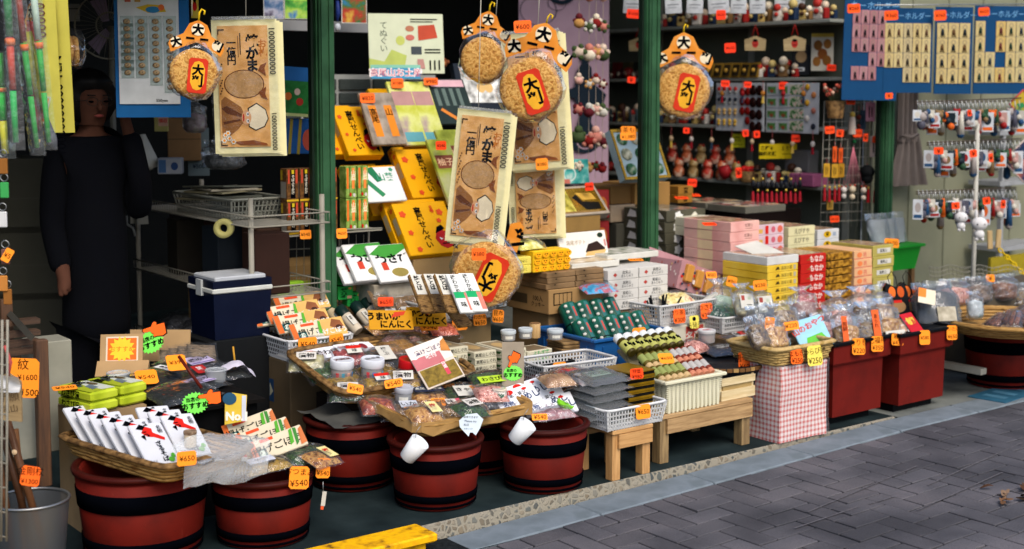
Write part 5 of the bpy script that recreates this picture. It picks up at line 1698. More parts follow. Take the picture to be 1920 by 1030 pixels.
solo('fish_pack', bk, 'brown fish pack lying at the front of the grey basket', 'pack', onz(850, 586, .645), (34, 0, 0), 'packs in the grey basket')
price(862, 606, 31, 27, 4.95, ['さけとば', '¥1,080'], 'red-orange ¥1,080 card on the grey fish basket', rz=-10)
price(900, 600, 27, 21, 4.95, ['わかめ', '¥650'], 'middle card on the grey fish basket', rz=-10)
price(934, 593, 24, 24, 4.95, ['昆布', '¥650'], '¥650 card at the right of the grey fish basket', rz=-10, ry=8)
for k, (px_, py_) in enumerate(((643, 548), (643, 520), (660, 560), (645, 497))):
 g = MB()
 GB = P('#2cae4c', .45, .08)
 g.rbox((0, 0, 0), (.075, .06, .062), GB, .002)
 g.front((-.0375, -.03, -.031), .075, .062, [('t', '茶', .4, .6, .45, P('#0c3818'), .03), ('e', .78, .82, .1, .1, P('#e8a050')), ('r', .6, .08, .9, .28, P('#e8b090')), ('p', [(.1, .2), (.5, .45), (.45, .15)], P('#0c5a24'))])
 solo('green_tea_box', g, 'bright green tea box right of the post, %s' % ('second from the bottom', 'third from the bottom', 'lowest', 'top')[k], 'box', ony(px_, py_, 5.42), (0, 0, -6), 'bright green tea boxes')
for k, (px_, lb, c, tx_) in enumerate(((546, 'lime green soba tea box left of the post', '#8cbc30', 'そば茶'), (577, 'olive yellow pack touching the left side of the post', '#9ca81c', '茶'))):
 board('tea_pack', lb, 'pack', px_, 546, 46 if k == 0 else 22, 34, 5.42, P(c, .4), [('t', tx_, .5, .65, .3, INK, .03), ('p', [(.2, .1), (.5, .5), (.8, .1)], P('#3c6a1c'))], rz=-6, th=.05)
# wire stand behind the post
t = thing('wire_stand', 'white wire display stand on both sides of the first post', 'stand', (0, 0, 0))
YW = 5.47
def wl(px_, py_):
 return ony(px_, py_, YW)
g = MB()
for px_ in (492, 515, 636, 691):
 g.tube([wl(px_, 430), wl(px_, 640)], .005, WIREW, 6)
for py_ in (440, 470, 520, 575):
 g.tube([wl(492, py_), wl(691, py_ - 8)], .003, WIREW, 5)
for px_ in range(500, 691, 14):
 g.tube([wl(px_, 440), wl(px_, 620)], .0018, WIREW, 4)
obj('wire_frame', g, t)
g = MB()
a, b = wl(486, 440), wl(691, 432)
g.box(((a.x + b.x) / 2, YW - .05, a.z - .004), (b.x - a.x, .14, .006), WIREW)
g.tube([(a.x, YW - .12, a.z + .02), (b.x, YW - .12, b.z + .02)], .004, WIREW, 5)
obj('wire_shelf', g, t)
zsh = a.z
FK = MIX(['#3a2412', '#5c3c1e', '#7a5428'], 70, .4, .2)
fk = [('r', .0, .0, 1, .06, P('#c8a020')), ('r', .1, .55, .25, .97, P('#b8442c')), ('r', .75, .55, .92, .97, P('#b8442c')), ('r', .32, .1, .72, .97, INK), ('r', .42, .84, .62, .96, P('#c8b020')), ('v', 'そばふりかけ', .52, .76, .085, P('#d8d0bc'), .02)]
gf = MB()
gf.rbox((.029, .03, .0725), (.058, .06, .145), FK, .002)
gf.front((0, 0, 0), .058, .145, fk)
gf.left((0, .06, 0), .06, .145, [('r', .1, .1, .9, .6, P('#8c867c', .5)), ('r', .1, .65, .4, .95, P('#b89c28'))])
fkm = gf.mesh('furikake_box')
x0 = wl(518, 440).x
for r_ in range(2):
 for c in range(4):
  solo('furikake_box', fkm, 'dark brown furikake box on the wire stand, %s of the %s row' % (NTH[c], ('lower', 'upper')[r_]), 'box', (x0 + .0655 * c, YW - .105, zsh + .001 + .147 * r_), (0, 0, 0), 'furikake boxes on the wire stand')
gv = MB()
VG = MIX(['#4c6a24', '#7c9a44', '#a4b868'], 30, .4, .2)
gv.rbox((.0275, .03, .0725), (.055, .06, .145), VG, .002)
gv.front((0, 0, 0), .055, .145, [('r', .05, .3, .25, .95, P('#e07028')), ('r', .55, .3, .8, .95, P('#e88038')), ('v', '山菜', .68, .8, .14, P('#f0e0b8'), .02), ('e', .4, .12, .12, .06, RD), ('e', .75, .1, .12, .06, OFFW), ('r', .3, .05, .34, .98, P('#1c3a14'))])
vgm = gv.mesh('vegetable_box')
x1 = wl(628, 432).x
for r_ in range(2):
 for c in range(2):
  solo('vegetable_box', vgm, 'green vegetable pack right of the post, %s of the %s row' % (('left', 'right')[c], ('lower', 'upper')[r_]), 'pack', (x1 + .062 * c, YW - .105, zsh + .001 + .147 * r_), (0, 0, 0), 'green vegetable packs')
price(573, 440, 22, 17, 5.33, ['¥540'], 'orange ¥540 card under the furikake boxes', rz=-10)
price(641, 438, 21, 19, 5.25, ['¥650'], 'orange ¥650 card right of the first post', rz=-10)
# white wasabi packs behind the wire stand
WP2 = P('#d3d4d2', .4, .05)
wa = [('p', [(0, .75), (.35, .98), (1, .98), (1, .85), (.5, .6)], P('#3c8a34')), ('t', 'わさび', .55, .6, .22, INK, .04), ('p', [(.3, .1), (.45, .45), (.75, .4), (.9, .12)], P('#e4e2dc')), ('e', .6, .22, .22, .12, P('#8a7c40')), ('r', .2, .3, .35, .5, P('#b83c28'))]
for i, (px_, py_, ry_) in enumerate(((668, 495, 0), (690, 490, 2), (735, 492, 3))):
 board('wasabi_pack', 'white and green wasabi pack behind the wire stand, %s' % ('left', 'middle', 'right')[i], 'pack', px_, py_, 66, 62, 5.36 - .04 * i, WP2, wa, rx=-44, ry=0, rz=-2, th=.02, group='white wasabi packs')
g = MB()
a, b = ony(702, 570, 5.25), ony(775, 528, 5.25)
g.rbox(((a.x + b.x) / 2, 5.33, (a.z + b.z) / 2), (b.x - a.x, .16, b.z - a.z), MIX(['#8c8474', '#a8a090', '#6c7470'], 12, .6, .2), .003)
solo('worn_carton', g, 'stained grey-white carton below the wasabi packs', 'carton')
a, b = ony(775, 540, 5.3), ony(880, 478, 5.3)
g = MB()
g.rbox(((a.x + b.x) / 2, 5.42, (a.z + b.z) / 2), (b.x - a.x, .24, b.z - a.z), P('#9a7e54', .8, .1, 6), .003)
solo('tan_carton', g, 'plain tan carton under the yellow senbei boxes', 'carton')
# yellow senbei boxes
YB = P('#d99c08', .45, .06)
MAPL = P('#c8481c', .5)
def maple(x, y, r_):
 return ('s', x, y, r_, 5, MAPL)
def senbei_art():
 a = [('v', '高尾せんべい', .42, .84, .115, INK, .03), ('p', [(.56, .28), (.62, .4), (.74, .44), (.86, .38), (.92, .26), (.84, .12), (.72, .08), (.62, .14)], P('#a81818')), ('p', [(.6, .38), (.66, .5), (.76, .54), (.8, .46), (.74, .43)], INK), ('p', [(.82, .12), (.95, .22), (.9, .05)], INK), ('p', [(.64, .3), (.71, .27), (.66, .25)], WHITE), ('p', [(.76, .27), (.86, .32), (.82, .25)], WHITE), ('r', .66, .17, .8, .19, INK),
   maple(.12, .78, .07), maple(.82, .78, .07), maple(.15, .42, .055), maple(.75, .62, .05), maple(.2, .1, .055), ('v', '名物', .68, .88, .06, RD, .02)]
 return a
SB = senbei_art()
def senbei(label, px_, py_, Y, w_=.30, h_=.285, th=.05, rx=-36):
 p = ony(px_, py_, Y)      # lower left front corner
 g = MB()
 g.rbox((w_ / 2, th / 2, h_ / 2), (w_, th, h_), YB, .003)
 g.front((0, 0, 0), w_, h_, SB)
 g.left((0, th, 0), th, h_, [('r', .2, .45, .8, .75, P('#a89c80', .5)), ('s', .5, .9, .3, 5, MAPL), ('r', .48, 0, .52, 1, P('#b8860c'))])
 return solo('senbei_box', g, label, 'box', p, (rx, 0, 0), 'yellow rice cracker boxes')
senbei('yellow rice cracker box in front, largest and lowest of the display', 771, 480, 5.28)
senbei('yellow rice cracker box peeking out right of the lowest one', 826, 474, 5.31)
senbei('yellow rice cracker box behind the lowest, upper right', 775, 372, 5.56)
senbei('yellow rice cracker box behind the lowest, left with a white pack on it', 700, 405, 5.58, .28)
senbei('narrow yellow rice cracker box at the top beside the post', 655, 292, 5.72, .2, .29)
senbei('yellow rice cracker box partly hidden at the top beside the post', 622, 290, 5.78, .2, .29)
board('wasabi_pack', 'white pack with green brush strokes resting on a yellow box', 'pack', 716, 345, 68, 62, 5.52, WP2, [('p', [(.2, .95), (.4, 1), (.55, .6), (.4, .55)], P('#1c6a44')), ('p', [(0, .7), (.1, .78), (.5, .2), (.4, .12)], P('#2c7a50')), ('t', '山葵', .65, .7, .2, P('#3c8a6c')), ('s', .85, .9, .06, 5, P('#3c8a6c'))], rx=-36, rz=0, th=.015)
senbei('yellow rice cracker box showing only its top edge behind the upper right one', 768, 366, 5.63)
senbei('yellow rice cracker box stacked behind the lowest one', 752, 474, 5.36)
senbei('yellow rice cracker box standing left under the grey window pack', 672, 402, 5.66, .2)
senbei('yellow rice cracker box under the blue banner', 722, 250, 6.02, .24)
senbei('yellow rice cracker box behind the jelly packs', 812, 366, 5.68, .26)
# stepped stand under the boxes
for k, (x_, y_, z_, sx, sy) in enumerate(((3.30, 5.75, .52, .9, .5), (3.15, 6.05, .72, .9, .3))):
 g = MB()
 g.box((x_ + .1, y_ + .1, z_ / 2 + FLOOR / 2), (sx, sy, z_ - FLOOR), P('#8a6e44', .8, .1, 6))
 solo('stepped_stand', g, 'brown stepped stand under the yellow boxes, %s step' % ('front', 'rear')[k], 'stand')
# packs standing in the upper rows
board('rice_cracker_pack', 'grey window pack with two orange strips beside the narrow yellow box', 'pack', 718, 222, 58, 96, 5.74, MIX(['#6a6054', '#8c8072', '#a09486'], 16, .35, .3), [('r', .15, .15, .38, .75, P('#d07c20')), ('r', .62, .15, .85, .75, P('#d07c20')), ('v', '高尾', .265, .62, .12, INK), ('v', '山', .735, .62, .12, INK)], rx=-30, rz=0, th=.02)
price(689, 184, 29, 19, 5.78, ['¥830'], '¥830 card above the grey window pack', rx=-12, rz=-14, col=P('#ff6a20', .5))
for i, (px_, ) in enumerate(((764,), (800,))):
 board('tenugui_pack', 'clear pack of yellow-green cloth with pink print, %s' % ('left', 'right')[i], 'pack', px_, 212, 40, 118, 5.84 + .02 * i, MIX(['#98a028', '#b4b848', '#c8cc7c', '#a08c88'], 7, .3, .2), [('r', .05, .62, .95, .84, P('#a8807c', .4)), ('r', .1, .05, .9, .2, P('#5c98a0', .4))], rx=-30, rz=0, th=.02)
price(745, 156, 24, 19, 5.9, ['¥1080'], 'orange card on the left yellow-green cloth pack', rx=-12, rz=-14, col=P('#ff6a20', .5))
price(808, 153, 28, 14, 5.92, ['¥980'], 'orange card on the right yellow-green cloth pack', rx=-12, rz=-14, col=P('#ff6a20', .5))
board('chopstick_pack', 'dark pack of chopsticks with pink header', 'pack', 848, 190, 66, 84, 5.9, P('#24302e', .35), [('r', .05, .82, .95, .97, P('#c8a0a8')), ('r', .1, .4, .2, .78, P('#5a6a64')), ('r', .3, .4, .4, .78, P('#5a6a64')), ('r', .5, .4, .6, .78, P('#5a6a64')), ('r', .7, .4, .8, .78, P('#5a6a64')), ('p', [(.1, .3), (.16, .35), (.6, .08), (.5, .05)], P('#c87830')), ('e', .8, .15, .12, .1, P('#b8a0b8'))], rx=-30, rz=0, th=.02)
for i, (px_, py_) in enumerate(((842, 322), (858, 304))):
 board('jelly_pack', 'tall clear pack with green jelly and brown label, %s' % ('front', 'rear')[i], 'pack', px_, py_, 40, 120, 5.5 + .08 * i, MIX(['#6a7420', '#9aa43c', '#a8a878'], 9, .3, .2), [('r', .1, .55, .9, .75, P('#7c4430')), ('t', '柚子', .5, .65, .1, P('#d8b088'))], rx=-33, rz=0, th=.02)
price(827, 273, 21, 17, 5.5, ['¥540'], 'orange ¥540 card on the tall jelly packs', rz=-14, col=NEON)
board('egg_gift_box', 'dark gift box with silver lining and two pale eggs', 'gift box', 902, 165, 88, 92, 6.0, P('#141c26', .35), [('r', .12, .2, .98, .92, MIX(['#60605c', '#b8b8b4', '#e8e8e4'], 22, .2, .6)), ('e', .5, .5, .09, .1, P('#c8a468')), ('e', .66, .5, .09, .1, P('#c8a468')), ('p', [(.15, .85), (.4, .9), (.3, .7)], P('#1c5a44'))], rx=-22, rz=-8, th=.05)
board('tenugui_sign', 'pale green sign board for hand towels with small food pictures', 'sign', 762, 82, 138, 112, 6.1, P('#c2c8ac', .6, .06), [('v', 'てぬぐい', .2, .8, .11, P('#2c3c30'), .0), ('p', [(0, 0), (.45, 0), (.5, .3), (.3, .4), (.2, .2), (0, .25)], P('#a8b45c', .6)), ('e', .42, .55, .06, .08, P('#b4bc60')), ('e', .55, .75, .06, .05, P('#a86c50')), ('e', .55, .6, .06, .05, P('#b86458')), ('p', [(.66, .55), (.92, .6), (.88, .82), (.66, .8)], P('#b0442c')), ('r', .56, .32, .7, .45, P('#3c4448')), ('r', .74, .34, .95, .36, INK), ('r', .74, .39, .95, .41, INK), ('r', .56, .9, .92, .915, INK), ('r', .56, .86, .86, .872, INK), ('p', [(.64, .08), (.74, .08), (.72, .24), (.64, .24)], P('#b08078')), ('r', .8, .06, .82, .22, INK), ('r', .86, .06, .88, .22, INK), ('r', .92, .06, .94, .22, INK)], rx=-10, rz=-24, ry=0, th=.006)
board('blue_banner', 'small blue banner strip with pink outlined lettering', 'banner', 742, 135, 92, 26, 5.98, P('#3a8ab0', .5, .1), [('r', 0, .78, 1, 1, P('#78b4a0')), ('t', '高尾山お土産', .5, .45, .5, P('#e8e0e0'), .06), ('t', '高尾山お土産', .5, .45, .48, P('#c05060'), .0)], rx=-14, rz=-26, th=.004)
# monkey head charm
t = thing('monkey_charm', 'brown wooden monkey head charm beside the pale green sign', 'charm', ony(829, 118, 6.05), (0, 0, FACE))
obj('head', MB().ball((0, 0, 0), .03, P('#6e3c20', .5)), t)
obj('face', MB().ball((0, -.012, -.004), .024, P('#a06a40', .5), s=(1, .9, .85)), t)
for s in (-1, 1):
 obj('ear', MB().ball((s * .03, 0, .004), .011, P('#6e3c20', .5)), t)
 obj('eye', MB().ball((s * .009, -.032, .006), .004, INK, 6, 5), t)
# pictures at the top
SCN = [MIX(['#24346c', '#4c6a8c', '#a8a8b8', '#3c3048'], 12, .4, 0), MIX(['#1c5a24', '#4c9a3c', '#a8c850', '#2c6ab0'], 12, .4, 0), MIX(['#2c7ab8', '#3c6a34', '#a83028', '#c8a040'], 12, .4, 0)]
for i, (px_, w1) in enumerate(((513, 36), (558, 48), (664, 46))):
 board('landscape_postcard', 'landscape postcard at the top, %s' % ('blue one left of the post', 'green one touching the post', 'autumn one right of the post')[i], 'postcard', px_, 16, w1, 40 if i < 2 else 56, 6.3, OFFW, [('r', .03, .03, .97, .97, SCN[i])], rz=-20, th=.003)
# white drawer cabinet
t = thing('drawer_cabinet', 'white drawer cabinet behind the pale green sign', 'cabinet', (0, 0, 0))
a, b = ony(500, 175, 6.45), ony(820, 130, 6.45)
g = MB()
CAB = P('#9a9c98', .5, .06)
g.box(((a.x + b.x) / 2, 6.65, a.z - .03), (b.x - a.x, .36, .26), CAB)
obj('cabinet_body', g, t)
for r_ in range(3):
 for c in range(5):
  g = MB()
  w1 = (b.x - a.x) / 5
  g.rbox((a.x + w1 * (c + .5), 6.462, a.z + .045 - .075 * r_), (w1 - .02, .02, .06), P('#3c4240', .25, .1), .004)
  obj('drawer', g, t)
g = MB()
a, b = ony(500, 60, 6.45), ony(700, 38, 6.45)
g.box(((a.x + b.x) / 2, 6.5, (a.z + b.z) / 2), (b.x - a.x, .04, .055), P('#8e8f90', .5))
solo('rail_board', g, 'pale horizontal rail under the landscape postcards', 'rail')
g = MB()
p = ony(633, 40, 5.9)
g.tube([(0, 0, .1), (.004, 0, .04), (-.003, 0, 0)], .012, P('#1c2c64', .4), 8, radii=[.008, .013, .006])
g.ball((0, 0, -.03), .016, P('#a8acb4', .2, .2), s=(1, 1, 1.3))
solo('blue_charm', g, 'dark blue cloth charm with silver bell beside the first post', 'charm', p)
# ============================================================ hanging towels, round crackers, cloth, garlands
TWB = P('#e6deaa', .8, .06, 20, .2)
TWI = MIX(['#c28c4c', '#d8a260', '#e2b276'], 16, .8, .15)
BRN = P('#5a3018', .7)
TAN = P('#b58a54', .8)
CRMF = P('#e2d4b4', .8)
def towel_art(flip=False):
 a = [('r', .09, .05, .86, .955, TWI), ('t', '10000000000', .925, .76, .052, INK, .01, -90), ('t', '10000000000', .925, .16, .042, INK, .01, -90),
   ('v', '焼かま', .62, .84, .078, INK, .05), ('v', 'お札', .78, .82, .055, P('#b86a20'), .03), ('v', '一億円', .30, .83, .058, INK, .03), ('r', .43, .74, .445, .9, INK), ('r', .40, .72, .41, .88, BRN),
   ('o', .48, .52, .31, .108, .05, BRN), ('e', .48, .52, .29, .10, P('#b48c5c', .8, .2, 90)),
   ('p', [(.12, .40), (.18, .43), (.42, .35), (.5, .26), (.36, .18), (.2, .12), (.12, .16)], P('#8c5c30', .8)), ('p', [(.12, .34), (.2, .36), (.45, .29), (.44, .27), (.2, .3)], BRN), ('p', [(.14, .24), (.4, .26), (.41, .245), (.15, .22)], BRN),
   ('p', [(.52, .34), (.66, .38), (.80, .33), (.84, .26), (.78, .20), (.64, .17), (.53, .20)], INK), ('p', [(.54, .335), (.66, .37), (.79, .325), (.825, .26), (.77, .205), (.64, .178), (.545, .205)], CRMF),
   ('e', .5, .27, .075, .055, P('#d09c70', .8)), ('e', .52, .295, .022, .016, WHITE), ('e', .52, .245, .022, .016, WHITE), ('e', .525, .295, .01, .008, INK), ('e', .525, .245, .01, .008, INK), ('e', .455, .27, .014, .03, P('#b02c18')),
   ('p', [(.70, .46), (.82, .50), (.80, .44), (.84, .40), (.74, .42)], P('#7c4422', .8)), ('p', [(.70, .62), (.82, .58), (.80, .64), (.84, .68), (.74, .66)], P('#7c4422', .8)),
   ('p', [(.3, .09), (.6, .10), (.8, .075), (.82, .06), (.4, .065)], P('#7c4422', .8)),
   ('p', [(.1, .93), (.2, .93), (.2, .922), (.115, .922), (.115, .89), (.1, .89)], INK), ('p', [(.1, .06), (.2, .06), (.2, .068), (.115, .068), (.115, .1), (.1, .1)], INK)]
 for x, y in ((.17, .14), (.23, .115), (.15, .10), (.29, .09), (.21, .155)):
  a += [('s', x, y, .045, 6, OFFW), ('e', x, y, .02, .01, P('#d88a20'))]
 for k in range(12):
  a.append(('e', .12 + .015 * (k % 3), .45 + .02 * k, .012, .006, P('#3c2414')))
 return a
TA = towel_art()
def towel(label, px_, py_, wpx, hpx, Y, ry=0, rz=None, rx=0, sheets=3, flip=False):
 p = ony(px_, py_, Y)
 rz = FACE if rz is None else rz
 k = depth_of(p) / FPX / math.cos(R(rz - FACE))
 W_, H_ = wpx * k, hpx * k * math.cos(R(rz - FACE))
 t = thing('printed_towel', label, 'towel', p, (rx, ry, rz), 'banknote print towels')
 for s in range(sheets):
  g = MB()
  def fn(u, v, s=s):
   return ((u - .5) * W_ + s * .012, s * .006 + .004 * math.sin(u * 9 + s) * v, (v - .5) * H_ - s * .006)
  g.sheet(10, 10, fn, TWB)
  if s == 0:
   # print follows the cloth: lay it on a flat front proud of the waves
   M0 = Matrix.Translation((0, -.0055, 0))
   if flip:
    M0 = M0 @ Matrix.Rotation(math.pi, 4, 'Y')
   g.at(M0)
   g.front((-W_ / 2, 0, -H_ / 2), W_, H_, TA, .0003)
   g.at(None)
  obj('cloth_layer', g, t)
 g = MB()
 g.sheet(14, 22, lambda u, v: ((u - .5) * W_ * 1.03, -.012 - .006 * noise.noise(Vector((u * 5, v * 9, px_))) - .003 * math.sin(u * 22 + v * 5), (v - .5) * H_ * 1.03), CLEAR('#ffffff', .004, .05, .5, 40, .5))
 g.box((0, -.002, H_ / 2 + .006), (W_ * .96, .012, .014), CLEAR('#f4f4e8', .2))
 obj('plastic_sleeve', g, t)
 return t
towel('large tan banknote-print towel hanging left of the first post', 461, 163, 122, 250, 5.05, -1)
towel('tan banknote-print towel hanging low in the middle, tilted', 897, 333, 102, 250, 4.95, 6)
towel('banknote-print towel hanging behind the middle round cracker', 1003, 190, 112, 255, 5.05, -4)
towel('lower banknote-print towel upside down below the middle round cracker', 1002, 375, 96, 140, 5.12, -2, flip=True)
# string and frame they hang from
for px_, p2, Y, lb in ((461, 30, 5.05, 'large left towel'), (897, 205, 4.95, 'low tilted towel'), (1008, 60, 5.05, 'towel behind the middle cracker'), (360, 30, 5.0, 'left round cracker'), (930, 30, 5.1, 'half hidden round cracker')):
 a = ony(px_, p2, Y)
 b = ony(px_ + (6 if px_ > 800 else 0), -60, Y)
 g = MB()
 g.tube([a, b], .0018, P('#b8b4a4', .8), 5)
 solo('hanging_string', g, 'thin pale string holding the ' + lb, 'string', group='strings holding the hanging goods')
HDR = MIX(['#c8741c', '#d8862a', '#e09a48'], 8, .5, .1)
DISC = MIX(['#855420', '#b07c38', '#d0a45c', '#a26e2c', '#c08e48'], 55, .5, 1.0, 8, dist=.008)
YLB = P('#e0a428', .45)
RLB = P('#c8331a', .45)
def cracker(label, px_, py_, rpx, Y, ry=0, rz=None, squash=1.0, header=True, lab_rot=0, n=3, lab=True, hook=True):
 p = ony(px_, py_, Y)
 rz = FACE if rz is None else rz
 r_ = rpx * depth_of(p) / FPX
 t = thing('round_cracker_pack', label, 'cracker pack', p, (0, ry, rz), 'giant round rice cracker packs')
 for k in range(n):
  g = MB()
  prof = [(.001, -.012), (r_ * .5, -.013), (r_ * .85, -.010), (r_ * .97, -.004), (r_, .002), (r_ * .95, .008), (.001, .009)]
  M0 = TR((.004 * k, .021 * k, -.003 * k), (90 + 2 * k, 0, 0))
  g.at(M0)
  vs_n = len(g.v)
  g.lathe([(a, -b) for a, b in prof], DISC, 36, cap=False)
  g.at(None)
  for i in range(vs_n, len(g.v)):
   v = Vector(g.v[i])
   q = noise.noise(v * 40 + Vector((k * 5, 0, 0)))
   g.v[i] = (v.x * (1 + .03 * noise.noise(v * 25)), v.y + .003 * q, v.z * (1 + .03 * noise.noise(v * 23)))
  obj('rice_cracker', g, t)
 if lab:
  g = MB()
  g.at(TR((r_ * .12, -.0165, -r_ * .08), (0, lab_rot, 0)))
  w_, h_ = r_ * .78, r_ * 1.42
  c = w_ * .12
  g.prism([(-w_ / 2 + c, -h_ / 2), (w_ / 2 - c, -h_ / 2), (w_ / 2, -h_ / 2 + c), (w_ / 2, h_ / 2 - c), (w_ / 2 - c, h_ / 2), (-w_ / 2 + c, h_ / 2), (-w_ / 2, h_ / 2 - c), (-w_ / 2, -h_ / 2 + c)], 0, .002, RLB)
  g.front((-w_ / 2, -.0002, -h_ / 2), w_, h_, [('p', [(.14, .3), (.3, .12), (.5, .08), (.7, .12), (.86, .3), (.86, .7), (.7, .88), (.5, .92), (.3, .88), (.14, .7)], YLB), ('t', '大', .5, .66, .26, INK, .05), ('t', '判', .5, .34, .26, INK, .05)])
  obj('paper_label', g, t)
 g = MB()
 def bag(u, v):
  a = 2 * math.pi * u
  rr = r_ * (1.1 + .06 * math.sin(5 * a + 3 * v) + .03 * math.sin(11 * a))
  d = (v - .5) * .075
  f = math.sqrt(max(0, 1 - (2 * v - 1) ** 4))
  z = rr * math.sin(a) * (1 if math.sin(a) < 0 else 1.22)
  return (rr * math.cos(a) * (.75 + .25 * f), .018 + d, z * (.75 + .25 * f))
 g.sheet(30, 6, bag, FILM)
 obj('plastic_bag', g, t)
 if header:
  g = MB()
  hw, hz = r_ * 1.12, r_ * 1.08
  out = [(-hw, hz), (-hw * .96, hz + r_ * .2), (-hw * .5, hz + r_ * .5), (-hw * .32, hz + r_ * .92), (0, hz + r_ * 1.1), (hw * .32, hz + r_ * .92), (hw * .5, hz + r_ * .5), (hw * .96, hz + r_ * .2), (hw, hz), (hw * .9, hz - r_ * .3), (hw * .05, hz + r_ * .18), (-hw * .05, hz + r_ * .18), (-hw * .9, hz - r_ * .3)]
  g.prism(out[:9] + out[9:], -.002, .001, HDR)
  g.front((-hw, -.0022, hz - r_ * .3), 2 * hw, r_ * 1.4, [('e', .13, .3, .1, .15, CRMF), ('e', .87, .3, .1, .15, CRMF), ('t', '大', .13, .3, .24, INK, .06, 20), ('t', '判', .87, .3, .24, INK, .06, -20), ('e', .5, .72, .12, .18, CRMF), ('t', '大', .5, .72, .26, INK, .06), ('r', .3, .42, .45, .48, INK), ('r', .55, .42, .7, .48, INK)])
  obj('header_card', g, t)
 if hook:
  g = MB()
  zt = r_ * 2.15
  g.tube([(0, 0, zt), (0, 0, zt + .03), (.008, 0, zt + .045), (.02, 0, zt + .04), (.018, 0, zt + .025)], .004, P('#e0b81c', .4), 6)
  obj('hook', g, t)
 return t
cracker('round rice cracker pack hanging beside the large left towel', 364, 138, 46, 4.98, 6, FACE + 20)
cracker('big round rice cracker pack hanging over the middle towel', 994, 166, 58, 4.88, 14, lab_rot=-32, n=4)
cracker('round rice cracker pack on a yellow hook right of the second post', 1281, 170, 50, 5.28, 0, lab_rot=12)
cracker('round rice cracker pack hanging low with its label upside down', 910, 515, 62, 4.80, 0, header=False, lab_rot=205, n=4, hook=False)
cracker('round rice cracker pack half hidden behind the middle one', 905, 112, 42, 5.2, 8, header=True, lab=False)
price(980, 50, 33, 23, 4.84, ['¥600'], '¥600 card on the header of the middle round cracker', rz=FACE, ry=-3, col=P('#ff6a20', .5))
price(898, 477, 27, 23, 4.74, ['¥380'], '¥380 card on the low hanging round cracker', rz=FACE, col=P('#ff6a20', .5))
price(1016, 308, 23, 22, 4.98, ['¥380'], '¥380 card at the foot of the middle towel', rz=FACE, ry=-4)
g = MB()
g.prism([(-.03, -.05), (.03, -.06), (.035, .06), (.01, .08), (-.03, .06)], 0, .003, HDR)
g.front((-.03, -.0002, -.06), .065, .13, [('t', '判', .5, .5, .5, INK, .06, -70)])
solo('header_card', g, 'orange header card below the middle towels', 'header card', ony(963, 447, 4.9), (0, 14, FACE))
g = MB()
g.box((0, 0, 0), (.03, .001, .075), OFFW)
g.front((-.015, -.0006, -.0375), .03, .075, [('r', .1, .75, .9, .9, INK), ('r', .1, .5, .8, .56, INK), ('r', .1, .36, .85, .42, INK), ('r', .1, .06, .7, .2, INK)])
solo('barcode_sticker', g, 'white barcode sticker on the side of the low hanging cracker', 'sticker', ony(966, 525, 4.78), (0, -8, FACE - 40))
# printed pink cloth with black figures
YN = 6.9
a, b = ony(985, 352, YN), ony(1132, -20, YN)
t = thing('pink_cloth', 'pale pink hanging cloth with dark swirls and figure silhouettes', 'cloth', ((a.x + b.x) / 2, YN, a.z), (0, 0, -14))
W_, H_ = (b.x - a.x), b.z - a.z
g = MB()
PKC = P('#a08694', .85, .08, 8, .1)
NV = P('#17232e', .85)
g.sheet(16, 8, lambda u, v: ((u - .5) * W_, .012 * math.sin(u * 14) + .006, v * H_), PKC)
g.at(Matrix.Translation((0, -.009, 0)))
sw = []
for (x, y, r_) in ((.28, .66, .13), (.72, .22, .16), (.45, .97, .16)):
 sw += [('e', x, y, r_, r_ * .36, NV), ('o', x, y, r_ * .62, r_ * .24, .16, PKC), ('o', x + .01, y, r_ * .32, r_ * .13, .3, PKC)]
sw += [('p', [(.62, .58), (.7, .64), (.78, .60), (.8, .52), (.95, .46), (.88, .36), (.8, .4), (.78, .32), (.84, .26), (.6, .27), (.66, .36), (.6, .44), (.42, .47), (.4, .46), (.6, .5)], NV), ('e', .72, .645, .06, .025, NV), ('o', .2, .88, .2, .075, .04, NV), ('o', .4, .92, .1, .04, .06, NV), ('p', [(.4, .05), (.55, .12), (.6, .02), (.5, 0)], NV)]
g.front((-W_ / 2, 0, 0), W_, H_, sw, .0004)
obj('cloth_panel', g, t)
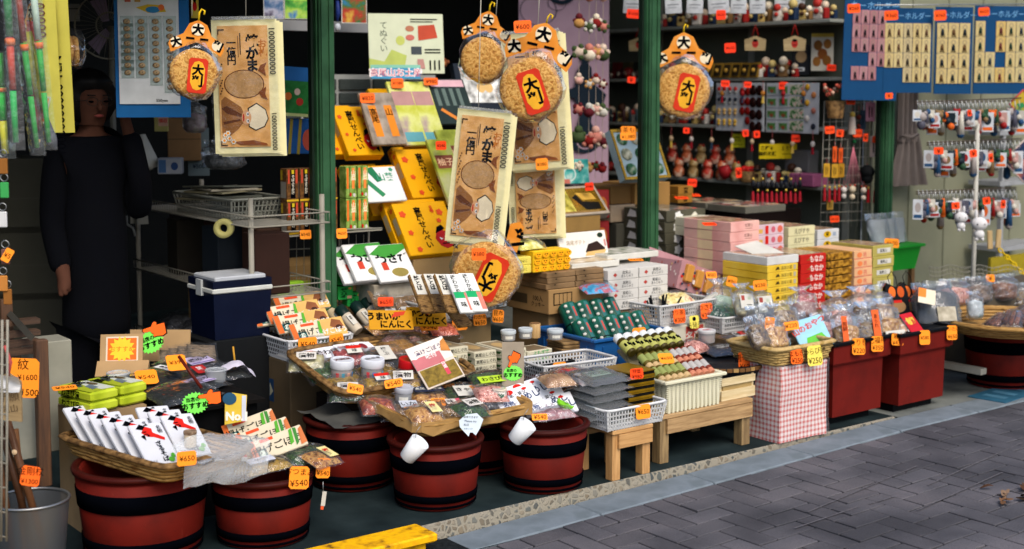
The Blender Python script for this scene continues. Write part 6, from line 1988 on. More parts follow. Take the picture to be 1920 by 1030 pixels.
# garlands of small cloth balls and dolls
COLS = [P(c, .8, .15, 60, .2) for c in ('#7c1a18', '#c8b4a0', '#c07868', '#d8ccb4', '#5c1c24', '#b8884c', '#d0a090', '#3c4c2c', '#c4c0b4')]
for i, px_ in enumerate((1086, 1105, 1118, 1131)):
 Yg = 5.9 + .05 * i
 t = thing('cloth_ball_garland', 'string of cloth dolls by the pink cloth, %s of four' % NTH[i], 'garland', ony(px_, 0, Yg), (0, 0, FACE), 'cloth doll garlands')
 z0, z1 = ony(px_, -40, Yg).z, ony(px_, 335, Yg).z
 zt = ony(px_, 0, Yg).z
 g = MB()
 g.tube([(0, 0, z0 - zt), (0, 0, z1 - zt)], .0015, P('#a89888', .8), 4)
 obj('string', g, t)
 n_ = 7
 for k in range(n_):
  z_ = z0 - zt + (z1 - z0) * (k + .55 + .12 * (i % 2)) / n_
  g = MB()
  r_ = .026 + .007 * ((k * 7 + i * 3) % 3)
  m1, m2 = COLS[(k * 5 + i * 2) % 9], COLS[(k * 3 + i * 4 + 1) % 9]
  g.ball((0, 0, z_), r_, m1, 9, 6, (1, .9, .85))
  if (k + i) % 2:
   g.ball((0, 0, z_ + r_ * 1.1), r_ * .62, m2, 8, 6)
   g.ball((-r_ * .7, 0, z_ + r_ * .5), r_ * .4, m2, 6, 4)
   g.ball((r_ * .7, 0, z_ + r_ * .5), r_ * .4, m2, 6, 4)
  else:
   for q in range(5):
    an = 6.283 * q / 5
    g.ball((r_ * .8 * math.cos(an), -r_ * .4, z_ + r_ * .8 * math.sin(an)), r_ * .42, m2, 6, 4)
  obj('cloth_doll', g, t)
# ============================================================ left background: person, rack, cooler, hanging toys
# --- person
def skin_mesh(name, joints, edges, mat, root, parent=None, loc=(0, 0, 0), rot=(0, 0, 0)):
 me = bpy.data.meshes.new(name)
 me.from_pydata([j[0] for j in joints], edges, [])
 me.materials.append(mat)
 o = bpy.data.objects.new(name, me)
 COL.objects.link(o)
 o.location = loc
 o.rotation_euler = tuple(R(a) for a in rot)
 if parent:
  o.parent = parent
 m = o.modifiers.new('skin', 'SKIN')
 for i, j in enumerate(joints):
  v = me.skin_vertices[0].data[i]
  v.radius = (j[1], j[2] if len(j) > 2 else j[1])
  v.use_root = (i == root)
 m.use_smooth_shade = True
 s = o.modifiers.new('sub', 'SUBSURF')
 s.levels = s.render_levels = 2
 return o
SKIN = P('#54362a', .8, .15, 20, spec=.03)
COAT = P('#04050a', .95, .2, 20, spec=.1)
pp = onz(188, 838, FLOOR)
pd = ony(188, 200, pp.y)
PR = (0, 0, FACE + 38)
t = thing('person', 'person in a dark coat with short black hair, hand raised to the chin', 'person', (pp.x, pp.y, FLOOR), PR)
HS = pd.z - FLOOR + .02          # height of the eyes
# body (skin): head, neck, torso, arms with hands
SH = HS - .165
J = [((0, 0, .80), .12, .09), ((0, 0, 1.0), .13, .095), ((0, .01, SH - .05), .14, .09), ((0, .01, HS - .13), .045), ((0, -.005, HS - .085), .055, .06), ((0, -.01, HS + .0), .078, .088), ((0, .0, HS + .07), .06, .07),
  ((-.15, .01, SH - .03), .045), ((-.17, .02, .98), .042), ((-.165, -.06, .80), .034), ((-.165, -.09, .735), .03, .022),
  ((.15, .01, SH - .03), .045), ((.175, -.06, 1.0), .042), ((.15, -.15, 1.17), .033), ((.095, -.125, HS - .07), .03, .022),
  ((-.09, 0, .45), .065), ((-.09, .01, .08), .045), ((.09, 0, .45), .065), ((.09, .01, .08), .045),
  ((-.175, -.11, .69), .011), ((-.19, -.10, .685), .010), ((-.16, -.105, .70), .010), ((.078, -.115, HS - .025), .010), ((.092, -.112, HS - .015), .010), ((.106, -.11, HS - .02), .010),
  ((-.09, -.12, .045), .035, .03), ((.09, -.12, .045), .035, .03)]
E_ = [(0, 1), (1, 2), (2, 3), (3, 4), (4, 5), (5, 6), (2, 7), (7, 8), (8, 9), (9, 10), (2, 11), (11, 12), (12, 13), (13, 14), (0, 15), (15, 16), (0, 17), (17, 18), (10, 19), (10, 20), (10, 21), (14, 22), (14, 23), (14, 24), (16, 25), (18, 26)]
body = skin_mesh('body', J, E_, SKIN, 0, t)
Jc = [((0, 0, .42), .165, .13), ((0, 0, .80), .15, .12), ((0, 0, 1.0), .145, .115), ((0, .01, SH - .06), .135, .1), ((0, .012, SH + .005), .1, .085), ((0, .015, HS - .10), .075, .075), ((-.145, .01, SH - .035), .07), ((-.175, .02, .98), .056), ((-.165, -.06, .775), .046), ((.145, .01, SH - .035), .07), ((.18, -.06, 1.0), .056), ((.15, -.145, 1.15), .052), ((.112, -.135, HS - .12), .045)]
skin_mesh('coat', Jc, [(0, 1), (1, 2), (2, 3), (3, 4), (4, 5), (3, 6), (6, 7), (7, 8), (3, 9), (9, 10), (10, 11), (11, 12)], COAT, 1, t)
Jt = [((0, 0, .6), .14, .11), ((-.09, 0, .45), .1), ((-.09, .01, .09), .085), ((.09, 0, .45), .1), ((.09, .01, .09), .085)]
skin_mesh('trousers', Jt, [(0, 1), (1, 2), (0, 3), (3, 4)], COAT, 0, t)
HAIR = P('#0a0908', .5, .3, 60, .3)
g = MB()
n_, m_ = 18, 12
for i in range(1):
 vs_, fs_ = [], []
 for a in range(m_ + 1):
  th = math.pi * a / m_
  for b in range(n_):
   ph = 2 * math.pi * b / n_
   front = max(0, -math.sin(ph))
   rr = .122 + .008 * noise.noise(Vector((a * .9, b * .9, 0)))
   z = math.cos(th) * 1.02
   cut = 1.0
   if z < .42 and front > .35:
    cut = .62
   vs_.append((rr * .93 * math.sin(th) * math.cos(ph) * (cut if front < .9 else cut), rr * math.sin(th) * math.sin(ph) * cut + .012, HS + .018 + rr * z * (1.0 if z > 0 else .95)))
 for a in range(m_):
  for b in range(n_):
   fs_.append((a * n_ + b, a * n_ + (b + 1) % n_, (a + 1) * n_ + (b + 1) % n_, (a + 1) * n_ + b))
 g.add(vs_, fs_, HAIR, True)
obj('hair', g, t)
g = MB()
g.ball((0, -.098, HS - .022), .013, SKIN, 8, 6, (.8, 1, 1.3))
for s in (-1, 1):
 g.ball((s * .085, -.005, HS - .01), .02, SKIN, 8, 6, (.45, .8, 1.2))
obj('nose_and_ears', g, t)
g = MB()
for s in (-1, 1):
 g.ball((s * .032, -.086, HS + .002), .009, INK, 8, 6, (1.3, .5, .5))
 g.box((s * .033, -.092, HS + .028), (.034, .006, .005), HAIR)
obj('eyes', g, t)
g = MB()
g.ball((0, -.088, HS - .058), .018, P('#7c3a34', .5), 8, 6, (1.2, .5, .4))
obj('mouth', g, t)
g = MB()
for s in (-1, 1):
 g.tube([(s * .033 + .024 * math.cos(q * .628), -.102, HS + .002 + .019 * math.sin(q * .628)) for q in range(10)], .0014, P('#22221e', .4, .1, 10), 5, True)
 g.tube([(s * .057, -.1, HS + .006), (s * .088, 0, HS + .008)], .0014, P('#22221e', .4, .1, 10), 5)
g.tube([(-.009, -.103, HS + .005), (.009, -.103, HS + .005)], .0014, P('#22221e', .4, .1, 10), 5)
obj('glasses', g, t)
# --- white wire rack
XR = 2.60
t = thing('wire_rack', 'white wire shelf rack in the dark left of the first post', 'rack', (0, 0, 0))
ya, yb = onx(470, 400, XR).y, onx(258, 400, XR).y
for y_ in (ya, yb):
 for x_ in (XR, XR + .34):
  obj('upright', MB().tube([(x_, y_, FLOOR), (x_, y_, 1.14)], .012, WIREW, 8), t)
for z_ in (onx(262, 372, XR).z, onx(258, 486, XR).z, onx(252, 606, XR).z):
 g = MB()
 for dz in (0, -.045):
  g.tube([(XR - .012, ya - .03, z_ + dz), (XR - .012, yb + .03, z_ + dz)], .0035, WIREW, 5)
  g.tube([(XR + .36, ya - .03, z_ + dz), (XR + .36, yb + .03, z_ + dz)], .0035, WIREW, 5)
  g.tube([(XR - .012, ya - .03, z_ + dz), (XR + .36, ya - .03, z_ + dz)], .0035, WIREW, 5)
 n_ = 46
 for k in range(n_ + 1):
  y_ = ya - .03 + (yb - ya + .06) * k / n_
  g.tube([(XR - .012, y_, z_), (XR - .012, y_, z_ - .045), (XR + .36, y_, z_ - .045), (XR + .36, y_, z_)], .0016, WIREW, 4)
 obj('wire_shelf', g, t)
zr = onx(262, 372, XR).z - .04
g = MB()
lattice_basket('grey letter basket full of papers on top of the wire rack', (XR + .03, ya + .25, zr), 0, .28, .62, .09, P('#8c8c80', .5), .02, .006)
PAP = [P('#8c8468', .7), P('#a49c88', .7), P('#5c5e54', .7), P('#b0aca0', .7)]
for k in range(7):
 g = MB()
 g.box((0, 0, 0), (.22, .3, .008), PAP[k % 4])
 solo('paper_pile', g, 'loose booklet in the letter basket on the rack, %s in the pile' % ORD[6 - k], 'booklet', (XR + .16 + rnd.uniform(-.02, .02), ya + .62 + rnd.uniform(-.05, .05), zr + .07 + .0095 * k), (rnd.uniform(-3, 3), rnd.uniform(-3, 3), rnd.uniform(-25, 25)), 'booklets on the rack')
board('small_carton', 'blue and white carton with open flaps on the rack', 'carton', 318, 312, 44, 30, 6.15, P('#8c9098', .6), [('r', .05, .1, .35, .9, P('#3c5c84')), ('e', .7, .5, .15, .25, P('#28406c'))], rz=-30, th=.09)
board('brown_carton', 'brown folded carton behind the blue and white one', 'carton', 345, 262, 60, 80, 6.5, P('#70563a', .8), [('r', .0, .5, 1, .52, P('#4c3a26'))], rz=-30, th=.1)
board('yellow_notepad', 'yellow pad with red printed card standing on the rack', 'notepad', 302, 230, 26, 34, 6.2, P('#a8a060', .7), [('r', .3, .3, 1, .8, P('#c89c88')), ('t', '領収', .65, .6, .2, RD, .02)], rz=FACE, th=.01)
g = MB()
for k in range(2):
 g.tube([(0, 0, .16), (.012 * (k - .5), -.01, .06), (.05 * (k - .5), -.02, 0)], .02, P('#b0b0a8', .8), 8, radii=[.012, .045, .05])
p = onx(268, 268, XR - .03)
solo('white_cloth', g, 'white cloth draped over the corner of the wire rack', 'cloth', (p.x, p.y, p.z - .12), (0, 0, 20))
for k, (px_, py_, c, lb) in enumerate(((246, 320, '#3c444c', 'grey-blue apron hanging from the rack corner'), (258, 370, '#8c8c84', 'pale towel hanging from the rack corner'))):
 p = onx(px_, py_, XR - .05)
 g = MB()
 m1 = P(c, .9, .12, 20, .2)
 g.sheet(8, 8, lambda u, v: ((u - .5) * .09 * (.6 + .4 * (1 - v)), .02 * math.sin(u * 8), (v - .5) * .26), m1)
 solo('hanging_apron' if k == 0 else 'hanging_towel', g, lb, 'cloth', (p.x, p.y, p.z), (0, 0, FACE - 20))
g = MB()
p = onx(238, 428, XR - .06)
g.tube([(0, 0, .06), (0, 0, .02), (-.03, 0, 0), (-.045, 0, -.05)], .006, P('#9a9c98', .5), 6)
g.tube([(0, 0, .02), (.03, 0, 0), (.04, 0, -.04)], .006, P('#9a9c98', .5), 6)
solo('coat_hanger', g, 'grey plastic coat hanger below the hanging cloths', 'hanger', p, (0, 0, FACE))
t = thing('tape_roll', 'roll of yellow and white tape hanging under the upper rack shelf', 'tape', onx(420, 428, XR - .03), (0, 0, FACE))
obj('roll', MB().at(TR((0, 0, 0), (90, 30, 0))).lathe([(.018, -.018), (.042, -.018), (.042, .018), (.018, .018), (.018, -.018)], P('#b8b06c', .5), 22, cap=False), t)
for k in range(6):
 p = (XR + .12 + .1 * (k % 2), ya + .1 + .2 * k, onx(258, 486, XR).z - .04)
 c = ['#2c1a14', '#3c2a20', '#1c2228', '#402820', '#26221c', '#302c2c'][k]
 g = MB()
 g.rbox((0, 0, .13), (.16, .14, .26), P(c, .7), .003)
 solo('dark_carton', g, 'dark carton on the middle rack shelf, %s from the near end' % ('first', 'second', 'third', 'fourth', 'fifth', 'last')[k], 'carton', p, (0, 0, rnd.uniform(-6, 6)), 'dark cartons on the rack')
for k in range(5):
 pouch('crumpled dark bag on the lowest rack shelf, %s from the near end' % ('first', 'second', 'third', 'fourth', 'last')[k], (XR + .17, ya + .12 + .25 * k, onx(252, 606, XR).z - .03), (0, 0, 20 * k), 'dk%d' % (k % 2), .26, .24, .09, GREY, None, FILM2, 101 + k % 2, cat='bag', group='dark bags on the rack', name='dark_bag')
# cooler
a, b = ony(402, 640, 5.16), ony(508, 515, 5.16)
t = thing('cooler_box', 'navy blue cooler box with white band and pale latch', 'cooler', (a.x, 5.16, a.z))
w_, h_ = b.x - a.x, b.z - a.z
CB = P('#080f24', .4, .12)
g = MB()
g.box((w_ / 2, .12, h_ * .38), (w_, .24, h_ * .76), CB, .94)
obj('body', g, t)
g = MB()
g.rbox((w_ / 2, .12, h_ * .80), (w_ + .012, .252, h_ * .08), P('#b8bab4', .5), .004)
obj('white_band', g, t)
g = MB()
g.box((w_ / 2, .12, h_ * .90), (w_ + .004, .244, h_ * .12), CB)
g.rbox((w_ / 2, .12, h_ * .98), (w_ - .03, .21, .02), P('#a8acb0', .5), .005)
obj('lid', g, t)
g = MB()
g.box((-.006, .12, h_ * .83), (.012, .05, h_ * .26), P('#a0a4a4', .5))
obj('latch', g, t)
g = MB()
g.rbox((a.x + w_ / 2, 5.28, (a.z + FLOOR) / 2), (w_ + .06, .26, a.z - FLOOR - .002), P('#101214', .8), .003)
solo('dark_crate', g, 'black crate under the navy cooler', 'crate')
g = MB()
a = ony(437, 650, 5.0)
g.tube([(a.x, a.y, a.z), (a.x + .01, a.y, a.z - .1)], .004, P('#b8862c', .5), 6)
solo('brass_rod', g, 'thin brass rod standing in front of the cooler', 'rod')
# left back wall cartons and fan
for k in range(4):
 g = MB()
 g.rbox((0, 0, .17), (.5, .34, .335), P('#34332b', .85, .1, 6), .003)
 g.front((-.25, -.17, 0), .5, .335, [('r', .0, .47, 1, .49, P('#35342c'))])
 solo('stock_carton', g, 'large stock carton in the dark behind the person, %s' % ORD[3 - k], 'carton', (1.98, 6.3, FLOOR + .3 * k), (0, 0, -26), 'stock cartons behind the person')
t = thing('electric_fan', 'round electric fan with pale wire guard behind the badge card', 'fan', ony(205, 48, 6.2), (0, 0, FACE + 10))
g = MB()
for r_ in (.155, .06):
 g.tube([(r_ * math.cos(6.283 * q / 28), 0, r_ * math.sin(6.283 * q / 28)) for q in range(28)], .004, P('#8a8678', .5), 5, True)
for q in range(36):
 an = 6.283 * q / 36
 g.tube([(.03 * math.cos(an), -.02, .03 * math.sin(an)), (.155 * math.cos(an), 0, .155 * math.sin(an))], .0012, P('#6a6860', .5), 4)
obj('guard', g, t)
for q in range(3):
 an = 120 * q
 obj('blade', MB().at(TR((0, .02, 0), (0, an, 0))).add([(.02, 0, -.01), (.12, .015, -.05), (.14, 0, .02), (.03, -.01, .02)], [(0, 1, 2, 3)], P('#8c7c98', .4)), t)
obj('stand_pole', MB().tube([(0, .05, 0), (0, .05, -1.2)], .014, P('#6a6860', .5), 8), t)
board('wall_notice', 'small white notice on the dark back wall above the person', 'notice', 138, 24, 22, 32, 6.6, P('#9a9a98', .6), [('r', .1, .7, .9, .75, INK)], rz=FACE, th=.003)
# badge card on blue board
t = thing('badge_card', 'white card with rows of small pin badges on a blue board', 'display card', ony(279, 95, 5.35), (0, 0, FACE + 4))
k = depth_of(ony(279, 95, 5.35)) / FPX
obj('blue_board', MB().box((.012, .012, -.02), (138 * k, .006, 232 * k), P('#1a5c94', .6)), t)
g = MB()
W_, H_ = 112 * k, 200 * k
g.box((0, .004, 0), (W_, .004, H_), P('#c8cccc', .5))
g.front((-W_ / 2, .0018, -H_ / 2), W_, H_, [('r', .12, .95, .22, 1, P('#b85a48')), ('r', .28, .95, .38, 1, P('#b88c48')), ('p', [(.3, .9), (.5, .93), (.75, .92), (.8, .86), (.5, .85)], P('#c8a828')), ('e', .58, .88, .12, .03, P('#2c7aa8')), ('e', .72, .9, .05, .03, P('#d86a30')), ('t', '550yen', .7, .03, .03, INK)])
obj('white_card', g, t)
bm2 = MB()
s_ = W_ * .2
bm2.box((0, 0, 0), (s_ * 1.05, .002, s_ * .92), CLEAR('#cfe4dc', .35, .2, .4))
bm2.box((0, .001, 0), (s_ * 1.0, .001, s_ * .88), P('#a8bcb0', .4))
bm2.ball((0, -.003, 0), s_ * .3, MIX(['#3c2c20', '#7c5c3c', '#b89c74', '#28342c'], 60, .3, .5), 8, 5, (1, .4, .75))
bme = bm2.mesh('pin_badge')
for r_ in range(10):
 for c in range(4):
  if r_ >= 8 and c < 2 or (r_ == 9 and c < 3):
   continue
  obj('pin_badge', bme, t, ((c - 1.5) * W_ * .235, .0005, H_ * .27 - r_ * H_ * .068))
g = MB()
p = ony(348, 15, 5.2)
board('small_card', 'small yellow and red folded card above the left round cracker', 'card', 365, 12, 14, 44, 5.3, P('#c8b040', .5), [('e', .5, .5, .3, .2, RD), ('p', [(.2, .8), (.8, .9), (.6, .6)], INK)], rz=FACE, th=.004)
# hanging toy swords / umbrellas at the far left, near the camera
YH = 4.35
FLM = CLEAR('#f0fff4', .06, .1, .8, 26)
toys = [(12, -30, 30, 270, 7, ['#186c3c', '#c83c30', '#1c9c50'], 'green and red boxed toy pack at the left edge'), (32, -20, 70, 280, 6, ['#902620', '#22903c', '#22903c'], 'bright green toy sword with orange hilt, left'), (62, -20, 92, 270, 6, ['#b8b8b8', '#24983c', '#289840'], 'bright green toy sword with orange hilt, right'), (-4, 100, 10, 290, 8, ['#2c8c34', '#1cae3c', '#e0c020'], 'green and yellow toy pack cut by the left edge')]
for i, (xa, y0, xb, y1, rp, cs, lb) in enumerate(toys):
 a, b = ony(xa, y0, YH + .03 * i), ony(xb, y1, YH + .03 * i)
 kk = depth_of(a) / FPX
 d = b - a
 t = thing('toy_sword', lb, 'toy', b, (0, 0, 0), 'packaged toys hanging at the left')
 r_ = rp * kk
 for q in range(3):
  f0, f1 = q / 3, (q + 1) / 3 - .01
  g = MB()
  g.tube([-d * (1 - f0), -d * (1 - f1)], r_, P(cs[q], .35), 10, radii=[r_ * (1.1 - .1 * q), r_ * (1 - .12 * q)])
  obj(('hilt', 'grip', 'blade')[q], g, t)
 obj('hilt_ring', MB().tube([-d * .66, -d * .62], r_ * 1.35, P('#e8641c', .4), 10), t)
 g = MB()
 ux = (RGT).normalized()
 g.sheet(6, 16, lambda u, v: tuple(-d * (1.02 - 1.06 * v) + ux * ((u - .5) * 5.2 * r_) + Vector((-.6, -.8, 0)) * (r_ * 1.5 * math.cos((u - .5) * 3) + .006 * noise.noise(Vector((u * 6, v * 20, i))))), FLM)
 obj('plastic_bag', g, t)
for i, (xa, y0, xb, y1, c, lb) in enumerate(((50, 60, 82, 205, '#a08c20', 'gold-wrapped toy stick among the green swords'), (60, 40, 74, 245, '#8c1c18', 'dark red toy stick behind the gold one'), (64, 180, 104, 280, '#4a4a58', 'dark grey toy sword with pixel face near its tip'))):
 a, b = ony(xa, y0, YH + .12 + .03 * i), ony(xb, y1, YH + .12 + .03 * i)
 d = b - a
 t = thing('toy_sword', lb, 'toy', b, (0, 0, 0), 'packaged toys hanging at the left')
 obj('shaft', MB().tube([-d, -d * .15, d * .0], .02, P(c, .4, .3, 40, .3), 8, radii=[.017, .019, .006]), t)
 if i == 2:
  g = MB()
  g.at(Matrix.Translation(-d * .55 + Vector((-.012, -.02, 0))) @ Euler((0, R(14), R(FACE))).to_matrix().to_4x4())
  g.box((0, 0, .035), (.024, .003, .09), OFFW)
  g.front((-.012, -.002, -.01), .024, .09, [('t', 'N', .5, .85, .2, P('#d88a20'), .05), ('t', 'I', .5, .5, .2, RD, .05), ('t', 'N', .5, .18, .2, P('#e8641c'), .05)])
  g.box((0, -.001, -.065), (.026, .004, .022), P('#141a2c'))
  g.box((0, -.0035, -.068), (.02, .002, .009), P('#d8a878'))
  obj('print', g, t)
# yellow towels at the left
for i, (px_, w1) in enumerate(((92, 36), (116, 34))):
 p = ony(px_, 118, 4.75 + .05 * i)
 k = depth_of(p) / FPX
 t = thing('rolled_towel', 'pale yellow rolled towel hanging left, %s' % ('inner', 'outer with YEN print')[i], 'towel', p, (0, -1.5, FACE))
 g = MB()
 W_, H_ = w1 * k, 262 * k
 g.sheet(8, 8, lambda u, v: ((u - .5) * W_, -.02 * math.sin(u * 3.14), (v - .5) * H_), P('#b5ac48', .8, .1, 14, .2))
 g.sheet(2, 8, lambda u, v: ((u - .5) * W_, .004, (v - .5) * H_), P('#b5ac48', .8, .1, 14, .2))
 g.front((-W_ / 2, -.022, -H_ / 2), W_, H_, [('t', '10000000000 YEN', .35, .2, .075, INK, .01, 90)] if i else [('t', '00000', .3, .8, .08, BRN, .01, 90), ('p', [(.1, .4), (.3, .5), (.25, .35)], BRN)])
 obj('cloth_roll', g, t)
cracker('round rice cracker pack in the shade behind the green toys', 62, 105, 46, 4.9, 0, FACE - 50, lab=False, hook=False, n=2)
cracker('cracker pack edge-on right of the rolled yellow towels', 128, 95, 30, 5.3, 0, FACE - 60, lab=False, hook=False, header=False, n=2)
# left edge: wire stand, key rings, easel, walking sticks, mesh bin
t = thing('wire_spinner', 'white wire stand cut by the left edge in front of the sticks', 'stand', (0, 0, 0))
g = MB()
YE = 4.1
for px_ in (4, 14):
 g.tube([ony(px_, 600, YE), ony(px_ - 2, 1015, YE)], .004, WIREW, 6)
for py_ in range(640, 1016, 46):
 g.tube([ony(-30, py_ - 8, YE), ony(14, py_, YE)], .003, WIREW, 5)
obj('wire_frame', g, t)
KC = [P(c, .4) for c in ('#8c5a28', '#3c9a50', '#c8c8c8', '#6c4a44', '#b87838')]
for k, (px_, py_) in enumerate(((6, 300), (8, 345), (5, 400), (10, 470), (6, 520), (14, 545))):
 t = thing('key_ring', 'key ring charm at the left edge, %s' % ('topmost', 'second from top', 'third from top', 'with small orange tag', 'second lowest', 'lowest')[k], 'key ring', ony(px_, py_, 4.4), (0, 0, FACE), 'key rings at the left edge')
 obj('ring', MB().tube([(.012 * math.cos(q * .63), 0, .02 + .012 * math.sin(q * .63)) for q in range(10)], .0018, STEEL, 5, True), t)
 obj('charm', MB().rbox((0, 0, -.02), (.026, .01, .05), KC[k % 5], .004), t)
price(14, 479, 16, 26, 4.38, ['¥5'], 'small orange tag on a key ring at the left edge', ry=30)
WD = WOOD('#5c3c22', '#2e1c10', 2, .7)
WDH = WOOD('#4c3420', '#2a1a10', 0, .7)
t = thing('wooden_easel', 'dark wooden slatted stand at the left with a large orange card', 'stand', (0, 0, 0))
YZ = 4.62
a, b = ony(78, 912, YZ), ony(82, 636, YZ)
obj('front_post', MB().rbox(((a.x + b.x) / 2, YZ, (a.z + b.z) / 2), (.042, .035, b.z - a.z), WD, .003), t)
c1, c2 = ony(21, 900, YZ + .35), ony(21, 560, YZ + .35)
obj('rear_post', MB().rbox((c1.x, YZ + .35, (c1.z + c2.z) / 2), (.042, .035, c2.z - c1.z), WD, .003), t)
for k, (y0, y1) in enumerate(((608, 645), (630, 652), (648, 668), (664, 690))):
 p, q = ony(-5, y0, YZ + .28 - .06 * k), ony(72, y1 - 20, YZ + .28 - .06 * k)
 obj('slat', MB().box(((p.x + q.x) / 2, YZ + .28 - .06 * k, p.z), (q.x - p.x, .05, .018), WDH), t)
p, q = ony(20, 590, YZ + .33), ony(58, 632, YZ + .05)
obj('brace', MB().tube([p, q], .014, P('#3c3a34', .6), 4), t)
price(44, 709, 58, 74, 4.5, ['紋', '一¥1600', '小¥1500'], 'large orange card with three lines on the wooden stand', rz=FACE, ry=2, rx=-4)
g = MB()
a, b = ony(95, 850, 4.9), ony(112, 640, 4.9)
g.rbox(((a.x + b.x) / 2, 4.98, (a.z + b.z) / 2), (.14, .14, b.z - a.z), P('#8a887a', .6), .004)
solo('grey_locker', g, 'pale grey box standing behind the wooden stand', 'box')
g = MB()
a, b = ony(30, 870, 4.66), ony(72, 740, 4.66)
g.rbox(((a.x + b.x) / 2, 4.74, (a.z + b.z) / 2), (.13, .1, b.z - a.z), P('#8c8c80', .6), .003)
solo('grey_carton', g, 'grey-green carton below the large orange card', 'carton')
t = thing('wooden_plaque', 'wooden votive plaque with red cord at the left edge', 'plaque', ony(14, 745, 4.2), (0, 3, FACE))
obj('plaque_board', MB().prism([(-.05, -.07), (.045, -.075), (.04, .05), (0, .075), (-.05, .05)], 0, .01, WOOD('#a08860', '#7c6440', 0)).front((-.05, 0, -.07), .09, .13, [('t', '祈願', .6, .55, .2, P('#4c3a28'), 0, 10), ('t', '高尾山', .5, .25, .16, P('#4c3a28'), 0, 10)]), t)
obj('cord', MB().tube([(0, -.004, .06), (.01, -.006, .11), (-.01, -.004, .16)], .005, P('#b8504c', .7), 6), t)
obj('tissue', MB().sheet(5, 5, lambda u, v: (-.04 + .08 * u, -.012 - .012 * math.sin(u * 3 + v * 5), .02 + .05 * v), CLEAR('#ffffff', .5, .3)), t)
# mesh bin and sticks
bp = onz(62, 1078, FLOOR)
BR, BH = .118, 0
zt = ony(62, 935, bp.y).z
t = thing('mesh_bin', 'round silver wire-mesh bin holding walking sticks', 'bin', (bp.x, bp.y, FLOOR))
hb = zt - FLOOR
def mesh_mat():
 m, nt, b = _new('wire_mesh')
 out = nt.nodes['Material Output']
 tr = nt.nodes.new('ShaderNodeBsdfTransparent')
 mx = nt.nodes.new('ShaderNodeMixShader')
 b.inputs['Base Color'].default_value = hexlin('#7c8084')
 b.inputs['Metallic'].default_value = .7
 b.inputs['Roughness'].default_value = .4
 mx.inputs[0].default_value = .62
 nt.links.new(tr.outputs[0], mx.inputs[1])
 nt.links.new(b.outputs[0], mx.inputs[2])
 nt.links.new(mx.outputs[0], out.inputs[0])
 return m
obj('mesh_wall', MB().lathe([(BR * .8, 0), (BR, hb)], mesh_mat(), 36, cap=False), t)
obj('rim', MB().tube([(BR * math.cos(6.2832 * q / 36), BR * math.sin(6.2832 * q / 36), hb) for q in range(36)], .005, STEEL, 6, True), t)
obj('floor_plate', MB().lathe([(.001, .004), (BR * .8, .004)], STEEL, 24, cap=False), t)
STK = [P('#5a3a24', .3, .25, 30), P('#3a2416', .3, .3, 30), P('#6e4a2c', .3, .25, 30)]
for k, (xa, ya_) in enumerate(((14, 790), (2, 800), (28, 805), (-10, 820))):
 top = ony(xa, ya_, bp.y + .03 + .02 * k)
 bot = Vector((bp.x + (.05 - .03 * k), bp.y + .0 + .02 * k, FLOOR + .01))
 t = thing('walking_stick', 'varnished wooden walking stick in the mesh bin, %s' % ('with round sticker and price card', 'second from the left', 'rightmost and shortest', 'at the left edge')[k], 'walking stick', bot, (0, 0, 0), 'walking sticks in the mesh bin')
 d = top - bot
 obj('shaft', MB().tube([(0, 0, 0), d * .5 + Vector((.004, 0, 0)), d], .012, STK[k % 3], 9), t)
 if k == 0:
  obj('sticker', MB().at(Matrix.Translation(d * .8 + Vector((-.008, -.011, 0))) @ Euler((0, 0, R(FACE))).to_matrix().to_4x4()).ball((0, 0, 0), .009, P('#d8b890', .5), 8, 6, (1, .3, 1)), t)
price(57, 893, 36, 37, 4.05, ['金剛杖', '¥1300'], 'orange ¥1300 card tied to the walking sticks', rz=FACE, ry=8, col=P('#ff6a20', .5))
board('story_book_pack', 'green and blue storybook pack hanging beside the left towel', 'pack', 552, 172, 56, 92, 5.6, MIX(['#1c5a24', '#2c7c3c', '#246030'], 14, .4, 0), [('r', 0, .72, 1, 1, P('#2c6cb0')), ('e', .3, .4, .12, .08, P('#c86a30')), ('e', .6, .5, .1, .07, P('#d8c0b0')), ('e', .7, .3, .12, .08, P('#b8382c')), ('r', 0, 0, 1, .06, P('#b8c080'))], rz=FACE, ry=4, th=.01)
board('blue_gift_pack', 'blue pack with gold stripes below the storybook pack', 'pack', 556, 256, 56, 66, 5.62, P('#1c4a84', .4), [('p', [(.2, 0), (.3, 0), (.4, 1), (.3, 1)], P('#8c7c30')), ('p', [(.5, 0), (.6, 0), (.7, 1), (.6, 1)], P('#8c7c30')), ('e', .9, .4, .2, .3, P('#a84838'))], rz=FACE, th=.02)
board('shop_poster', 'grey poster with vertical lettering behind the left towel', 'poster', 372, 285, 40, 90, 6.5, P('#5c6a70', .7), [('v', 'トタオル', .5, .8, .12, P('#1c2838'), .03), ('t', '¥500', .5, .2, .1, P('#1c2838'), .02)], rz=FACE, th=.004)
